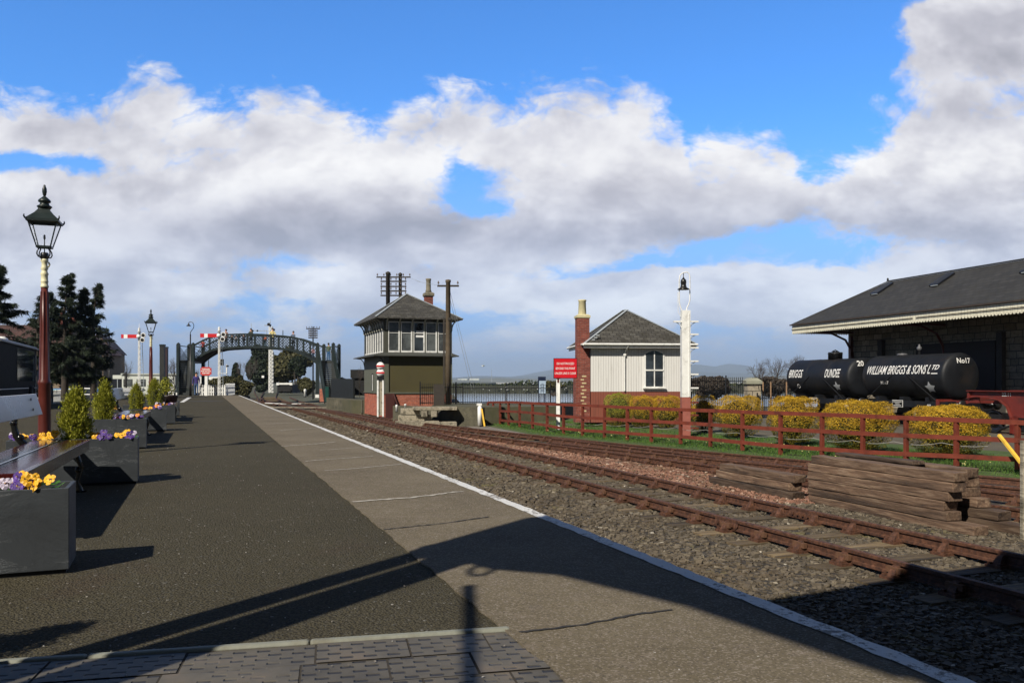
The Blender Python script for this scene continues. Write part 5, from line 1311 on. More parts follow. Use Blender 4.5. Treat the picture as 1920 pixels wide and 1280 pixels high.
# ================================================================== GOLDEN BUSHES
def golden(px0, px1, ytop, Y, label, seed, zb=-.95, sq=1.0, N=15000, m='leaf_gold'):
    w_ = (px1-px0)*Y/FPX; zt = gz(ytop,Y); h_ = zt-zb; t = thing('golden_bush', (gx((px0+px1)/2,Y),Y+w_*.25,zb), label, 'bush', 'clipped golden bushes behind the red fence')
    q = MB(); 
    for a0 in (0,2.1,4.2): q.tube([(.04*math.cos(a0),.04*math.sin(a0),-.05),(.12*math.cos(a0),.12*math.sin(a0),h_*.35),(.25*w_*math.cos(a0),.25*w_*math.sin(a0),h_*.6)], [.03,.025,.012], 6)
    q.build('stem', M['bark'], t)
    rs = np.random.RandomState(seed); n = int(N*2.2); d = rs.normal(0,1,(n,3)); d /= np.linalg.norm(d,axis=1)[:,None]
    # superellipsoid: flat-topped rounded barrel
    e = 5.5; k = (np.abs(d[:,0])**e+np.abs(d[:,1])**e+np.abs(d[:,2])**e)**(-1/e); k2 = 1/np.sqrt((d**2).sum(1)); kk = .95*k+.05*k2
    lump = 1+.045*np.sin(d[:,0]*7+seed)+.045*np.sin(d[:,1]*6+d[:,2]*8+seed*2)+.03*np.sin(d[:,0]*15+d[:,2]*13+seed)+rs.normal(0,.02,n)
    depth = np.where(rs.uniform(0,1,n) < .72, rs.uniform(.955,1.0,n), rs.uniform(.72,.96,n))
    c = d*(kk*lump*depth)[:,None]*np.array([w_/2,w_/2,h_*.46]); c[:,2] += h_*.54
    under = c[:,2] < h_*.42; c[under,0] *= .72+.28*(c[under,2]/(h_*.42)); c[under,1] *= .72+.28*(c[under,2]/(h_*.42))
    hole = (np.sin(c[:,0]*13+seed)*np.sin(c[:,2]*11+seed*1.7)*np.cos(c[:,1]*9) > .45) & (c[:,2] < h_*.72); keep = ~(hole & (rs.uniform(0,1,n) < .65)); keep &= ~((c[:,2] < h_*.35) & (rs.uniform(0,1,n) < .45)); c = c[keep]; d = d[keep]; n = len(c)
    nr = d+rs.normal(0,.55,(n,3))+np.array([0,0,.5]); nr /= np.linalg.norm(nr,axis=1)[:,None]; t1 = np.cross(nr,rs.normal(0,1,(n,3))); t1 /= np.linalg.norm(t1,axis=1)[:,None]; t2 = np.cross(nr,t1)
    s_ = .0155*rs.uniform(.55,1.3,(n,1)); V = np.stack([c-t1*s_,c-t2*s_*.6,c+t1*s_,c+t2*s_*.6],1)
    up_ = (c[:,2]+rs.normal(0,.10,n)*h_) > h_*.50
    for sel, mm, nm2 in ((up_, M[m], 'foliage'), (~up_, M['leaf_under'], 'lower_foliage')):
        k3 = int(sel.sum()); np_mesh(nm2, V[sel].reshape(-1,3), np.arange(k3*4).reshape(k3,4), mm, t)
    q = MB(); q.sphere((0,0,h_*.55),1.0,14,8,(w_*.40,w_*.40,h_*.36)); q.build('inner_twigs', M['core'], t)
golden(1733,1852,762,20.6,'largest golden bush, nearest behind the fence before the red wagon',1,N=22000)
golden(1562,1675,753,22.4,'big golden bush right of the middle, before the nearer tank wagon',2,-.95,N=20000)
golden(1452,1533,745,24.8,'golden bush before the farther tank wagon',3,N=15000)
golden(1352,1428,743.5,28.0,'golden bush below the stone gate pier',4,N=14000)
golden(1298,1345,743.5,31.0,'small golden bush just right of the square white lamp post',5,N=9000)
golden(1228,1279,743,33.5,'golden bush left of the square white lamp post under the hut window',6,N=9000)
golden(1182,1233,742.5,33.9,'middle of the three golden bushes in front of the hut wall',7,N=9000)
golden(1136,1186,738.5,34.2,'leftmost and greenest golden bush in front of the hut wall',8,N=9000, m='leaf_goldgreen')
# ---- grass blades on the verge
rs = np.random.RandomState(77); N = 60000; seg = rs.randint(0,len(FP)-1,N); tt = rs.uniform(0,1,N); F0 = np.array(FP)[seg]; F1 = np.array(FP)[seg+1]
off = rs.uniform(-.5,3.4,N); dd = F1[:,:2]-F0[:,:2]; dd /= np.linalg.norm(dd,axis=1)[:,None]; nn_ = np.stack([-dd[:,1],dd[:,0]],1); nn_ *= np.sign(nn_[:,1])[:,None]
c = F0[:,:2]+(F1[:,:2]-F0[:,:2])*tt[:,None]+nn_*off[:,None]; zg = -1.05+.12*(off+.55)/4.15
clump = np.sin(c[:,0]*3.1)*np.sin(c[:,1]*2.3)+rs.normal(0,.5,N); keep = clump > -.55; c = c[keep]; zg = zg[keep]; N = len(c); hgt = rs.uniform(.03,.11,N)
a = rs.uniform(0,6.28,N); lean = rs.normal(0,.035,(N,2)); wv = np.stack([np.cos(a),np.sin(a)],1)*.006
V = np.zeros((N,3,3)); V[:,0,:2] = c-wv; V[:,1,:2] = c+wv; V[:,2,:2] = c+lean; V[:,0,2] = V[:,1,2] = zg; V[:,2,2] = zg+hgt
tag(np_mesh('grass', V.reshape(-1,3), np.arange(N*3).reshape(N,3), M['grass']), 'short green grass along the red fence', 'grass', kind='stuff')
N = 130; seg = rs.randint(6,len(FP)-1,N); tt = rs.uniform(0,1,N); F0 = np.array(FP)[seg]; F1 = np.array(FP)[seg+1]; c = F0[:,:2]+(F1[:,:2]-F0[:,:2])*tt[:,None]+np.array([.2,1])[None]*rs.uniform(-.3,2.4,(N,1)); base = np.array([(-1,0,-.6),(1,0,-.6),(1,0,.6),(-1,0,.6)])*.015
V = base[None]*rs.uniform(.6,1.3,(N,1,1))+np.concatenate([c,-.93+rs.uniform(0,.07,(N,1))],1)[:,None]
tag(np_mesh('daisies', V.reshape(-1,3), np.arange(N*4).reshape(N,4), surf('daisy_petals', (.62,.58,.22), .1, 3, .6, 0)), 'scattered small daisies in the grass', 'flowers', kind='stuff')
# ================================================================== TIMBER STACKS BY THE NEAR RAILS
def tim(x, y, z, L_, w_, h_, ang_, label, m='timber', grp='weathered timbers stacked between the tracks', seed=0):
    rs = random.Random(seed); q = MB(); n = 14; vs = []; fs = []
    for i in range(n+1):
        yy_ = L_*i/n; j = lambda a: rs.uniform(-a,a)
        for (sx_, sz_) in ((-1,-1),(1,-1),(1,1),(-1,1)): vs.append((sx_*w_/2+j(.006), yy_+(j(.02) if i in (0,n) else 0), sz_*h_/2+j(.005)))
    for i in range(n):
        for k in range(4): fs.append((i*4+k, i*4+(k+1)%4, (i+1)*4+(k+1)%4, (i+1)*4+k))
    fs.append((3,2,1,0)); fs.append(tuple(n*4+k for k in range(4))); q.add(vs, [tuple(reversed(f)) for f in fs])
    o = q.build('timber', M[m], bevel=.012); o.location = (x,y,z); o.rotation_euler = (0,0,ang_); return tag(o, label, 'timber', grp)
SA = R(19.6); st = Vector((-math.sin(SA),math.cos(SA),0)); sn_ = Vector((math.cos(SA),math.sin(SA),0))
P0 = Vector((6.24,11.19,0))+sn_*.14
nm_ = ['bottom','second from bottom','third from bottom','fourth from bottom','fifth from bottom','top']
H_ = .138
front = [(0,3.35),(.42,2.95),(.50,2.85),(.42,2.95),(.36,3.0),(.34,2.95)]
for k in range(6):
    p = P0+st*front[k][0]+sn_*(rng.uniform(-.02,.02)+k*.008); z = BZ+.0+H_*(k+.5)+.002
    tim(p.x,p.y,z,front[k][1],.26,H_-.006,SA+R(rng.uniform(-.5,.5)),f'{nm_[k]} timber in the front row of the big stack',seed=k, m='timber')
back = [(-.05,3.1),(.30,2.9),(.62,2.7),(.80,2.6),(.82,2.6),(.80,2.6)]
for k in range(6):
    p = P0+sn_*(.66+rng.uniform(-.02,.02))+st*(back[k][0]-.1); z = BZ+H_*(k+.5)+.002
    tim(p.x,p.y,z,back[k][1],.27,H_-.006,SA+R(rng.uniform(-.5,.5)),f'{nm_[k]} timber in the back row of the big stack',seed=10+k)
tim(*(P0+sn_*.36+st*1.4)[:2], BZ+H_*6+.03, 1.7,.24,.05,SA,'thin loose plank lying across the top of the big stack',seed=30)
P1_ = Vector((4.98,14.6,0))+sn_*.1
for k, (s0, L_) in enumerate(((.0,2.6),(.15,2.35),(.1,2.3))):
    p = P1_+st*s0+sn_*(k*.05); tim(p.x,p.y,BZ+.145*(k+.5)+.002,L_,.28,.139,SA+R(rng.uniform(-1,1)),('bottom','middle','top')[k]+' timber of the low stack left of the big one',seed=40+k)
q = MB(); Y_r = 11.0; 
t = thing('wooden_post', (gx(1917.5,11.0),11.0,BZ), 'pale weathered wooden post at the right edge of the photo', 'post')
q = MB(); q.box((.02,0,.66),(.075,.07,1.32)); q.build('shaft', M['timber_grey'], t, bevel=.006)
q = MB(); q.bar((gx(1873,18.4),18.4,gz(815,18.4)),(gx(1915,17.8),17.8,gz(868,17.8)),.07,.05); q.cur = 0
tag(q.build('yellow_bar', M['yellow']), 'yellow painted bar leaning on the red fence at the right', 'bar')
# ================================================================== GOODS SHED
GA = math.atan2(.279,.96)            # shed line leans left going away by this angle
GSH = thing('goods_shed', (15.5,45.8,-.95), 'long stone goods shed with dark slate roof and cream scalloped canopy edge', 'goods shed', rz=GA)
# local: x to the right, y away; the canopy edge runs towards the viewer along -y
LS = 34.0; zl = lambda z: z+.95
ZV = 3.62
q = MB(); hw = 3.55; rz_ = 6.25; ev = 4.16
A0 = (-.0,0,zl(ev)); B0 = (0,-LS,zl(ev)); C0 = (2*hw,-LS,zl(ev)); D0 = (2*hw,0,zl(ev)); R0 = (hw,-3.3,zl(rz_)); R1 = (hw,-LS,zl(rz_))
q.add([A0,B0,C0,D0,R0,R1], [(1,5,4,0),(5,2,3,4),(0,4,3)]); q.add([(p[0],p[1],p[2]-.09) for p in (A0,B0,C0,D0)]+[A0,B0,C0,D0], [(0,1,2,3),(0,4,5,1),(1,5,6,2),(2,6,7,3),(3,7,4,0)])
q.add([B0,C0,R1], [(0,1,2)])
rf = q.build('roof', M['slate_dark'], GSH)
q = MB(); q.bar((hw,-3.3,zl(rz_)+.04),(hw,-LS,zl(rz_)+.04),.12,.05); q.bar(A0,(hw,-3.3,zl(rz_)+.03),.10,.03); q.lathe([(.05,0),(.05,.12),(.02,.16)],(hw,-3.3,zl(rz_)+.05),8); q.build('ridge_tiles', M['slate_dark'], rf)
sl = Vector((hw,0,rz_-ev)).normalized(); nrm_ = Vector((-sl.z,0,sl.x))
for s_ in (3.9, 7.9, 12.8, 19.0):
    q = MB(); c = Vector((0,-s_,zl(ev)))+sl*2.55
    p = [c+Vector((0,-.26,0)), c+Vector((0,.26,0)), c+Vector((0,.26,0))+sl*1.15, c+Vector((0,-.26,0))+sl*1.15]
    q.add([v_+nrm_*.01 for v_ in p]+[v_+nrm_*.10 for v_ in p], [(0,1,5,4),(1,2,6,5),(2,3,7,6),(3,0,4,7),(4,5,6,7)]); w_ = q.build('skylight', M['iron_black'], rf)
    q = MB(); c2 = c+sl*.5+nrm_*.104; q.add([c2+Vector((0,-.20,0))-sl*.42, c2+Vector((0,.20,0))-sl*.42, c2+Vector((0,.20,0))+sl*.58, c2+Vector((0,-.20,0))+sl*.58],[(0,1,2,3)]); q.build('pane', window_glass('skylight_glass_%d' % s_, (.012,.012,.012), .6), w_)
    q = MB(); q.bar(c+Vector((0,-.26,0))-sl*.03+nrm_*.06, c+Vector((0,.1,0))-sl*.03+nrm_*.06,.10,.03); q.build('flashing', M['slate_metal'], w_)
# valance: vertical boards with pointed feet
q = MB(); pw = .165; n = int(LS/pw)
for i in range(n):
    y0 = -i*pw; y1 = y0-pw+.004; ym = (y0+y1)/2; zt = zl(ev)-.10; zb = zl(ZV)+.07; x = .02+((i % 2)*.002)
    vs = [(x,y0,zt),(x,y1,zt),(x,y1,zb),(x,ym-.045,zb-.055),(x,ym,zb-.075),(x,ym+.045,zb-.055),(x,y0,zb)]; q.add(vs+[(v_[0]+.022,v_[1],v_[2]) for v_ in vs], [tuple(range(7)),tuple(range(13,6,-1))]+[(k,k+7,(k+1)%7+7,(k+1)%7) for k in range(7)])
for i in range(int(7/pw)):
    x0 = .03+i*pw; x1 = x0+pw-.004; xm = (x0+x1)/2; zt = zl(ev)-.10; zb = zl(ZV)+.07; vs = [(x0,-.0,zt),(x1,0,zt),(x1,0,zb),(xm,0,zb-.075),(x0,0,zb)]; q.add(vs+[(v_[0],-.022,v_[2]) for v_ in vs], [tuple(range(4,-1,-1)),tuple(range(5,10))]+[((k+1)%5,(k+1)%5+5,k+5,k) for k in range(5)])
q.build('valance', M['valance'], GSH)
q = MB(); q.tube([(-.02,.0,zl(ev)-.30),(-.02,-9,zl(ev)-.31)], .018, 5); q.tube([(-.02,-9.2,zl(ev)-.30),(-.02,-19,zl(ev)-.31)], .018, 5); q.bar((-.03,.1,zl(ev)-.045),(-.03,-LS,zl(ev)-.045),.10,.07); q.build('gutter_and_pipe', surf('rusty_gutter', lin(60,50,42), .3, 5, .7, .2), GSH)
# walls, 2.7 m behind the canopy edge
q = MB(); WXl = 2.75; q.box((WXl+.2+2.0,-LS/2-.6,zl(ev)/2-.06),(4.4,LS-1.2,zl(ev)-.2)); q.build('wall', M['rubble'], GSH)
DRM = surf('dark_sliding_door', (.022,.012,.010), .3, 3, .7, .2, 20)
for yc_, wd_ in ((-8.6,4.6),(-20.5,3)):
    q = MB(); q.box((WXl-.06,yc_,1.9),(.12,wd_,3.7)); q.build('door', DRM, GSH)
for yc_ in (-3.9,-11.2):
    q = MB(); q.box((WXl-.11,yc_,2.05),(.22,.3,4.1)); q.build('pilaster', surf('dark_stone', (.05,.045,.04), .3, 4, .9, .4, 20), GSH)
for s_ in (1.6, 8, 15, 22):
    q = MB(); q.tube([(WXl+.0,-s_,2.9),(WXl-.1,-s_,3.6),(WXl-.5,-s_,4.2),(WXl-1.4,-s_,4.55),(.2,-s_,4.6)], [.09,.07,.06,.06,.08], 8); q.tube([(WXl,-s_,4.6),(.2,-s_,4.68)], .06, 6); q.build('canopy_bracket', M['maroon'], GSH)
q = MB(); q.box((WXl-.15,-1.6,2.2),(.16,.16,4.4)); q.build('canopy_post', M['maroon'], GSH)
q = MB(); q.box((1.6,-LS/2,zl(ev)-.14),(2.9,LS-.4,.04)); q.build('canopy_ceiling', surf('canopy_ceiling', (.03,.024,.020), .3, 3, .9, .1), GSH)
# ================================================================== TANK WAGONS (axis along the shed)
dS = Vector((math.sin(GA),-math.cos(GA),0))
def on_tank(o, r_, zc, shift):
    """wrap flat lettering (x along, z up) on the left flank of the barrel"""
    bm = bmesh.new(); bm.from_mesh(o.data)
    for k in range(-6, 7):
        bmesh.ops.bisect_plane(bm, geom=bm.verts[:]+bm.edges[:]+bm.faces[:], plane_co=(0,0,k*.07+.01), plane_no=(0,0,1))
    for v_ in bm.verts:
        x, z = v_.co.x+shift[0], v_.co.z+shift[1]; th = z/r_; v_.co = (-(r_+.010)*math.cos(th), -x, zc+(r_+.010)*math.sin(th))
    bm.to_mesh(o.data); bm.free()
def star_mesh(r0, r1, n=6, tilt=.2):
    q = MB(); pts = [(0,0,0)]
    for i in range(2*n): a = math.pi*i/n+tilt; rr = (r0 if i % 2 == 0 else r1)*(1.0+.12*math.sin(3*i)); pts.append((rr*math.cos(a),0,rr*math.sin(a)))
    q.add(pts, [(0,1+i,1+(i+1) % (2*n)) for i in range(2*n)]); return q
M['tank_letter'] = surf('tank_white_letters', (.74,.73,.70), .05, 6, .5, 0); M['star_grey'] = surf('star_grey_paint', (.42,.44,.45), .12, 8, .5, 0)
def wheelset(q, y, r_=.46, gauge=.72, zc=None):
    for s_ in (-1,1):
        b0 = len(q.v); q.lathe([(.05,-.05),(r_*.9,-.05),(r_,-.06),(r_,.05),(r_*.88,.05),(r_*.86,.02),(.1,.02),(.09,.07),(.05,.08)], (0,0,0), 22)
        for i in range(b0,len(q.v)): v_ = q.v[i]; q.v[i] = (s_*gauge+(v_[2] if s_ > 0 else -v_[2]), y+v_[0], r_+v_[1])
    q.tube([(-gauge,y,r_),(gauge,y,r_)], .07, 8); return q
def tank_wagon(cx_, cy_, L_, r_, label, zc=2.15):
    """origin at rail level under the barrel centre; y = away along the line"""
    t = thing('tank_wagon', (cx_,cy_,-.93), label, 'tank wagon', 'black tank wagons by the goods shed', rz=GA)
    q = MB(); n = 40; prof = []
    for i in range(7): a = i/6*math.pi/2; prof.append((r_*(.30+.70*math.sin(a)) if i else .001, -L_/2-.20*math.cos(a)))
    prof += [(r_,-L_/2+.005),(r_+.008,-L_/2+.01),(r_+.008,-L_/2+.10),(r_,-L_/2+.105)]
    for yb_ in (-L_*.17, L_*.17): prof += [(r_,yb_-.04),(r_+.007,yb_-.035),(r_+.007,yb_+.035),(r_,yb_+.04)]
    prof += [(r_,L_/2-.105),(r_+.008,L_/2-.10),(r_+.008,L_/2-.01),(r_,L_/2)]
    for i in range(6,-1,-1): a = i/6*math.pi/2; prof.append((r_*(.30+.70*math.sin(a)) if i else .001, L_/2+.20*math.cos(a)))
    q.lathe(prof, (0,0,0), n); q.v = [(x,z,y+zc) for x,y,z in q.v]; q.f = [tuple(reversed(f)) for f in q.f]
    br = q.build('barrel', M['black_tank'], t)
    e = br.modifiers.new('e','EDGE_SPLIT'); e.split_angle = R(35)
    q = MB(); q.box((-.9,0,.98),(.10,L_+1.0,.26)); q.box((.9,0,.98),(.10,L_+1.0,.26)); 
    for s_ in (-1,1): q.box((0,s_*(L_/2+.5),.98),(2.3,.12,.30))
    for y in (-L_*.32,0,L_*.32): q.box((0,y,1.14),(1.7,.22,.28))
    q.build('underframe', M['black_tank'], t)
    q = MB()
    for s_ in (-1,1):
        for x in (-.86,.86):
            q = MB(); b0 = 0; q.lathe([(.09,0),(.09,.26),(.05,.27),(.05,.42),(.20,.44),(.20,.48),(.02,.49)], (0,0,0), 14)
            for i in range(b0,len(q.v)): v_ = q.v[i]; q.v[i] = (x+v_[0], s_*(L_/2+.55+v_[2]), 1.0+v_[1])
            q.build('buffer', M['iron_black'], t)
    pass
    for y_ in (-1.55,1.55): q = MB(); wheelset(q,y_); q.build('wheelset', M['iron_black'], t)
    for y in (-1.55,1.55):
        for x in (-.95,.95):
            q = MB(); q.add([(x,y-.45,.86),(x,y+.45,.86),(x,y+.13,.34),(x,y-.13,.34),(x*1.02,y-.45,.86),(x*1.02,y+.45,.86),(x*1.02,y+.13,.34),(x*1.02,y-.13,.34)], [(0,1,2,3),(7,6,5,4),(0,3,7,4),(1,5,6,2),(2,6,7,3)]); q.box((x*1.04,y,.5),(.18,.24,.22)); q.tube([(x*1.05,y-.5,.82),(x*1.05,y,.66),(x*1.05,y+.5,.82)], .035, 6); q.build('axleguard', M['iron_black'], t)
    q = MB()
    for s_ in (-1,1):
        for x_ in (-1,1): q = MB(); q.tube([(.95*x_,s_*L_*.46,1.1),(x_*(r_+.03)*.99,s_*L_*.10,zc+.05)], .02, 5); q.build('stay_rod', M['iron_black'], t)
    q = MB(); q.box((-.955,.1,.98),(.012,.62,.30)); pl = q.build('number_plate', M['tank_letter'], t)
    q = MB(); q.box((-.963,.1,.98),(.010,.58,.26)); bp = q.build('plate_face', M['dark'], pl)
    q = MB()
    for i,(w_,dy_) in enumerate(((.50,0),(.26,0),(.46,0))): q.box((-.971,.1+dy_,1.06-i*.08),(.006,w_,.022))
    for k in range(3): q.box((-.957,-1.75+k*.07,.96),(.008,.03,.06))
    q.build('plate_writing', M['tank_letter'], pl)
    return t, br, zc
t1, br1, zc1 = tank_wagon(17.61,35.9,4.6,.95,'nearer black tank wagon lettered WILLIAM BRIGGS & SONS LTD, numbered 17')
o = text_obj('WILLIAM BRIGGS & SONS L', .38, M['tank_letter'], br1, font_shear=.28, bold=.012, sx=1); 
xs = [v_.co.x for v_ in o.data.vertices]; k_ = 3.74/(max(xs)-min(xs))
for v_ in o.data.vertices: v_.co.x *= k_
on_tank(o, .95, zc1, (-.19,.27))
o = text_obj('TD', .20, M['tank_letter'], br1, font_shear=.28, bold=.02); on_tank(o, .95, zc1, (1.93,.36))
q = MB(); q.add([(x,0,z) for x,z in ((1.78,.09),(2.12,.09),(2.12,.13),(1.78,.13))],[(0,1,2,3)]); o = q.build('lettering', M['tank_letter'], br1); on_tank(o,.95,zc1,(0,0))
o = text_obj('No17', .14, M['tank_letter'], br1, font_shear=.2, bold=.03); on_tank(o, .95, zc1, (-.95,-.28))
o = star_mesh(.30,.145,5,.35).build('star', M['star_grey'], br1); on_tank(o,.95,zc1,(1.62,-.50))
def end_text(s_, h, br, L_, zc, x, z, bold=.03):
    o = text_obj(s_, h, M['tank_letter'], br, bold=bold)
    for v_ in o.data.vertices:
        xx, zz = v_.co.x+x, v_.co.z+z; rr = min(1,math.hypot(xx,zz)/.95); d_ = .20*math.cos(math.asin(max(0,(rr-.30)/.70)) if rr > .3 else 0)
        v_.co = (xx, -L_/2-d_-.025, zc+zz)
end_text('No17', .20, br1, 4.6, zc1, .0, .62)
FMm = surf('dull_metal', (.10,.10,.105), .3, 8, .5, .1)
q = MB(); q.lathe([(.22,.93),(.22,.99),(.18,1.02),(.05,1.04)],(0,.9,zc1),16); q.build('filler_lid', FMm, t1)
q = MB(); q.lathe([(.05,.93),(.05,1.12),(.09,1.13),(.11,1.25),(.05,1.30),(.04,1.36),(.01,1.40)],(0,-.1,zc1),12); q.build('valve', FMm, t1)
t2, br2, zc2 = tank_wagon(16.0,41.5,4.7,.92,'farther black tank wagon lettered BRIGGS DUNDEE with a hatch on top', 2.13)
for s_, x in (('BRIGGS',-1.62),('DUNDEE',1.28)):
    o = text_obj(s_, .40, M['tank_letter'], br2, font_shear=.12, bold=.018); xs = [v_.co.x for v_ in o.data.vertices]; k_ = 1.12/(max(xs)-min(xs))
    for v_ in o.data.vertices: v_.co.x *= k_
    on_tank(o, .92, zc2, (x,.18))
o = star_mesh(.28,.13,5,.35).build('star', M['star_grey'], br2); on_tank(o,.92,zc2,(1.55,-.46))
q = MB(); q.tube([(.1*math.cos(a*.7)*1.1,0,.1*math.sin(a*.7)) for a in range(9)], .012, 4, closed=True); o = q.build('painted_ring', M['tank_letter'], br2); on_tank(o,.92,zc2,(-1.45,-.45))
end_text('20', .24, br2, 4.7, zc2, -.28, .64)
q = MB(); q.lathe([(.34,.90),(.34,1.16),(.36,1.17),(.36,1.20),(.12,1.24),(.10,1.30)],(0,-.35,zc2),20)
for k in range(8): a = k*math.pi/4; q.box((.30*math.cos(a),-.35+.30*math.sin(a),zc2+1.22),(.07,.07,.07),a)
q.tube([(-.2,-.35,zc2+1.27),(0,-.35,zc2+1.36),(.2,-.35,zc2+1.27)],.03,6); q.build('hatch', M['iron_black'], t2)
# ---- red girder wagon
RW = thing('girder_wagon', (18.62,32.2,-.93), 'rusty red girder wagon coupled beyond the nearer tank wagon, cut by the right edge', 'wagon', rz=GA)
q = MB(); Lw = 9.0
for x in (-1.0,1.0):
    out = [(0.0,1.55),(0.05,1.58),(Lw,1.58),(Lw,.62),(2.15,.62),(1.95,.62),(1.78,1.02),(1.45,1.24),(1.0,1.33),(.45,1.36),(0,1.30)]
    q.prism([(-a,b) for a,b in out], -.03, .03, Matrix.Rotation(R(90),3,'Z')) if False else q.add([(x-.03,-a,b) for a,b in out]+[(x+.03,-a,b) for a,b in out],[tuple(range(11)),tuple(range(21,10,-1))]+[(k,k+11,(k+1)%11+11,(k+1)%11) for k in range(11)])
    s_ = -1 if x < 0 else 1
    q.bar((x+s_*.06,0,1.575),(x+s_*.06,-Lw,1.575),.20,.03)
    flange = [(-.0,1.30),(.45,1.36),(1.0,1.33),(1.45,1.24),(1.78,1.02),(1.95,.62),(1.95,.05)]
    for (a0,b0),(a1,b1) in zip(flange[:-1],flange[1:]): q.bar((x+s_*.06,-a0,b0),(x+s_*.06,-a1,b1),.16,.03)
    q.box((x,-2.05,.35),(.06,.26,.65)); q.box((x+s_*.02,-.25,1.22),(.05,.5,.22))
q.box((0,-.04,1.40),(2.2,.10,.34)); q.box((0,-5,1.40),(2.1,.1,.3))
q.build('side_girder', M['rust_red'], RW)
q = MB(); q.box((-.6,.9,1.12),(.12,1.6,.12)); q.box((.6,.9,1.12),(.12,1.6,.12)); q.box((0,1.66,1.08),(1.9,.14,.26)); q.build('bogie_frame', M['rust_red'], RW)
q = MB(); wheelset(q,-.9,.42); wheelset(q,.7,.42); q.box((-.85,-.1,.55),(.12,2.6,.30)); q.box((.85,-.1,.55),(.12,2.6,.30)); q.build('bogie', M['iron_black'], RW)
o = text_obj('22.11', .13, M['tank_letter'], RW, bold=.02)
for v_ in o.data.vertices: x,_,z = v_.co; v_.co = (-1.035, -x-1.72, z+1.45)
q = MB(); q.tube([(-1.15,-1.55,.35),(-1.2,-1.7,.22),(-1.1,-1.9,.30)],.05,8); q.build('brake_lever', M['iron_black'], RW)
# track under the wagons
wt = thing('railway_track', (0,0,0), 'siding under the tank wagons in front of the goods shed', 'railway track', 'railway lines')
for s_ in (-.75,.75):
    a_ = Vector((17.55,36.1,0))-dS*13+Vector((math.cos(GA),math.sin(GA),0))*s_; b_ = Vector((17.55,36.1,0))+dS*16+Vector((math.cos(GA),math.sin(GA),0))*s_; rail('rail', [(a_.x,a_.y),(b_.x,b_.y)], wt, -.93)
# stone gate pier, rusty bars
q = MB(); PP = gx(1410.5,44), 44; t = thing('gate_pier', (PP[0],PP[1],-.95), 'square stone gate pier with a pale cap behind the golden bushes', 'gate pier')
q.box((0,0,.9),(.70,.70,1.85)); q.build('shaft', M['rubble'], t); q = MB(); q.box((0,0,1.90),(.84,.84,.16)); q.lathe([(.58,1.98),(.30,2.14)],(0,0,0),4,False,R(45)); q.build('cap', surf('pier_cap', (.26,.26,.20), .15, 4, .9, .3), t)
t = thing('gate', (gx(1424,44.5),44.5,-.95), 'rusty framed gate with tall pale posts beside the stone pier', 'gate')
for px in (1430.5,1445,1474.5):
    q = MB(); q.box((gx(px,44.5)-t.location.x,0,.95),(.055,.055,1.95)); q.build('post', surf('rusty_pale_post', lin(150,120,92), .2, 8, .8, .2), t)
q = MB()
for k in range(11): q.box((k*.155,0.02,.95),(.022,.022,1.75))
q.box((.85,0.02,1.75),(1.75,.03,.05)); q.box((.85,0.02,.15),(1.75,.03,.05)); q.build('bars', M['iron_black'], t)
# ================================================================== FOOTBRIDGE
YB = 78.0; fx = lambda px: gx(px,YB); fz = lambda py: gz(py,YB)
FB = thing('footbridge', (0,YB,0), 'arched dark green lattice iron footbridge with stairs at both ends', 'footbridge')
# everything below in coordinates relative to (0,YB,0)
topc = [(362,648),(377.5,640),(390,634),(407.5,629.5),(430,627),(460,626.2),(490,627),(514,628.6),(540,630.8),(556,633.6),(569.5,638),(583,643.5),(595,649)]
botc = [(362,678),(377.5,666),(394,657),(410,653.2),(447,650.8),(470,650.8),(500,651.4),(520,652.6),(543,655.4),(556,659.4),(569.5,665),(583,672.5),(595,681)]
def interp(cv, px):
    for (a,b),(c,d) in zip(cv[:-1],cv[1:]):
        if a <= px <= c: return b+(d-b)*(px-a)/(c-a)
    return cv[0][1] if px < cv[0][0] else cv[-1][1]
DEPTH = 2.6
GRN = M['iron_green']
for dy_, nm in ((0,'lattice_girder'),(DEPTH,'lattice_girder')):
    q = MB(); pxs = [362+(595-362)*i/36 for i in range(37)]
    T_ = [Vector((fx(p),dy_,fz(interp(topc,p)))) for p in pxs]; B_ = [Vector((fx(p),dy_,fz(interp(botc,p)))) for p in pxs]
    for a,b in zip(T_[:-1],T_[1:]): q.bar(a,b,.14,.14)
    for a,b in zip(B_[:-1],B_[1:]): q.bar(a-Vector((0,0,.0)),b,.16,.20)
    n = 46; w_ = .026
    for i in range(n+1):
        for s_ in (-1,1):
            j = i+s_*4.4; f_ = 1.0
            if j < 0: f_ = i/(i-j) if i > 0 else 0
            if j > n: f_ = (n-i)/(j-i) if i < n else 0
            if f_ < .08: continue
            p0 = 362+233*i/n; p1 = p0+(233*j/n-233*i/n)*f_; zb_, zt_ = fz(interp(botc,p1)), fz(interp(topc,p1)); q.bar((fx(p0),dy_+s_*.012,fz(interp(botc,p0))),(fx(p1),dy_+s_*.012,zb_+(zt_-zb_)*f_),w_,.036)
        if i < n:
            for s_ in (-1,1):   # bars that start on the end posts
                pass
    for p in (393,447.5,478,508,544,569): q.bar((fx(p),dy_,fz(interp(botc,p))-.12),(fx(p),dy_,fz(interp(topc,p))+.02),.15,.18)
    q.build(nm, GRN, FB)
q = MB(); pxs = [362+(595-362)*i/30 for i in range(31)]
for a,b in zip(pxs[:-1],pxs[1:]): q.add([(fx(a),.06,fz(interp(botc,a))+.0),(fx(a),DEPTH-.06,fz(interp(botc,a))),(fx(b),DEPTH-.06,fz(interp(botc,b))),(fx(b),.06,fz(interp(botc,b)))],[(0,1,2,3),(3,2,1,0)])
q.build('deck', M['wood_dark'], FB)
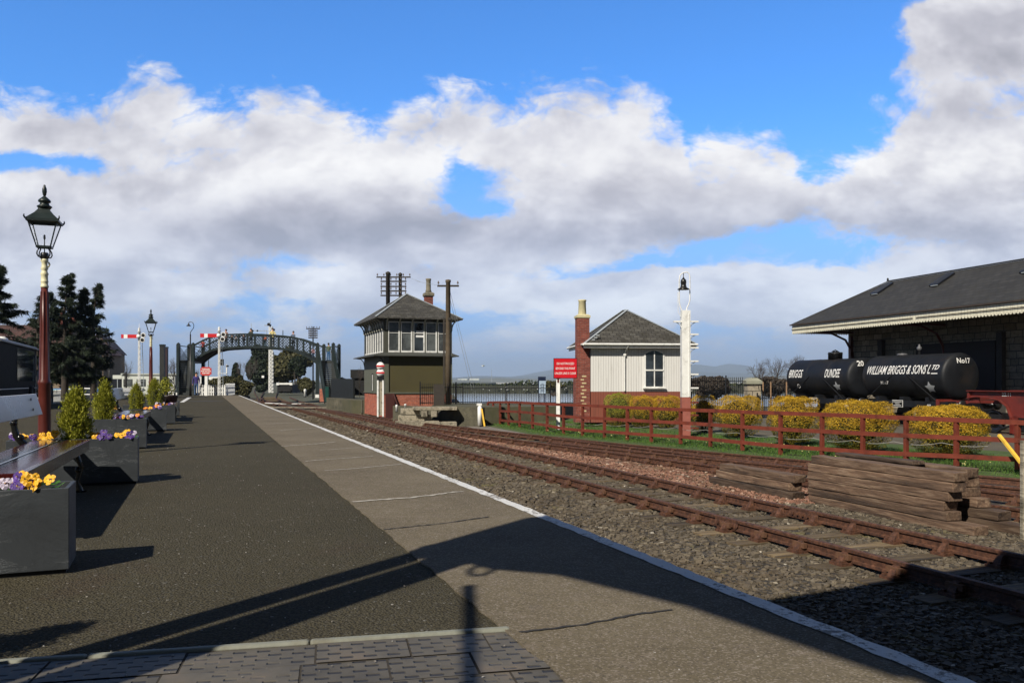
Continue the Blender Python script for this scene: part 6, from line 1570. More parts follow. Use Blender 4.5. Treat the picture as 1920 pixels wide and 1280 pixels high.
def lattice_panel(a0,a1,b0,b1,n,mat_,w_=.022,name='lattice_panel'):
    """bottom edge a0->a1, top edge b0->b1"""
    a0,a1,b0,b1 = map(Vector,(a0,a1,b0,b1)); q = MB(); q.bar(b0,b1,.08,.08); q.bar(a0,a1,.08,.08)
    for i in range(n+1):
        for s_ in (-1,1):
            j = i+s_*n*.9
            ca = max(0,min(n,j)); 
            if ca != j:
                f_ = abs(ca-i)/abs(j-i)
                if f_ <= 0: continue
            else: f_ = 1
            p0 = a0.lerp(a1,i/n); pt = b0.lerp(b1,ca/n); pb = a0.lerp(a1,ca/n); q.bar(p0, pb.lerp(pt,f_), w_, .04)
            if f_ < 1:
                pass
    return q.build(name, mat_, FB)
LZ_ = fz(677)
def tower(x0, x1, ztop, zbase_l, name):
    for (x,y) in ((x0,0),(x1,0),(x0,DEPTH),(x1,DEPTH)):
        q = MB(); q.box((fx(x),y,(fz(645)+zbase_l)/2),(.29,.29,fz(645)-zbase_l)); q.lathe([(.14,0),(.17,.04),(.10,.10),(.02,.16)],(fx(x),y,fz(645)),8); col = q.build('column', GRN, FB)
        q = MB(); q.box((fx(x),y,zbase_l+.16),(.35,.35,.30)); q.build('white_foot', M['white'], col)
    q = MB(); q.box(((fx(x0)+fx(x1))/2,DEPTH/2,LZ_-.10),(fx(x1)-fx(x0),DEPTH,.16)); q.build('landing', GRN, FB)
    lattice_panel((fx(x0),DEPTH,LZ_+.1),(fx(x1),DEPTH,LZ_+.1),(fx(x0),DEPTH,fz(648)),(fx(x1),DEPTH,fz(648)),8,GRN)
tower(334.5, 362, 645, fz(742), 'l'); tower(595.5, 625, 648, fz(745.5), 'r')
lattice_panel((fx(334.5),0,LZ_+.1),(fx(334.5),DEPTH,LZ_+.1),(fx(334.5),0,fz(648)),(fx(334.5),DEPTH,fz(648)),10,GRN)
lattice_panel((fx(625),0,LZ_+.1),(fx(625),DEPTH,LZ_+.1),(fx(625),0,fz(648)),(fx(625),DEPTH,fz(648)),10,GRN)
# stairs come down towards the viewer
def stairs(x0,x1,x0b,x1b,zb,run,nst):
    q = MB()
    for s_ in range(nst):
        f_ = (s_+.5)/nst; y = -run*f_; z = LZ_+(zb-LZ_)*f_; a = fx(x0)+(x0b-fx(x0))*f_; b = fx(x1)+(x1b-fx(x1))*f_; q.box(((a+b)/2,y,z),(b-a,run/nst+.04,.045))
        q.box(((a+b)/2,y+run/nst/2,z+.08),(b-a,.02,.13))
    q.build('treads', surf('stair_tread_%d' % int(x0), (.022,.026,.025), .3, 5, .6, .1), FB)
    for (xt,xb) in ((fx(x0),x0b),(fx(x1),x1b)):
        q = MB(); q.bar((xt,0,LZ_-.1),(xb,-run,zb),.10,.34); q.build('stringer', GRN, FB)
        lattice_panel((xt,0,LZ_+.1),(xb,-run,zb+.15),(xt,0,fz(648)),(xb,-run,zb+1.15),14,GRN,.02)
        q = MB(); q.box((xb,-run,zb+.6),(.16,.16,1.3)); q.build('newel_post', GRN, FB)
stairs(334.5,362, gx(334.5,73), gx(366,73), gz(742,73), 5.0, 18)
stairs(597,625, gx(609,72.5), gx(641,72.5), gz(753,72.5), 5.5, 20)
q = MB(); q.slab([(gx(337,74),-4.2),(gx(363,74),-4.2),(fx(361),-.3),(fx(336),-.3)],-.5,.35); q.build('stair_base', M['iron_green'], FB)
q = MB(); q.box((gx(613,72.2),-5.75,-.1),(.30,.14,1.3)); q.build('teal_panel', surf('teal_panel', (.006,.05,.04), .1, 4, .4, 0), FB)
q = MB(); q.box((gx(604,75),-3,-.25),(.38,.35,1.15)); tag(q.build('brick_pier', M['brick'], loc=(0,YB,0)), 'small red brick pier beside the white footed bridge column', 'brick pier')
# ================================================================== PEOPLE
def person(loc, h, rz, label, top, legs, arms='rail', hair=M['hair'], seed=0, child=False, group=None, walk=0, hat=None):
    k = h/1.72; V = []; Ed = []; Rd = []
    def v_(x,y,z,r,p=None):
        V.append((x*k,y*k,z*k)); Rd.append(r*k); 
        if p is not None: Ed.append((p,len(V)-1))
        return len(V)-1
    pel = v_(0,0,.92,.135); sp_ = v_(0,0.01,1.10,.125,pel); ch_ = v_(0,0,1.30,.155,sp_); nk = v_(0,-.01,1.47,.062,ch_); hd = v_(0,-.025,1.56,.072,nk); h2 = v_(0,-.02,1.66,.085,hd)
    for s_ in (-1,1):
        st_ = walk*s_
        hp_ = v_(s_*.09,0,.86,.095,pel); kn = v_(s_*.10,-st_*.5,.48,.062,hp_); an = v_(s_*.10,st_*.8,.09,.042,kn); v_(s_*.11,st_*.8-.13,.04,.038,an)
        sh = v_(s_*.17,0,1.38,.070,ch_)
        if arms == 'rail': el = v_(s_*.26,-.12,1.16,.047,sh); wr = v_(s_*.20,-.32,1.12,.035,el); v_(s_*.17,-.39,1.12,.030,wr)
        elif arms == 'down': el = v_(s_*.24,.02,1.12,.047,sh); wr = v_(s_*.25,-.05,.87,.034,el); v_(s_*.25,-.07,.79,.030,wr)
        else: el = v_(s_*.25,-.05,1.14,.047,sh); wr = v_(s_*.12,-.26,1.24,.035,el); v_(s_*.06,-.28,1.27,.030,wr)
    me = bpy.data.meshes.new('person'); me.from_pydata(V, Ed, []); o = link(bpy.data.objects.new('person', me))
    md = o.modifiers.new('s','SKIN'); sv = me.skin_vertices[0].data
    for i, r_ in enumerate(Rd): sv[i].radius = (r_, r_*(.78 if i in (1,2) else 1)); sv[i].use_root = (i == 0)
    sb = o.modifiers.new('sub','SUBSURF'); sb.levels = 1; sb.render_levels = 1
    bpy.context.view_layer.update(); dg = bpy.context.evaluated_depsgraph_get(); m2 = bpy.data.meshes.new_from_object(o.evaluated_get(dg)); o.modifiers.clear(); o.data = m2
    m2.materials.clear()
    for mm in (M['skin'], top, legs, M['dark']): m2.materials.append(mm)
    for p in m2.polygons:
        c = p.center/k; p.use_smooth = True
        if c.z > 1.455: p.material_index = 0
        elif c.z < .07: p.material_index = 3
        elif c.z < .93 and abs(c.x) < .20: p.material_index = 2
        elif (arms == 'rail' and c.y < -.33) or (arms == 'down' and c.z < .85 and abs(c.x) > .2) or (arms == 'fold' and c.y < -.25 and abs(c.x) < .09): p.material_index = 0
        else: p.material_index = 1
    o.location = loc; o.rotation_euler = (0,0,rz); tag(o, label, 'person', group)
    q = MB(); q.sphere((0,.012*k,1.655*k), .108*k, 10, 8, (.92,1.02,1.05)); q.v = [p if not (p[1] < -.045*k and p[2] < 1.67*k) else (p[0]*.8, -.045*k, p[2]) for p in q.v]; q.build('hair', hat or hair, o)
    q = MB()
    for s_ in (-1,1): q.sphere((s_*.032*k,-.105*k,1.635*k), .011*k, 6, 4)
    q.sphere((0,-.118*k,1.605*k), .014*k, 6, 4); q.build('face_features', M['hair'], o)
    return o
cm = {}
def cloth(n, r, g, b):
    if n not in cm: cm[n] = surf('cloth_'+n, lin(r,g,b), .15, 12, .9, .2, 40)
    return cm[n]
dz_ = lambda px: fz(interp(botc,px))+.08
BPG = 'people standing on the footbridge'
PPL = [(376.5,1.45,'person in a red and dark jacket at the left rise of the footbridge','red',150,50,50,'dk',40,40,46,0),
 (420,1.72,'person in a brown jacket leaning by the white signal on the footbridge','brown',120,92,84,'dk',0,0,0,0),
 (431.5,1.15,'small child in black left of the middle of the footbridge','black',26,26,30,'dk',0,0,0,0),
 (439,1.0,'smallest pale child standing beside the child in black','palegrey',150,145,140,'blue',60,76,110,0),
 (453.5,1.15,'child in dark clothes between two bridge uprights','navy',34,34,52,'dk',0,0,0,0),
 (467,1.70,'person in a dark green coat leaning near the middle of the footbridge','coat',52,56,46,'dk',0,0,0,0),
 (494,1.05,'child in an orange top and teal trousers on the footbridge','orange',196,92,48,'teal',36,74,84,0),
 (508,1.78,'person in a pale yellow jacket above the lattice post','yellowj',206,192,130,'dk',0,0,0,0),
 (547,1.74,'grey haired person in a grey-blue jacket right of the footbridge middle','greyblue',84,96,116,'dk',0,0,0,0),
 (584.5,1.05,'child in pink and white at the right slope of the footbridge','pink',190,140,140,'blue',0,0,0,0)]
for px, h, lab, cn, r_, g_, b_, ln, *_ in PPL:
    legs = {'dk':cloth('darklegs',30,30,36),'blue':cloth('jeans',62,84,120),'teal':cloth('teallegs',36,74,84)}[ln]
    person((fx(px),YB+.55,dz_(px)), h, R(rng.uniform(-25,25)), lab, cloth(cn,r_,g_,b_), legs, 'rail' if h > 1.3 else 'down', group=BPG)
person((fx(614),YB+.5,LZ_), 1.72, R(160), 'person in a green top and blue jeans on the right bridge landing', cloth('greentop',74,84,66), cloth('jeans2',52,96,140), 'down', group=BPG)
person((gx(368,59.0),59.0,0), 1.62, R(20), 'person in a purple top and jeans on the platform by the left bridge stairs', cloth('purpletop',58,50,110), cloth('jeans',62,84,120), 'down', walk=.12)
# ================================================================== SEMAPHORE SIGNALS
def semaphore(px, Y, ytop, ybase, yarm, arm_px, label, arm_w=9.5, low=False):
    zb = gz(ybase,Y); t = thing('semaphore_signal', (gx(px,Y),Y,zb), label, 'semaphore'); Z = lambda y: gz(y,Y)-zb; s1 = Y/FPX; H = Z(ytop)
    q = MB(); wb, wt_ = 3.6*s1, 2.2*s1
    for s_ in (-1,1):
        for y_ in (-1,1): q.bar((s_*wb/2,y_*wb/2,0),(s_*wt_/2,y_*wt_/2,Z(yarm)-.25),.022,.022)
    n = 11; Ht = Z(yarm)-.25
    for i in range(n):
        f0, f1 = i/n, (i+1)/n; w0 = (wb+(wt_-wb)*f0)/2; w1 = (wb+(wt_-wb)*f1)/2
        for fy in (-1,1): q.bar((-w0,fy*w0,Ht*f0),(w1,fy*w1,Ht*f1),.012,.012)
        for fx_ in (-1,1): q.bar((fx_*w0,-w0,Ht*f0),(fx_*w1,w1,Ht*f1),.012,.012)
    q.build('lattice_post', M['white'], t)
    q = MB(); q.lathe([(.09,Ht),(.09,Z(yarm)+.30),(.14,Z(yarm)+.33),(.05,Z(yarm)+.40),(.10,Z(yarm)+.50),(.03,Z(yarm)+.60),(.02,Z(yarm)+.62),(.008,H)],(0,0,0),10); q.build('finial', M['white'], t)
    q = MB(); x0, x1, x2, x3 = [(a-px)*s1 for a in arm_px]; hh = arm_w*s1/2
    q.mat(M['signal_red']); 
    def tap(xa, xb, m_, g): ha = hh*g; q.mat(m_); q.add([(xa,-.12,Z(yarm)-ha),(xb,-.12,Z(yarm)-ha*.95),(xb,-.12,Z(yarm)+ha*.95),(xa,-.12,Z(yarm)+ha),(xa,-.10,Z(yarm)-ha),(xb,-.10,Z(yarm)-ha*.95),(xb,-.10,Z(yarm)+ha*.95),(xa,-.10,Z(yarm)+ha)],[(0,1,2,3),(7,6,5,4),(0,4,5,1),(3,2,6,7),(0,3,7,4),(1,5,6,2)])
    tap(x0,x1,M['signal_red'],1.0); tap(x1,x2,M['sign_white'],.97); tap(x2,x3,M['signal_red'],.92); q.build('arm', None, t)
    q = MB(); q.lathe([(.13,0),(.13,.05)],(0,0,0),14); q.v = [(x,-.15+z,y+Z(yarm)) for x,y,z in q.v]; q.build('pivot_boss', M['sign_white'], t)
    q = MB()
    for k, (ddx,ddz) in enumerate(((.34,.06),(.28,-.26))):
        b0 = len(q.v); q.tube([(.15*math.cos(a*.6283),0,.15*math.sin(a*.6283)) for a in range(10)],.03,5,closed=True)
        for i in range(b0,len(q.v)): v_ = q.v[i]; q.v[i] = (v_[0]+ddx,v_[1]-.14,v_[2]+Z(yarm)+ddz)
    sp_o = q.build('spectacle_frame', M['sign_white'] if not low else M['iron_black'], t); q = MB()
    for k, (ddx,ddz) in enumerate(((.34,.06),(.28,-.26))):
        b0 = len(q.v); q.lathe([(.14,0),(.14,.012)],(0,0,0),14)
        for i in range(b0,len(q.v)): v_ = q.v[i]; q.v[i] = (v_[0]+ddx,v_[2]-.13,v_[1]+Z(yarm)+ddz)
    q.build('lens', M['dark'], sp_o)
    q = MB(); xl = .30; 
    for s_ in (-1,1): q.bar((xl+s_*.13,.25,.0),(xl*.5+s_*.10,.2,Ht),.03,.03) if False else q.bar((s_*.12-.02,.55,0),(s_*.10,.22,Ht),.028,.028)
    for i in range(16): f_ = (i+.5)/16; q.bar((-.12,.55-.33*f_,Ht*f_),(.12,.55-.33*f_,Ht*f_),.018,.018)
    q.build('ladder', M['slate_metal'], t)
    return t
semaphore(261, 57, 606, 744, 630.5, (228.5,233.5,240.5,259), 'left semaphore with red arm and thin white lattice post', 7.5)
semaphore(411, 57, 612, 741, 629, (376.5,384,390.5,409), 'semaphore with red arm on the platform end before the footbridge', 7.5)
# gantry style lattice post beyond the bridge
t = thing('signal_gantry', (gx(508,108),108,gz(736,108)), 'tall white lattice signal post with small arms beyond the footbridge', 'signal')
Z = lambda y: gz(y,108)-gz(736,108); s1 = 108/FPX; q = MB()
for s_ in (-1,1):
    for y_ in (-1,1): q.bar((s_*.22,y_*.22,0),(s_*.19,y_*.19,Z(612)),.07,.07)
for i in range(18):
    f0 = Z(612)*i/18; f1 = Z(612)*(i+1)/18
    for y_ in (-1,1): q.bar((-.2,y_*.2,f0),(.2,y_*.2,f1),.05,.05); q.bar((.2,y_*.2,f0),(-.2,y_*.2,f1),.05,.05)
q.build('lattice_post', M['white'], t)
q = MB(); x = lambda px: (px-508)*s1
q.bar((x(466),0,Z(620)),(x(514),0,Z(620)),.06,.08); q.bar((x(471),0,Z(620)),(x(471),0,Z(606)),.05,.05); q.bar((x(500),0,Z(620)),(x(500),0,Z(640)),.05,.05); q.bar((x(507),0,Z(612)),(x(506),0,Z(604)),.06,.06); q.tube([(x(507),0,Z(606)),(x(507),0,Z(599))],.02,5); q.bar((x(496),0,Z(610)),(x(503),0,Z(610)),.05,.12); q.build('arms', M['slate_metal'], t)
q = MB()
for a,b,r_ in ((504,608,.20),(507,610,.16),(483,620,.12),(514.5,618,.13),(474,620,.14),(471,619,.1)): q.sphere((x(a),-.1,Z(b)), r_, 8, 6)
q.build('spectacles', M['dark'], t)
t = thing('dark_signal', (gx(425,100),100,gz(742,100)), 'small dark signal with a platform right of the nearer semaphore', 'signal'); Z = lambda y: gz(y,100)-gz(742,100)
q = MB(); q.bar((0,0,0),(0,0,Z(683)),.12,.12); q.box((-.5,0,Z(700)),(1.1,.3,.06)); q.build('post', M['white'], t); q = MB(); q.box((-.55,0,Z(679)),(.35,.2,.75)); q.box((.1,0,Z(686)),(.25,.2,.2)); q.build('signal_head', M['dark'], t)
# red octagonal notice on the platform end
SG2 = thing('notice_sign', (gx(387,58.5),58.5,0), 'red cut-corner notice PASSENGERS MUST NOT PASS THIS POINT on a white post', 'sign')
q = MB(); q.box((0,0,.95),(.19,.12,1.9)); q.build('post', M['white'], SG2)
c5 = .1; W2, H2 = .39, .30; q = MB(); zc3 = gz(695.8,58.5)
outl8 = [(-W2+c5,-H2),(W2-c5,-H2),(W2-c5,-H2+.07),(W2,-H2+.07),(W2,H2-.07),(W2-c5,H2-.07),(W2-c5,H2),(-W2+c5,H2),(-W2+c5,H2-.07),(-W2,H2-.07),(-W2,-H2+.07),(-W2+c5,-H2+.07)]
q.prism([(a,b+zc3) for a,b in outl8], -.10, -.065); bd2 = q.build('board', surf('sign_red_faded', lin(190,58,56), .06, 4, .5, 0), SG2)
for i, l_ in enumerate(('PASSENGERS','MUST NOT PASS','THIS POINT')):
    o = text_obj(l_, .085, M['sign_white'], bd2, bold=.05); o.location = (0,-.106,zc3+.14-i*.14); xs = [v_.co.x for v_ in o.data.vertices]; k_ = (.56,.68,.52)[i]/(max(xs)-min(xs))
    for v_ in o.data.vertices: v_.co.x *= k_
# swan neck lamps
def swan(px, Y, ytop, ybase, label, r_=.045):
    zb = gz(ybase,Y); t = thing('swan_neck_lamp', (gx(px,Y),Y,zb), label, 'street lamp', 'swan neck lamps'); H = gz(ytop,Y)-zb; q = MB()
    q.lathe([(.09,0),(.08,.8),(r_,.9),(r_,H-.85)],(0,0,0),8)
    q.tube([(0,0,H-.9),(0,0,H-.72),(.10,0,H-.58),(.22,0,H-.42),(.24,0,H-.24),(.16,0,H-.06),(.02,0,H),(-.10,0,H-.05),(-.12,0,H-.12)],.022,6); q.build('post', M['iron_black'], t)
    q = MB(); q.lathe([(.02,H-.10),(.05,H-.14),(.06,H-.20),(.15,H-.27),(.16,H-.30),(.02,H-.29)],(-.12,0,0),12); q.build('lamp_shade', M['iron_black'], t)
    q = MB(); q.sphere((-.12,0,H-.33),.075,10,6); q.build('globe', M['glass_lamp'], t)
swan(357, 56.5, 603, 742, 'swan neck lamp standing in front of the left bridge stairs')
swan(391, 110, 664, 735, 'tiny far swan neck lamp seen under the left of the arch', .05)
swan(205, 70, 624, 745, 'dark curved street lamp before the red roofed house', .06)
# two dark pillars
for px, yt, w_, Y, lab in ((304.8,645.5,.27,51,'left taller one of two dark pillars left of the footbridge'),(311,650,.22,53,'right shorter one of two dark pillars left of the footbridge')):
    t = thing('dark_pillar', (gx(px,Y),Y,0), lab, 'pillar', 'pair of dark pillars'); H = gz(yt,Y); q = MB(); q.box((0,0,H/2),(w_,.24,H-.1)); q.build('shaft', surf('pillar_%d' % int(px), (.016,.018,.018) if px < 308 else (.035,.012,.014), .2, 5, .5, .1), t); q = MB(); q.box((0,0,H-.05),(w_+.03,.27,.10)); q.build('cap', M['iron_green'], t)
# picket fences
def picket(a, b, z0, h, label, pitch=.14):
    a = Vector((a[0],a[1],z0)); b = Vector((b[0],b[1],z0)); L_ = (b-a).length; d = (b-a)/L_; t = thing('picket_fence', a, label, 'picket fence', 'white picket fences'); q = MB(); an = math.atan2(d.y,d.x)
    for i in range(int(L_/pitch)): p = d*(i*pitch); q.box((p.x,p.y,h/2),(.085,.02,h),an); q.lathe([(.055,h),(.001,h+.05)],(p.x,p.y,0),4,False,an+R(45))
    q.build('pickets', M['white'], t); q = MB()
    for z in (.25,h-.22): q.bar(Vector((0,0,z))+d.cross(Vector((0,0,1)))*-.04, d*L_+Vector((0,0,z))+d.cross(Vector((0,0,1)))*-.04, .03, .07)
    q.build('rails', M['white'], t)
    return t
picket((gx(375,59.2),59.2),(gx(428,59.2),59.2),0,.72,'white picket fence across the far end of the platform',.16)
picket((gx(423,59.0),59.0),(gx(441,64),64),0,.80,'short white picket fence turning away at the platform corner',.16)
picket((gx(296,60.5),60.5),(gx(331,60.5),60.5),0,.62,'white picket fence between the dark pillars and the bridge stairs',.16)
picket((gx(93,44),44),(gx(135,50),50),-.35,.85,'white picket fence behind the platform at the far left',.15)
picket((gx(228,56),56),(gx(268,62),62),-.2,.7,'white picket fence behind the far bench back',.16)
# ================================================================== LEFT BACKGROUND
# dark railway carriage standing beyond the platform
CG = thing('railway_carriage', (-17.15,26.6,-.05), 'glossy black railway carriage end at the far left behind the near bench', 'carriage', rz=math.atan2(17.15-20.95,-26.6+36.3)*0)
vA = Vector((-17.6,28.4,0)); vB = Vector((-21.05,36.6,0)); CG.location = (vB.x,vB.y,-.05); dc = (vA-vB).normalized(); CG.rotation_euler = (0,0,math.atan2(dc.y,dc.x)+R(90))
# local: -y towards viewer along the side, +x to the right(side facing the track)
q = MB(); q.box((-1.35,-4.5,1.42),(2.7,9.0,2.1)); q.build('body', surf('carriage_black', (.008,.009,.010), .3, 5, .7, .02, 3, spec=.05), CG)
q = MB(); vs = []; 
for i in range(9): a = math.pi*i/8; vs.append((-1.35+1.43*math.cos(a), 2.47+.24*math.sin(a)))
q.prism([(x,z) for x,z in vs], -9.1, .08); q.box((-1.35,-4.5,2.47),(2.86,9.18,.06)); q.build('roof', surf('carriage_roof', (.20,.21,.22), .2, 4, .5, .1), CG)
q = MB(); q.lathe([(.22,2.60),(.20,2.72),(.08,2.80)],(-.6,-4.6,0),12); q.build('ventilator', M['white'], CG)
q = MB(); q.box((.006,-3.0,1.70),(.02,4.6,1.25)); wo_ = q.build('window', M['pane'], CG)
q = MB(); q.box((.02,-4.5,.78),(.012,9.0,.025)); q.box((.02,-4.5,.52),(.012,9.0,.025)); q.box((.02,-.35,1.35),(.012,.03,1.7)); q.build('lining', M['sign_white'], CG)
q = MB(); q.tube([(.10,-.18,.7),(.10,-.18,2.1)],.02,6); q.tube([(.10,-.5,.7),(.10,-.5,1.5)],.02,6); q.build('handrail', M['slate_metal'], CG)
q = MB(); q.box((-1.35,-4.5,.2),(2.3,8.6,.35)); wheelset(q,-1.5,.45); wheelset(q,-7,.45); q.build('underframe', M['dark'], CG)
# houses
def house(cx_, cy_, w_, d_, zw_, zr, rz, label, wall='render_wall', roof='tile_red', wins=(), zb=-1.1, chim=True, gable_front=False):
    t = thing('house', (cx_,cy_,zb), label, 'house', rz=rz); H = zw_-zb; HR = zr-zb; q = MB(); q.box((0,0,H/2),(w_,d_,H)); 
    q.prism([(-w_/2,H),(w_/2,H),(0,HR)] if gable_front else [(-w_/2,H),(w_/2,H),(w_/2,H+.001),(-w_/2,H+.001)], -d_/2, d_/2)
    if not gable_front: q.add([(-w_/2,-d_/2,H),(-w_/2,d_/2,H),(-w_/2,0,HR),(w_/2,-d_/2,H),(w_/2,d_/2,H),(w_/2,0,HR)],[(0,1,2),(5,4,3)])
    q.build('wall', M[wall], t); q = MB(); o_ = .3; s_ = (HR-H)
    if gable_front:
        for k in (-1,1): q.add([(0,-d_/2-o_,HR+.12),(0,d_/2+o_,HR+.12),(k*(w_/2+o_),d_/2+o_,H-s_*o_/(w_/2)+.12),(k*(w_/2+o_),-d_/2-o_,H-s_*o_/(w_/2)+.12),(0,-d_/2-o_,HR),(0,d_/2+o_,HR),(k*(w_/2+o_),d_/2+o_,H-s_*o_/(w_/2)),(k*(w_/2+o_),-d_/2-o_,H-s_*o_/(w_/2))],[(0,1,2,3),(7,6,5,4),(0,3,7,4),(2,1,5,6),(3,2,6,7)])
    else:
        for k in (-1,1): q.add([(-w_/2-o_,0,HR+.12),(w_/2+o_,0,HR+.12),(w_/2+o_,k*(d_/2+o_),H-s_*o_/(d_/2)+.12),(-w_/2-o_,k*(d_/2+o_),H-s_*o_/(d_/2)+.12),(-w_/2-o_,0,HR),(w_/2+o_,0,HR),(w_/2+o_,k*(d_/2+o_),H-s_*o_/(d_/2)),(-w_/2-o_,k*(d_/2+o_),H-s_*o_/(d_/2))],[(0,1,2,3),(7,6,5,4),(0,3,7,4),(2,1,5,6),(3,2,6,7)])
    rf_ = q.build('roof', M[roof], t)
    if chim: q = MB(); q.box((w_*.3,0,HR+.2),(.8,.6,1.3)); q.lathe([(.14,HR+.8),(.12,HR+1.3)],(w_*.3,0,0),8); q.build('chimney', M['brick_dark'], rf_)
    for (x,z) in wins:
        f = MB(); f.box((x,-d_/2-.02,z),(1.0,.08,1.3)); fo = f.build('window', M['white'], t); q = MB(); q.box((x,-d_/2-.07,z),(.84,.03,1.14)); q.build('pane', M['pane'], fo)
    return t
house(-71.3,144.3,5.2,9,gz(659,140),gz(626,140),R(15),'brown house with a dark red roof at the right of the dark conifers', wins=((-1.2,2.0),(1.2,2.0),(0,5.0)), chim=False, gable_front=True)
house(gx(135,110),114,6.4,8,gz(662,110),gz(628,110),R(10),'long brown house hidden behind the dark conifers', wins=((-1.8,2),(1.8,2),(-1.8,4.5),(1.8,4.5)), gable_front=True, chim=False)
house(gx(64,80),84,5.8,8,gz(642,80),gz(600,80),R(5),'gabled pale brown house between the carriage and the conifers', wins=((-.8,4.6),(.8,4.6)), gable_front=True)
house(gx(18,70),74,7,7,gz(640,70),gz(606,70),R(5),'brown house behind the leftmost conifer', wins=((-1.5,2),(1.5,2),(-1.5,4.3)))
t = thing('pale_building', (gx(293,140),140,-1.1), 'long low pale building behind the far platform', 'building'); q = MB(); q.box((0,0,1.6),(8.8,6,3.2)); q.build('wall', M['pale_wall'], t)
q = MB(); q.prism([(-4.7,3.2),(4.7,3.2),(4.7,3.45),(-4.7,3.45)],-3.2,3.2); q.build('roof', surf('flat_pale_roof', (.42,.45,.42), .1, 2, .8, 0), t); q = MB()
for k in range(4): q.box((-3.4+k*2.2,-3.03,1.9),(1.5,.06,1.2))
q.build('window', M['pane_grey'], t)
t = thing('white_van', (gx(378,125),125,-1.05), 'distant white van roof seen left of the red notice', 'van')
q = MB(); q.prism([(-1.6,.35),(3.4,.35),(3.4,2.6),(3.2,2.75),(-.4,2.75),(-1.1,1.6),(-1.9,1.3),(-1.95,.4)],-.95,.95); q.build('body', M['white'], t); q = MB(); q.box((-.9,-.0,2.0),(.5,1.8,.6)); q.build('windscreen', M['pane'], t); q = MB()
for x_ in (-1.1,2.5):
    for s_ in (-1,1): b0 = len(q.v); q.lathe([(.33,-.1),(.33,.1)],(0,0,0),14); q.v[b0:] = [(x_+p[0],s_*.9+p[2],.34+p[1]) for p in q.v[b0:]]
q.build('wheels', M['dark'], t)
def car(px, Y, label, m_, zb=-1.1, rz=0):
    t = thing('parked_car', (gx(px,Y),Y,zb), label, 'car', 'cars parked behind the platform', rz=rz); q = MB()
    q.prism([(-2.1,.30),(2.1,.30),(2.15,.62),(2.0,.86),(1.0,.95),(-2.0,.95),(-2.15,.7)],-.85,.85); q.prism([(-1.75,.95),(1.0,.95),(.35,1.40),(-1.15,1.43)],-.74,.74); q.build('body', m_, t, bevel=.05)
    q = MB(); q.prism([(-1.6,.98),(.85,.98),(.28,1.34),(-1.08,1.36)],-.755,.755); q.build('windows', M['pane'], t); q = MB()
    for x_ in (-1.35,1.3):
        for s_ in (-1,1): b0 = len(q.v); q.lathe([(.12,-.1),(.31,-.1),(.31,.1),(.12,.1)],(0,0,0),16); q.v[b0:] = [(x_+p[0],s_*.78+p[2],.31+p[1]) for p in q.v[b0:]]
    q.build('wheel', M['dark'], t)
    for x_ in (2.12,-2.13):
        q = MB(); q.box((x_,-.6,.68),(.05,.3,.13)); q.box((x_,.6,.68),(.05,.3,.13)); q.build('lights', M['sign_white'] if x_ > 0 else M['signal_red'], t)
silver = surf('car_silver', (.42,.44,.46), .03, 2, .25, 0, metal=.4, coat=1)
car(96,60,'silver car behind the red lamp post', silver, -.9); car(172,64,'dark grey car behind the second conifer planter', surf('car_dark', (.03,.035,.04), .03, 2, .25, 0, coat=1), -.9)
car(140,70,'blue car half hidden behind the near conifer', surf('car_blue', lin(40,110,150), .03, 2, .3, 0, coat=1), -1.0)
person((gx(120,52),52,-.5), 1.70, R(-20), 'person in dark clothes and a red cap behind the picket fence', cloth('black2',36,36,42), cloth('darklegs',30,30,36), 'fold', hat=cloth('redcap',170,60,60))
q = MB(); q.lathe([(.0,-.5),(.28,-.5),(.34,.45),(.36,.5),(.02,.52)],(0,0,0),12); tag(q.build('blue_bin', surf('blue_plastic', lin(70,170,190), .1, 5, .5, 0), loc=(gx(105,51),51,-.0)), 'light blue bin behind the red lamp post', 'bin')
t = thing('road_sign', (gx(220,75),75,-.9), 'white rectangular road sign behind the middle bench back', 'sign'); q = MB(); q.box((0,0,gz(706.5,75)+.9),(.82,.04,.34)); q.build('panel', M['pale_wall'], t); q = MB(); q.box((0,.04,(gz(706,75)+.9)/2),(.06,.05,gz(706,75)+.9)); q.build('post', M['slate_metal'], t)
t = thing('finger_post', (gx(236.5,62),62,-.3), 'dark finger post right of the white road sign', 'sign'); q = MB(); q.box((0,0,(gz(697,62)+.3)/2),(.10,.10,gz(697,62)+.3)); q.build('post', M['dark'], t); q = MB(); q.box((-.14,0,gz(702,62)+.3),(.24,.05,.12)); q.build('finger', M['dark'], t)
tel = thing('tall_lamp_column', (gx(187,62),62,-.6), 'plain dark lamp column at the right side of the conifers', 'lamp post'); q = MB(); q.lathe([(.10,0),(.06,gz(612,62)+.6)],(0,0,0),8); q.build('column', M['iron_black'], tel); q = MB(); q.box((-.2,0,gz(612,62)+.62),(.5,.14,.10)); q.build('lamp_head', M['iron_black'], tel)
HAZE_D = .00011
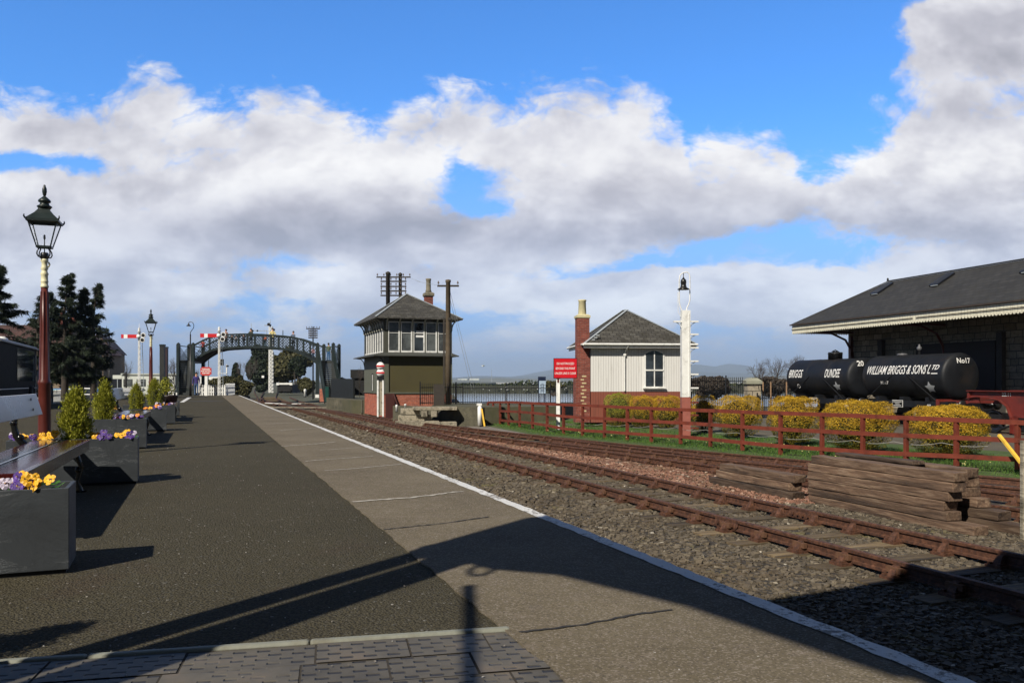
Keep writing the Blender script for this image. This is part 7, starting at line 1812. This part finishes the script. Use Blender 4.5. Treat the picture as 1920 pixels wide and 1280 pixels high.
# ================================================================== TREES
def dark_conifer(px, Y, ytop, ybase, wpx, label, seed, N=9000, clear=.12, lean=.04):
    zb = gz(ybase,Y); H = gz(ytop,Y)-zb; Wd = wpx*Y/FPX/2; t = thing('conifer_tree', (gx(px,Y),Y,zb), label, 'tree', 'dark conifers behind the platform'); rs = np.random.RandomState(seed); r2 = random.Random(seed)
    q = MB(); q.tube([(0,0,0),(.03,0,H*.35),(-.03,0,H*.7),(lean*H,0,H*.985)], [.20,.15,.07,.015], 8); q.build('trunk', M['bark'], t)
    tips = []; q = MB(); nb = 95
    for i in range(nb):
        f_ = clear+(1-clear)*(i/nb)**.85; z0 = H*f_; a = r2.uniform(0,6.283); L_ = Wd*min(1,(1-f_)*1.75)**1.25*r2.uniform(.5,1.2)+.14; dr = r2.uniform(-.05,.26)
        p0 = Vector((lean*H*max(0,(f_-.5)*2)**1.5,0,z0)); pts = [p0+Vector((math.cos(a)*L_*s_, math.sin(a)*L_*s_, L_*(.22*s_-dr*s_*s_*1.6))) for s_ in (0,.35,.7,1.0)]
        q.tube(pts, [.03,.02,.012,.004], 4, caps=False); tips.append(pts)
    q.build('limbs', M['bark'], t)
    C = []; D = []; B = (nb*rs.uniform(0,1,N)**1.5).astype(int); ss = rs.uniform(.15,1.05,N)**.8; T_ = np.array([[list(p) for p in b] for b in tips])
    k = np.clip(ss*3,0,2.999); i0 = k.astype(int); fr_ = (k-i0)[:,None]; base = T_[B,i0]*(1-fr_)+T_[B,i0+1]*fr_; dirv = T_[B,3]-T_[B,0]; dirv /= np.linalg.norm(dirv,axis=1)[:,None]
    base = base+rs.normal(0,.04,(N,3))
    d = dirv*rs.uniform(.2,1,(N,1))+rs.normal(0,.45,(N,3))+np.array([0,0,-.55]); d /= np.linalg.norm(d,axis=1)[:,None]
    sd_ = np.cross(d,rs.normal(0,1,(N,3))); sd_ /= np.linalg.norm(sd_,axis=1)[:,None]; ln = rs.uniform(.10,.26,(N,1)); wd = rs.uniform(.010,.026,(N,1))
    V = np.stack([base-sd_*wd, base+sd_*wd, base+d*ln+sd_*wd*.3, base+d*ln-sd_*wd*.3],1); np_mesh('foliage', V.reshape(-1,3), np.arange(N*4).reshape(N,4), M['leaf_dark'], t)
    return t
dark_conifer(-12,40,498,742,150,'leftmost dark conifer, cut by the photo edge above the carriage',1,22000,.2)
dark_conifer(72,47,555,742,74,'shorter dark conifer right behind the red lamp post',2,9000)
dark_conifer(92,48,548,744,80,'dark conifer just right of the red lamp post',7,11000)
dark_conifer(121,45,513,750,80,'tallest dark conifer right of the red lamp post',3,20000,.15)
dark_conifer(151,46,541,748,66,'dark conifer second from the right of the group',4,17000,.15)
dark_conifer(175,48,531,748,58,'rightmost dark conifer with a bent thin top',5,13000,.16)
def leafy(px, Y, ybase, blobs, label, m, seed, N, size, name='bush', cat='bush', group=None, trunk=True, asp=.6):
    """blobs in photo pixels (cx, cy, rx, ry) turned into real size at distance Y, depth = width"""
    s1 = Y/FPX; zb = gz(ybase,Y); x0 = gx(px,Y); t = thing(name, (x0,Y,zb), label, cat, group); rs = random.Random(seed); B = []
    for (cx_,cy_,rx,ry) in blobs: B.append(((cx_-px)*s1, rs.uniform(-.3,.3)*rx*s1, gz(cy_,Y)-zb, rx*s1, rx*s1*.8, ry*s1))
    if trunk:
        q = MB()
        for b in B[:5]: q.tube([(b[0]*.2,b[1]*.2,0),(b[0]*.6,b[1]*.6,b[2]*.5),(b[0],b[1],b[2])],[.16*b[3]**.5,.10*b[3]**.5,.03],6)
        q.build('trunk', M['bark'], t)
    leafcloud('foliage', m, t, B, N, size, seed, up=.2, asp=asp, shell=.6)
    return t
# small clump generator: big outline filled by many lobes
def lobes(cx_, cy_, rx, ry, n, k, seed):
    r2 = random.Random(seed); L_ = [(cx_,cy_,rx*.75,ry*.75)]
    for i in range(n): a = r2.uniform(0,6.28); f_ = r2.uniform(.45,.95); L_.append((cx_+math.cos(a)*rx*f_, cy_+math.sin(a)*ry*f_, rx*k*r2.uniform(.6,1.2), ry*k*r2.uniform(.6,1.2)))
    return L_
leafy(492,150,735,lobes(487,690,26,40,16,.34,1),'very dark tall evergreen beyond the footbridge, left of the lattice post',M['leaf_dark'],11,14000,.34,'evergreen_tree','tree')
leafy(540,150,736,lobes(540,688,42,32,22,.32,2),'broad olive-green tree mass beyond the footbridge, right of the lattice post',M['leaf_olive'],12,20000,.30,'evergreen_tree','tree')
leafy(556,140,736,lobes(559,682,18,19,10,.36,21),'dark green round tree top under the right of the arch',M['leaf_dark'],22,7000,.28,'evergreen_tree','tree')
leafy(575,120,742,lobes(576,725,20,13,8,.4,3),'bright green bush at the foot of the far trees',M['leaf_olive'],13,4500,.2)
leafy(412,90,744,lobes(412,722,36,17,16,.35,4),'olive brown bush mass behind the white platform fence',M['leaf_olive'],14,10000,.13)
leafy(452,100,745,lobes(452,727,24,20,12,.35,5),'grey green bush between the platform end and the far line',M['leaf_olive'],15,7000,.14)
leafy(441,130,735,lobes(441,698,7.5,16,7,.4,6),'small dark pine under the left of the arch',M['leaf_dark'],16,3000,.2,'pine_tree','tree')
leafy(650,80,745,lobes(648,724,22,17,10,.36,7),'green bush behind the dark panel fence',M['leaf_mid'],17,6000,.13)
leafy(631,76,745,lobes(630,728,10,9,6,.4,17),'low green bush just right of the bridge stairs',M['leaf_mid'],27,2500,.12)
leafy(1334,75,735,lobes(1334,722,38,22,16,.32,8),'dark leafless bush mass right of the square lamp post',M['leaf_twig'],18,14000,.075)
leafy(1450,70,742,lobes(1450,722,46,18,12,.36,9),'brown scrub behind the rusty gate',M['leaf_twig'],19,9000,.08)
leafy(1040,62,742,lobes(1036,724,20,9,8,.4,10),'olive bush on the harbour side near the red sign',M['leaf_olive'],20,3500,.08)
leafy(240,85,742,lobes(246,733,22,9,8,.4,31),'low dark hedge behind the far bench',M['leaf_mid'],32,3500,.10,'hedge','hedge')
leafy(340,95,742,lobes(330,735,18,7,8,.4,33),'low hedge left of the bridge stairs',M['leaf_mid'],34,2500,.10,'hedge','hedge')
def bare_tree(px, Y, ytop, ybase, wpx, label, seed, m=M['birch'], depth=6):
    zb = gz(ybase,Y); H = gz(ytop,Y)-zb; Wd = wpx*Y/FPX; t = thing('bare_tree', (gx(px,Y),Y,zb), label, 'tree', 'bare winter trees'); r2 = random.Random(seed)
    tr = MB(); tw = MB()
    def grow(p, d, L_, r_, lv):
        n = 3; pts = [p]; rs_ = [r_]
        for i in range(n): d = (d+Vector((r2.uniform(-.16,.16),r2.uniform(-.16,.16),.05))).normalized(); p = p+d*L_/n; pts.append(p); rs_.append(r_*(1-.35*(i+1)/n))
        (tr if lv < 3 else tw).tube(pts, rs_, 6 if lv < 2 else (4 if lv < 4 else 3), caps=False)
        if lv >= depth: return
        for k in range(3 if lv else 5):
            a = r2.uniform(0,6.283); sp = r2.uniform(.35,.75); ax = d.orthogonal().normalized(); ax.rotate(Matrix.Rotation(a,3,d)); nd = (d*math.cos(sp)+ax*math.sin(sp)).normalized(); grow(pts[-1] if k else pts[-2], nd, L_*r2.uniform(.62,.82), r_*.58, lv+1)
    grow(Vector((0,0,0)), Vector((0,0,1)), H*.30, H*.022, 0)
    zmax = max(v_[2] for v_ in tw.v); xm = max(abs(v_[0]) for v_ in tw.v); sx_, sz_ = (Wd/2)/xm, H/zmax
    for q in (tr,tw): q.v = [(x*sx_,y*sx_,z*sz_) for x,y,z in q.v]
    tr.build('trunk', M['bark'], t); tw.build('twigs', m, t); return t
tgb = surf('grey_brown_twigs', (.085,.07,.062), .3, 9, .9, 0)
bare_tree(1424,68,670,742,46,'left bare tree above the stone gate pier',1,tgb); bare_tree(1452,70,664,742,52,'taller bare tree between the pier and the farther tank wagon',2,tgb)
bare_tree(1492,78,662,742,42,'bare tree partly hidden by the farther tank wagon',3,tgb)
bare_tree(330,95,668,742,52,'bare tree left of the bridge stairs',4,tgb); bare_tree(232,105,668,742,30,'small bare tree right of the red roofed house',5,tgb)
bare_tree(468,125,665,738,36,'thin bare tree beside the dark evergreen beyond the bridge',6,tgb); bare_tree(455,128,672,738,26,'smaller bare tree left of the dark evergreen beyond the bridge',9,tgb)
bare_tree(674,58,683,745,20,'small bare tree left of the signal box',7,tgb,5)
bare_tree(372,100,690,742,20,'thin bare tree seen under the left of the arch',8,tgb,5)
# wagon beyond the bridge
t = thing('buffer_wagon', (gx(535.5,125),125,gz(737,125)), 'dark wagon with a white beam on the far siding beyond the footbridge', 'wagon'); Z = lambda y: gz(y,125)-gz(737,125)
q = MB(); q.box((0,2,(Z(736)+Z(721))/2),(2.25,5,Z(721)-Z(736))); q.box((0,-.6,.45),(1.9,.3,.4)); q.build('body', M['dark'], t); q = MB(); q.box((0,-.62,Z(719.2)),(2.35,.12,.26)); q.box((-1.0,-.66,Z(720)),(.4,.1,.3)); q.box((1.0,-.66,Z(720)),(.4,.1,.3)); q.build('white_beam', M['white'], t); q = MB(); wheelset(q,.2,.42); wheelset(q,3.6,.42); q.build('wheels', M['dark'], t)
q = MB(); q.box((gx(493,112),112,gz(706,112)),(.32,.08,.30)); tag(q.build('small_white_sign', M['sign_white']), 'tiny white square sign against the dark evergreen', 'sign')
# ================================================================== HARBOUR, FAR SHORE, HILLS
WZ = -3.1
wm, n, b = mk('harbour_water'); p = world_pos(n); mp = n.new('ShaderNodeMapping'); n.put(mp.inputs[0], p); mp.inputs['Scale'].default_value = (.35,1.2,1)
n.put(b.inputs['Base Color'], (.36,.42,.50,1)); P(b, Roughness=.12, Specular_IOR_Level=.9); bump(n, b, n.noise(E(n,mp.outputs[0]), 1.1, 6, .6), .06, .05)
q = MB(); q.add([(-6000,78,WZ),(15000,-300,WZ),(15000,15000,WZ),(-6000,15000,WZ)],[(0,1,2,3)]); tag(q.build('sea_water', wm), kind='structure')
q = MB(); q.slab([(-2,282),(30,280),(75,276),(260,262),(420,330),(420,420),(-40,420),(-40,286)], WZ-1, -.35); tag(q.build('far_bank', surf('dark_bank', (.035,.037,.024), .4, .08, .95, .6, 1.5)), kind='structure')
rs = np.random.RandomState(3); N = 9000; X = rs.uniform(-30,330,N); Yc = 284+rs.uniform(0,30,N); Yc = np.interp(X,[-30,-2,30,75,260,330],[286,282,280,276,262,300])+rs.uniform(-.6,14,N); c = np.stack([X,Yc,np.where(Yc-np.interp(X,[-30,-2,30,75,260,330],[286,282,280,276,262,300]) < .2, rs.uniform(-2.9,-.3,N), -.4+rs.uniform(0,1,N)**2*np.maximum(.3,(.9+.7*np.sin(X*.09)+.5*np.sin(X*.31))))],1)
nr = rs.normal(0,1,(N,3)); nr /= np.linalg.norm(nr,axis=1)[:,None]; t1 = np.cross(nr,rs.normal(0,1,(N,3))); t1 /= np.linalg.norm(t1,axis=1)[:,None]; t2 = np.cross(nr,t1); s_ = .45*rs.uniform(.5,1.4,(N,1))
tag(np_mesh('bank_scrub', np.stack([c-t1*s_,c-t2*s_,c+t1*s_,c+t2*s_],1).reshape(-1,3), np.arange(N*4).reshape(N,4), M['leaf_mid']), 'dark scrub along the far harbour bank', 'scrub', kind='stuff')
# seabirds / pale stones on the bank foot
q = MB()
for i in range(46): x_ = rng.uniform(-12,70); q.sphere((x_,280.6-.04*x_,-1.0+rng.uniform(-1.0,.3)),.22*rng.uniform(.6,1.3),6,4,(1.5,1,.8))
tag(q.build('pale_rocks', surf('pale_rock', (.45,.45,.42), .2, 1, .9, 0)), 'scattered pale rocks along the far bank', 'rocks', kind='stuff')
mudm = surf('pale_mudflat', (.34,.32,.27), .15, .004, .9, 0)
q = MB(); q.slab([(-300,1500),(900,1300),(2500,1700),(2500,3200),(-300,3200)], WZ-2, WZ+.35); tag(q.build('mudflat', mudm), kind='structure')
def ridge(name, pts, Y, depth, m, z0=WZ):
    """hill as a height field: pts = (photo px, photo py) skyline at distance Y"""
    n = 90; px0, px1 = pts[0][0], pts[-1][0]; rows = 7; V = []; F = []
    for j in range(rows):
        yy_ = Y+depth*(j-(rows-1)/2)/((rows-1)/2); prof = math.cos((j-(rows-1)/2)/((rows-1)/2)*math.pi/2)
        for i in range(n+1):
            px = px0+(px1-px0)*i/n; py = interp(pts,px); h_ = (gz(py,Y)-z0); x_ = gx(px,Y)
            h2 = h_*prof*(1+.10*mnoise.noise(Vector((x_/depth*2.5,yy_/depth*2.5,3))) *(1 if j != rows//2 else .2)); V.append((x_,yy_,z0-1+max(0,h2)))
    for j in range(rows-1):
        for i in range(n): a = j*(n+1)+i; F.append((a,a+1,a+n+2,a+n+1))
    o = np_mesh(name, V, np.array(F), m, smooth=True); return tag(o, kind='structure')
hm1 = surf('moor_hill', (.070,.075,.060), .25, .002, .95, 0); hm2 = surf('field_shore', (.12,.12,.085), .3, .006, .95, 0)
ridge('far_shore', [(600,712),(840,711),(870,709),(930,708),(1000,709.5),(1060,711),(1300,709),(1400,706),(1450,704),(1560,706),(1920,704),(2300,706)], 4200, 700, hm2)
ridge('low_hills', [(560,716),(780,712),(900,704),(960,706),(1040,702),(1100,699),(1180,698),(1300,696),(1380,699),(1440,697),(1520,702),(1700,700),(1900,705),(2200,716)], 9500, 1800, hm1)
ridge('hills', [(880,716),(980,703),(1010,697),(1040,692),(1062,687),(1090,690),(1150,696),(1260,690),(1300,683),(1320,684),(1340,688),(1352,684),(1366,681.5),(1376,683),(1390,690),(1405,694),(1440,690),(1500,694),(1600,690),(1800,700),(2000,716)], 12500, 2200, hm1)
q = MB()
for px, w_, h_ in ((873,15,2.6),(888,22,3.4),(862,6,1.8),(1248,20,2)): q.box((gx(px,3300),3300,gz(711,3300)+0),(w_*3300/FPX,60,h_*3300/FPX))
q.build("x", M["pale_wall"])
o = [a for a in S.objects if a.name == 'x'][0]; o.name = 'far_sheds'; tag(o, 'group of pale sheds on the far shore right of the signal box', 'buildings', kind='stuff')
t = thing('lattice_mast', (gx(922,3000),3000,-3), 'thin tall mast on the far shore', 'mast'); q = MB(); q.tube([(0,0,0),(0,0,gz(692,3000)+3)],[1.1,.5],6); q.build('mast', M['slate_metal'], t)
# birds
def bird(px,py,Y,label):
    t = MB(); t.sphere((0,0,0),.16,6,5,(1.6,.6,.6)); t.add([(-.1,0,.03),(.18,0,.03),(.1,.2,.16),(-.05,.65,.10)],[(0,1,2,3),(3,2,1,0)]); t.add([(-.1,0,.03),(.18,0,.03),(.1,-.2,.16),(-.05,-.65,.10)],[(0,1,2,3),(3,2,1,0)]); tag(t.build('bird', M['pale_wall'], loc=(gx(px,Y),Y,gz(py,Y)), rz=.4), label, 'bird')
bird(906,686,120,'small gull flying above the harbour')
# ================================================================== HAZE
hb = MB(); hb.add([(-16000,-250,-9),(16000,-250,-9),(16000,16500,-9),(-16000,16500,-9),(-16000,-250,300),(16000,-250,300),(16000,16500,300),(-16000,16500,300)],[(3,2,1,0),(4,5,6,7),(0,1,5,4),(1,2,6,5),(2,3,7,6),(3,0,4,7)])
hm = bpy.data.materials.new('haze'); hm.use_nodes = True; hn = NT(hm.node_tree); hm.node_tree.nodes.clear(); pv = hn.new('ShaderNodeVolumePrincipled'); pv.inputs['Color'].default_value = (.60,.77,1.0,1); pv.inputs['Density'].default_value = HAZE_D; pv.inputs['Anisotropy'].default_value = .0
ho = hn.new('ShaderNodeOutputMaterial'); hn.t.links.new(pv.outputs[0], ho.inputs['Volume'])
if HAZE_D > 0: tag(hb.build('haze', hm), kind='stuff')
S.cycles.volume_bounces = 0
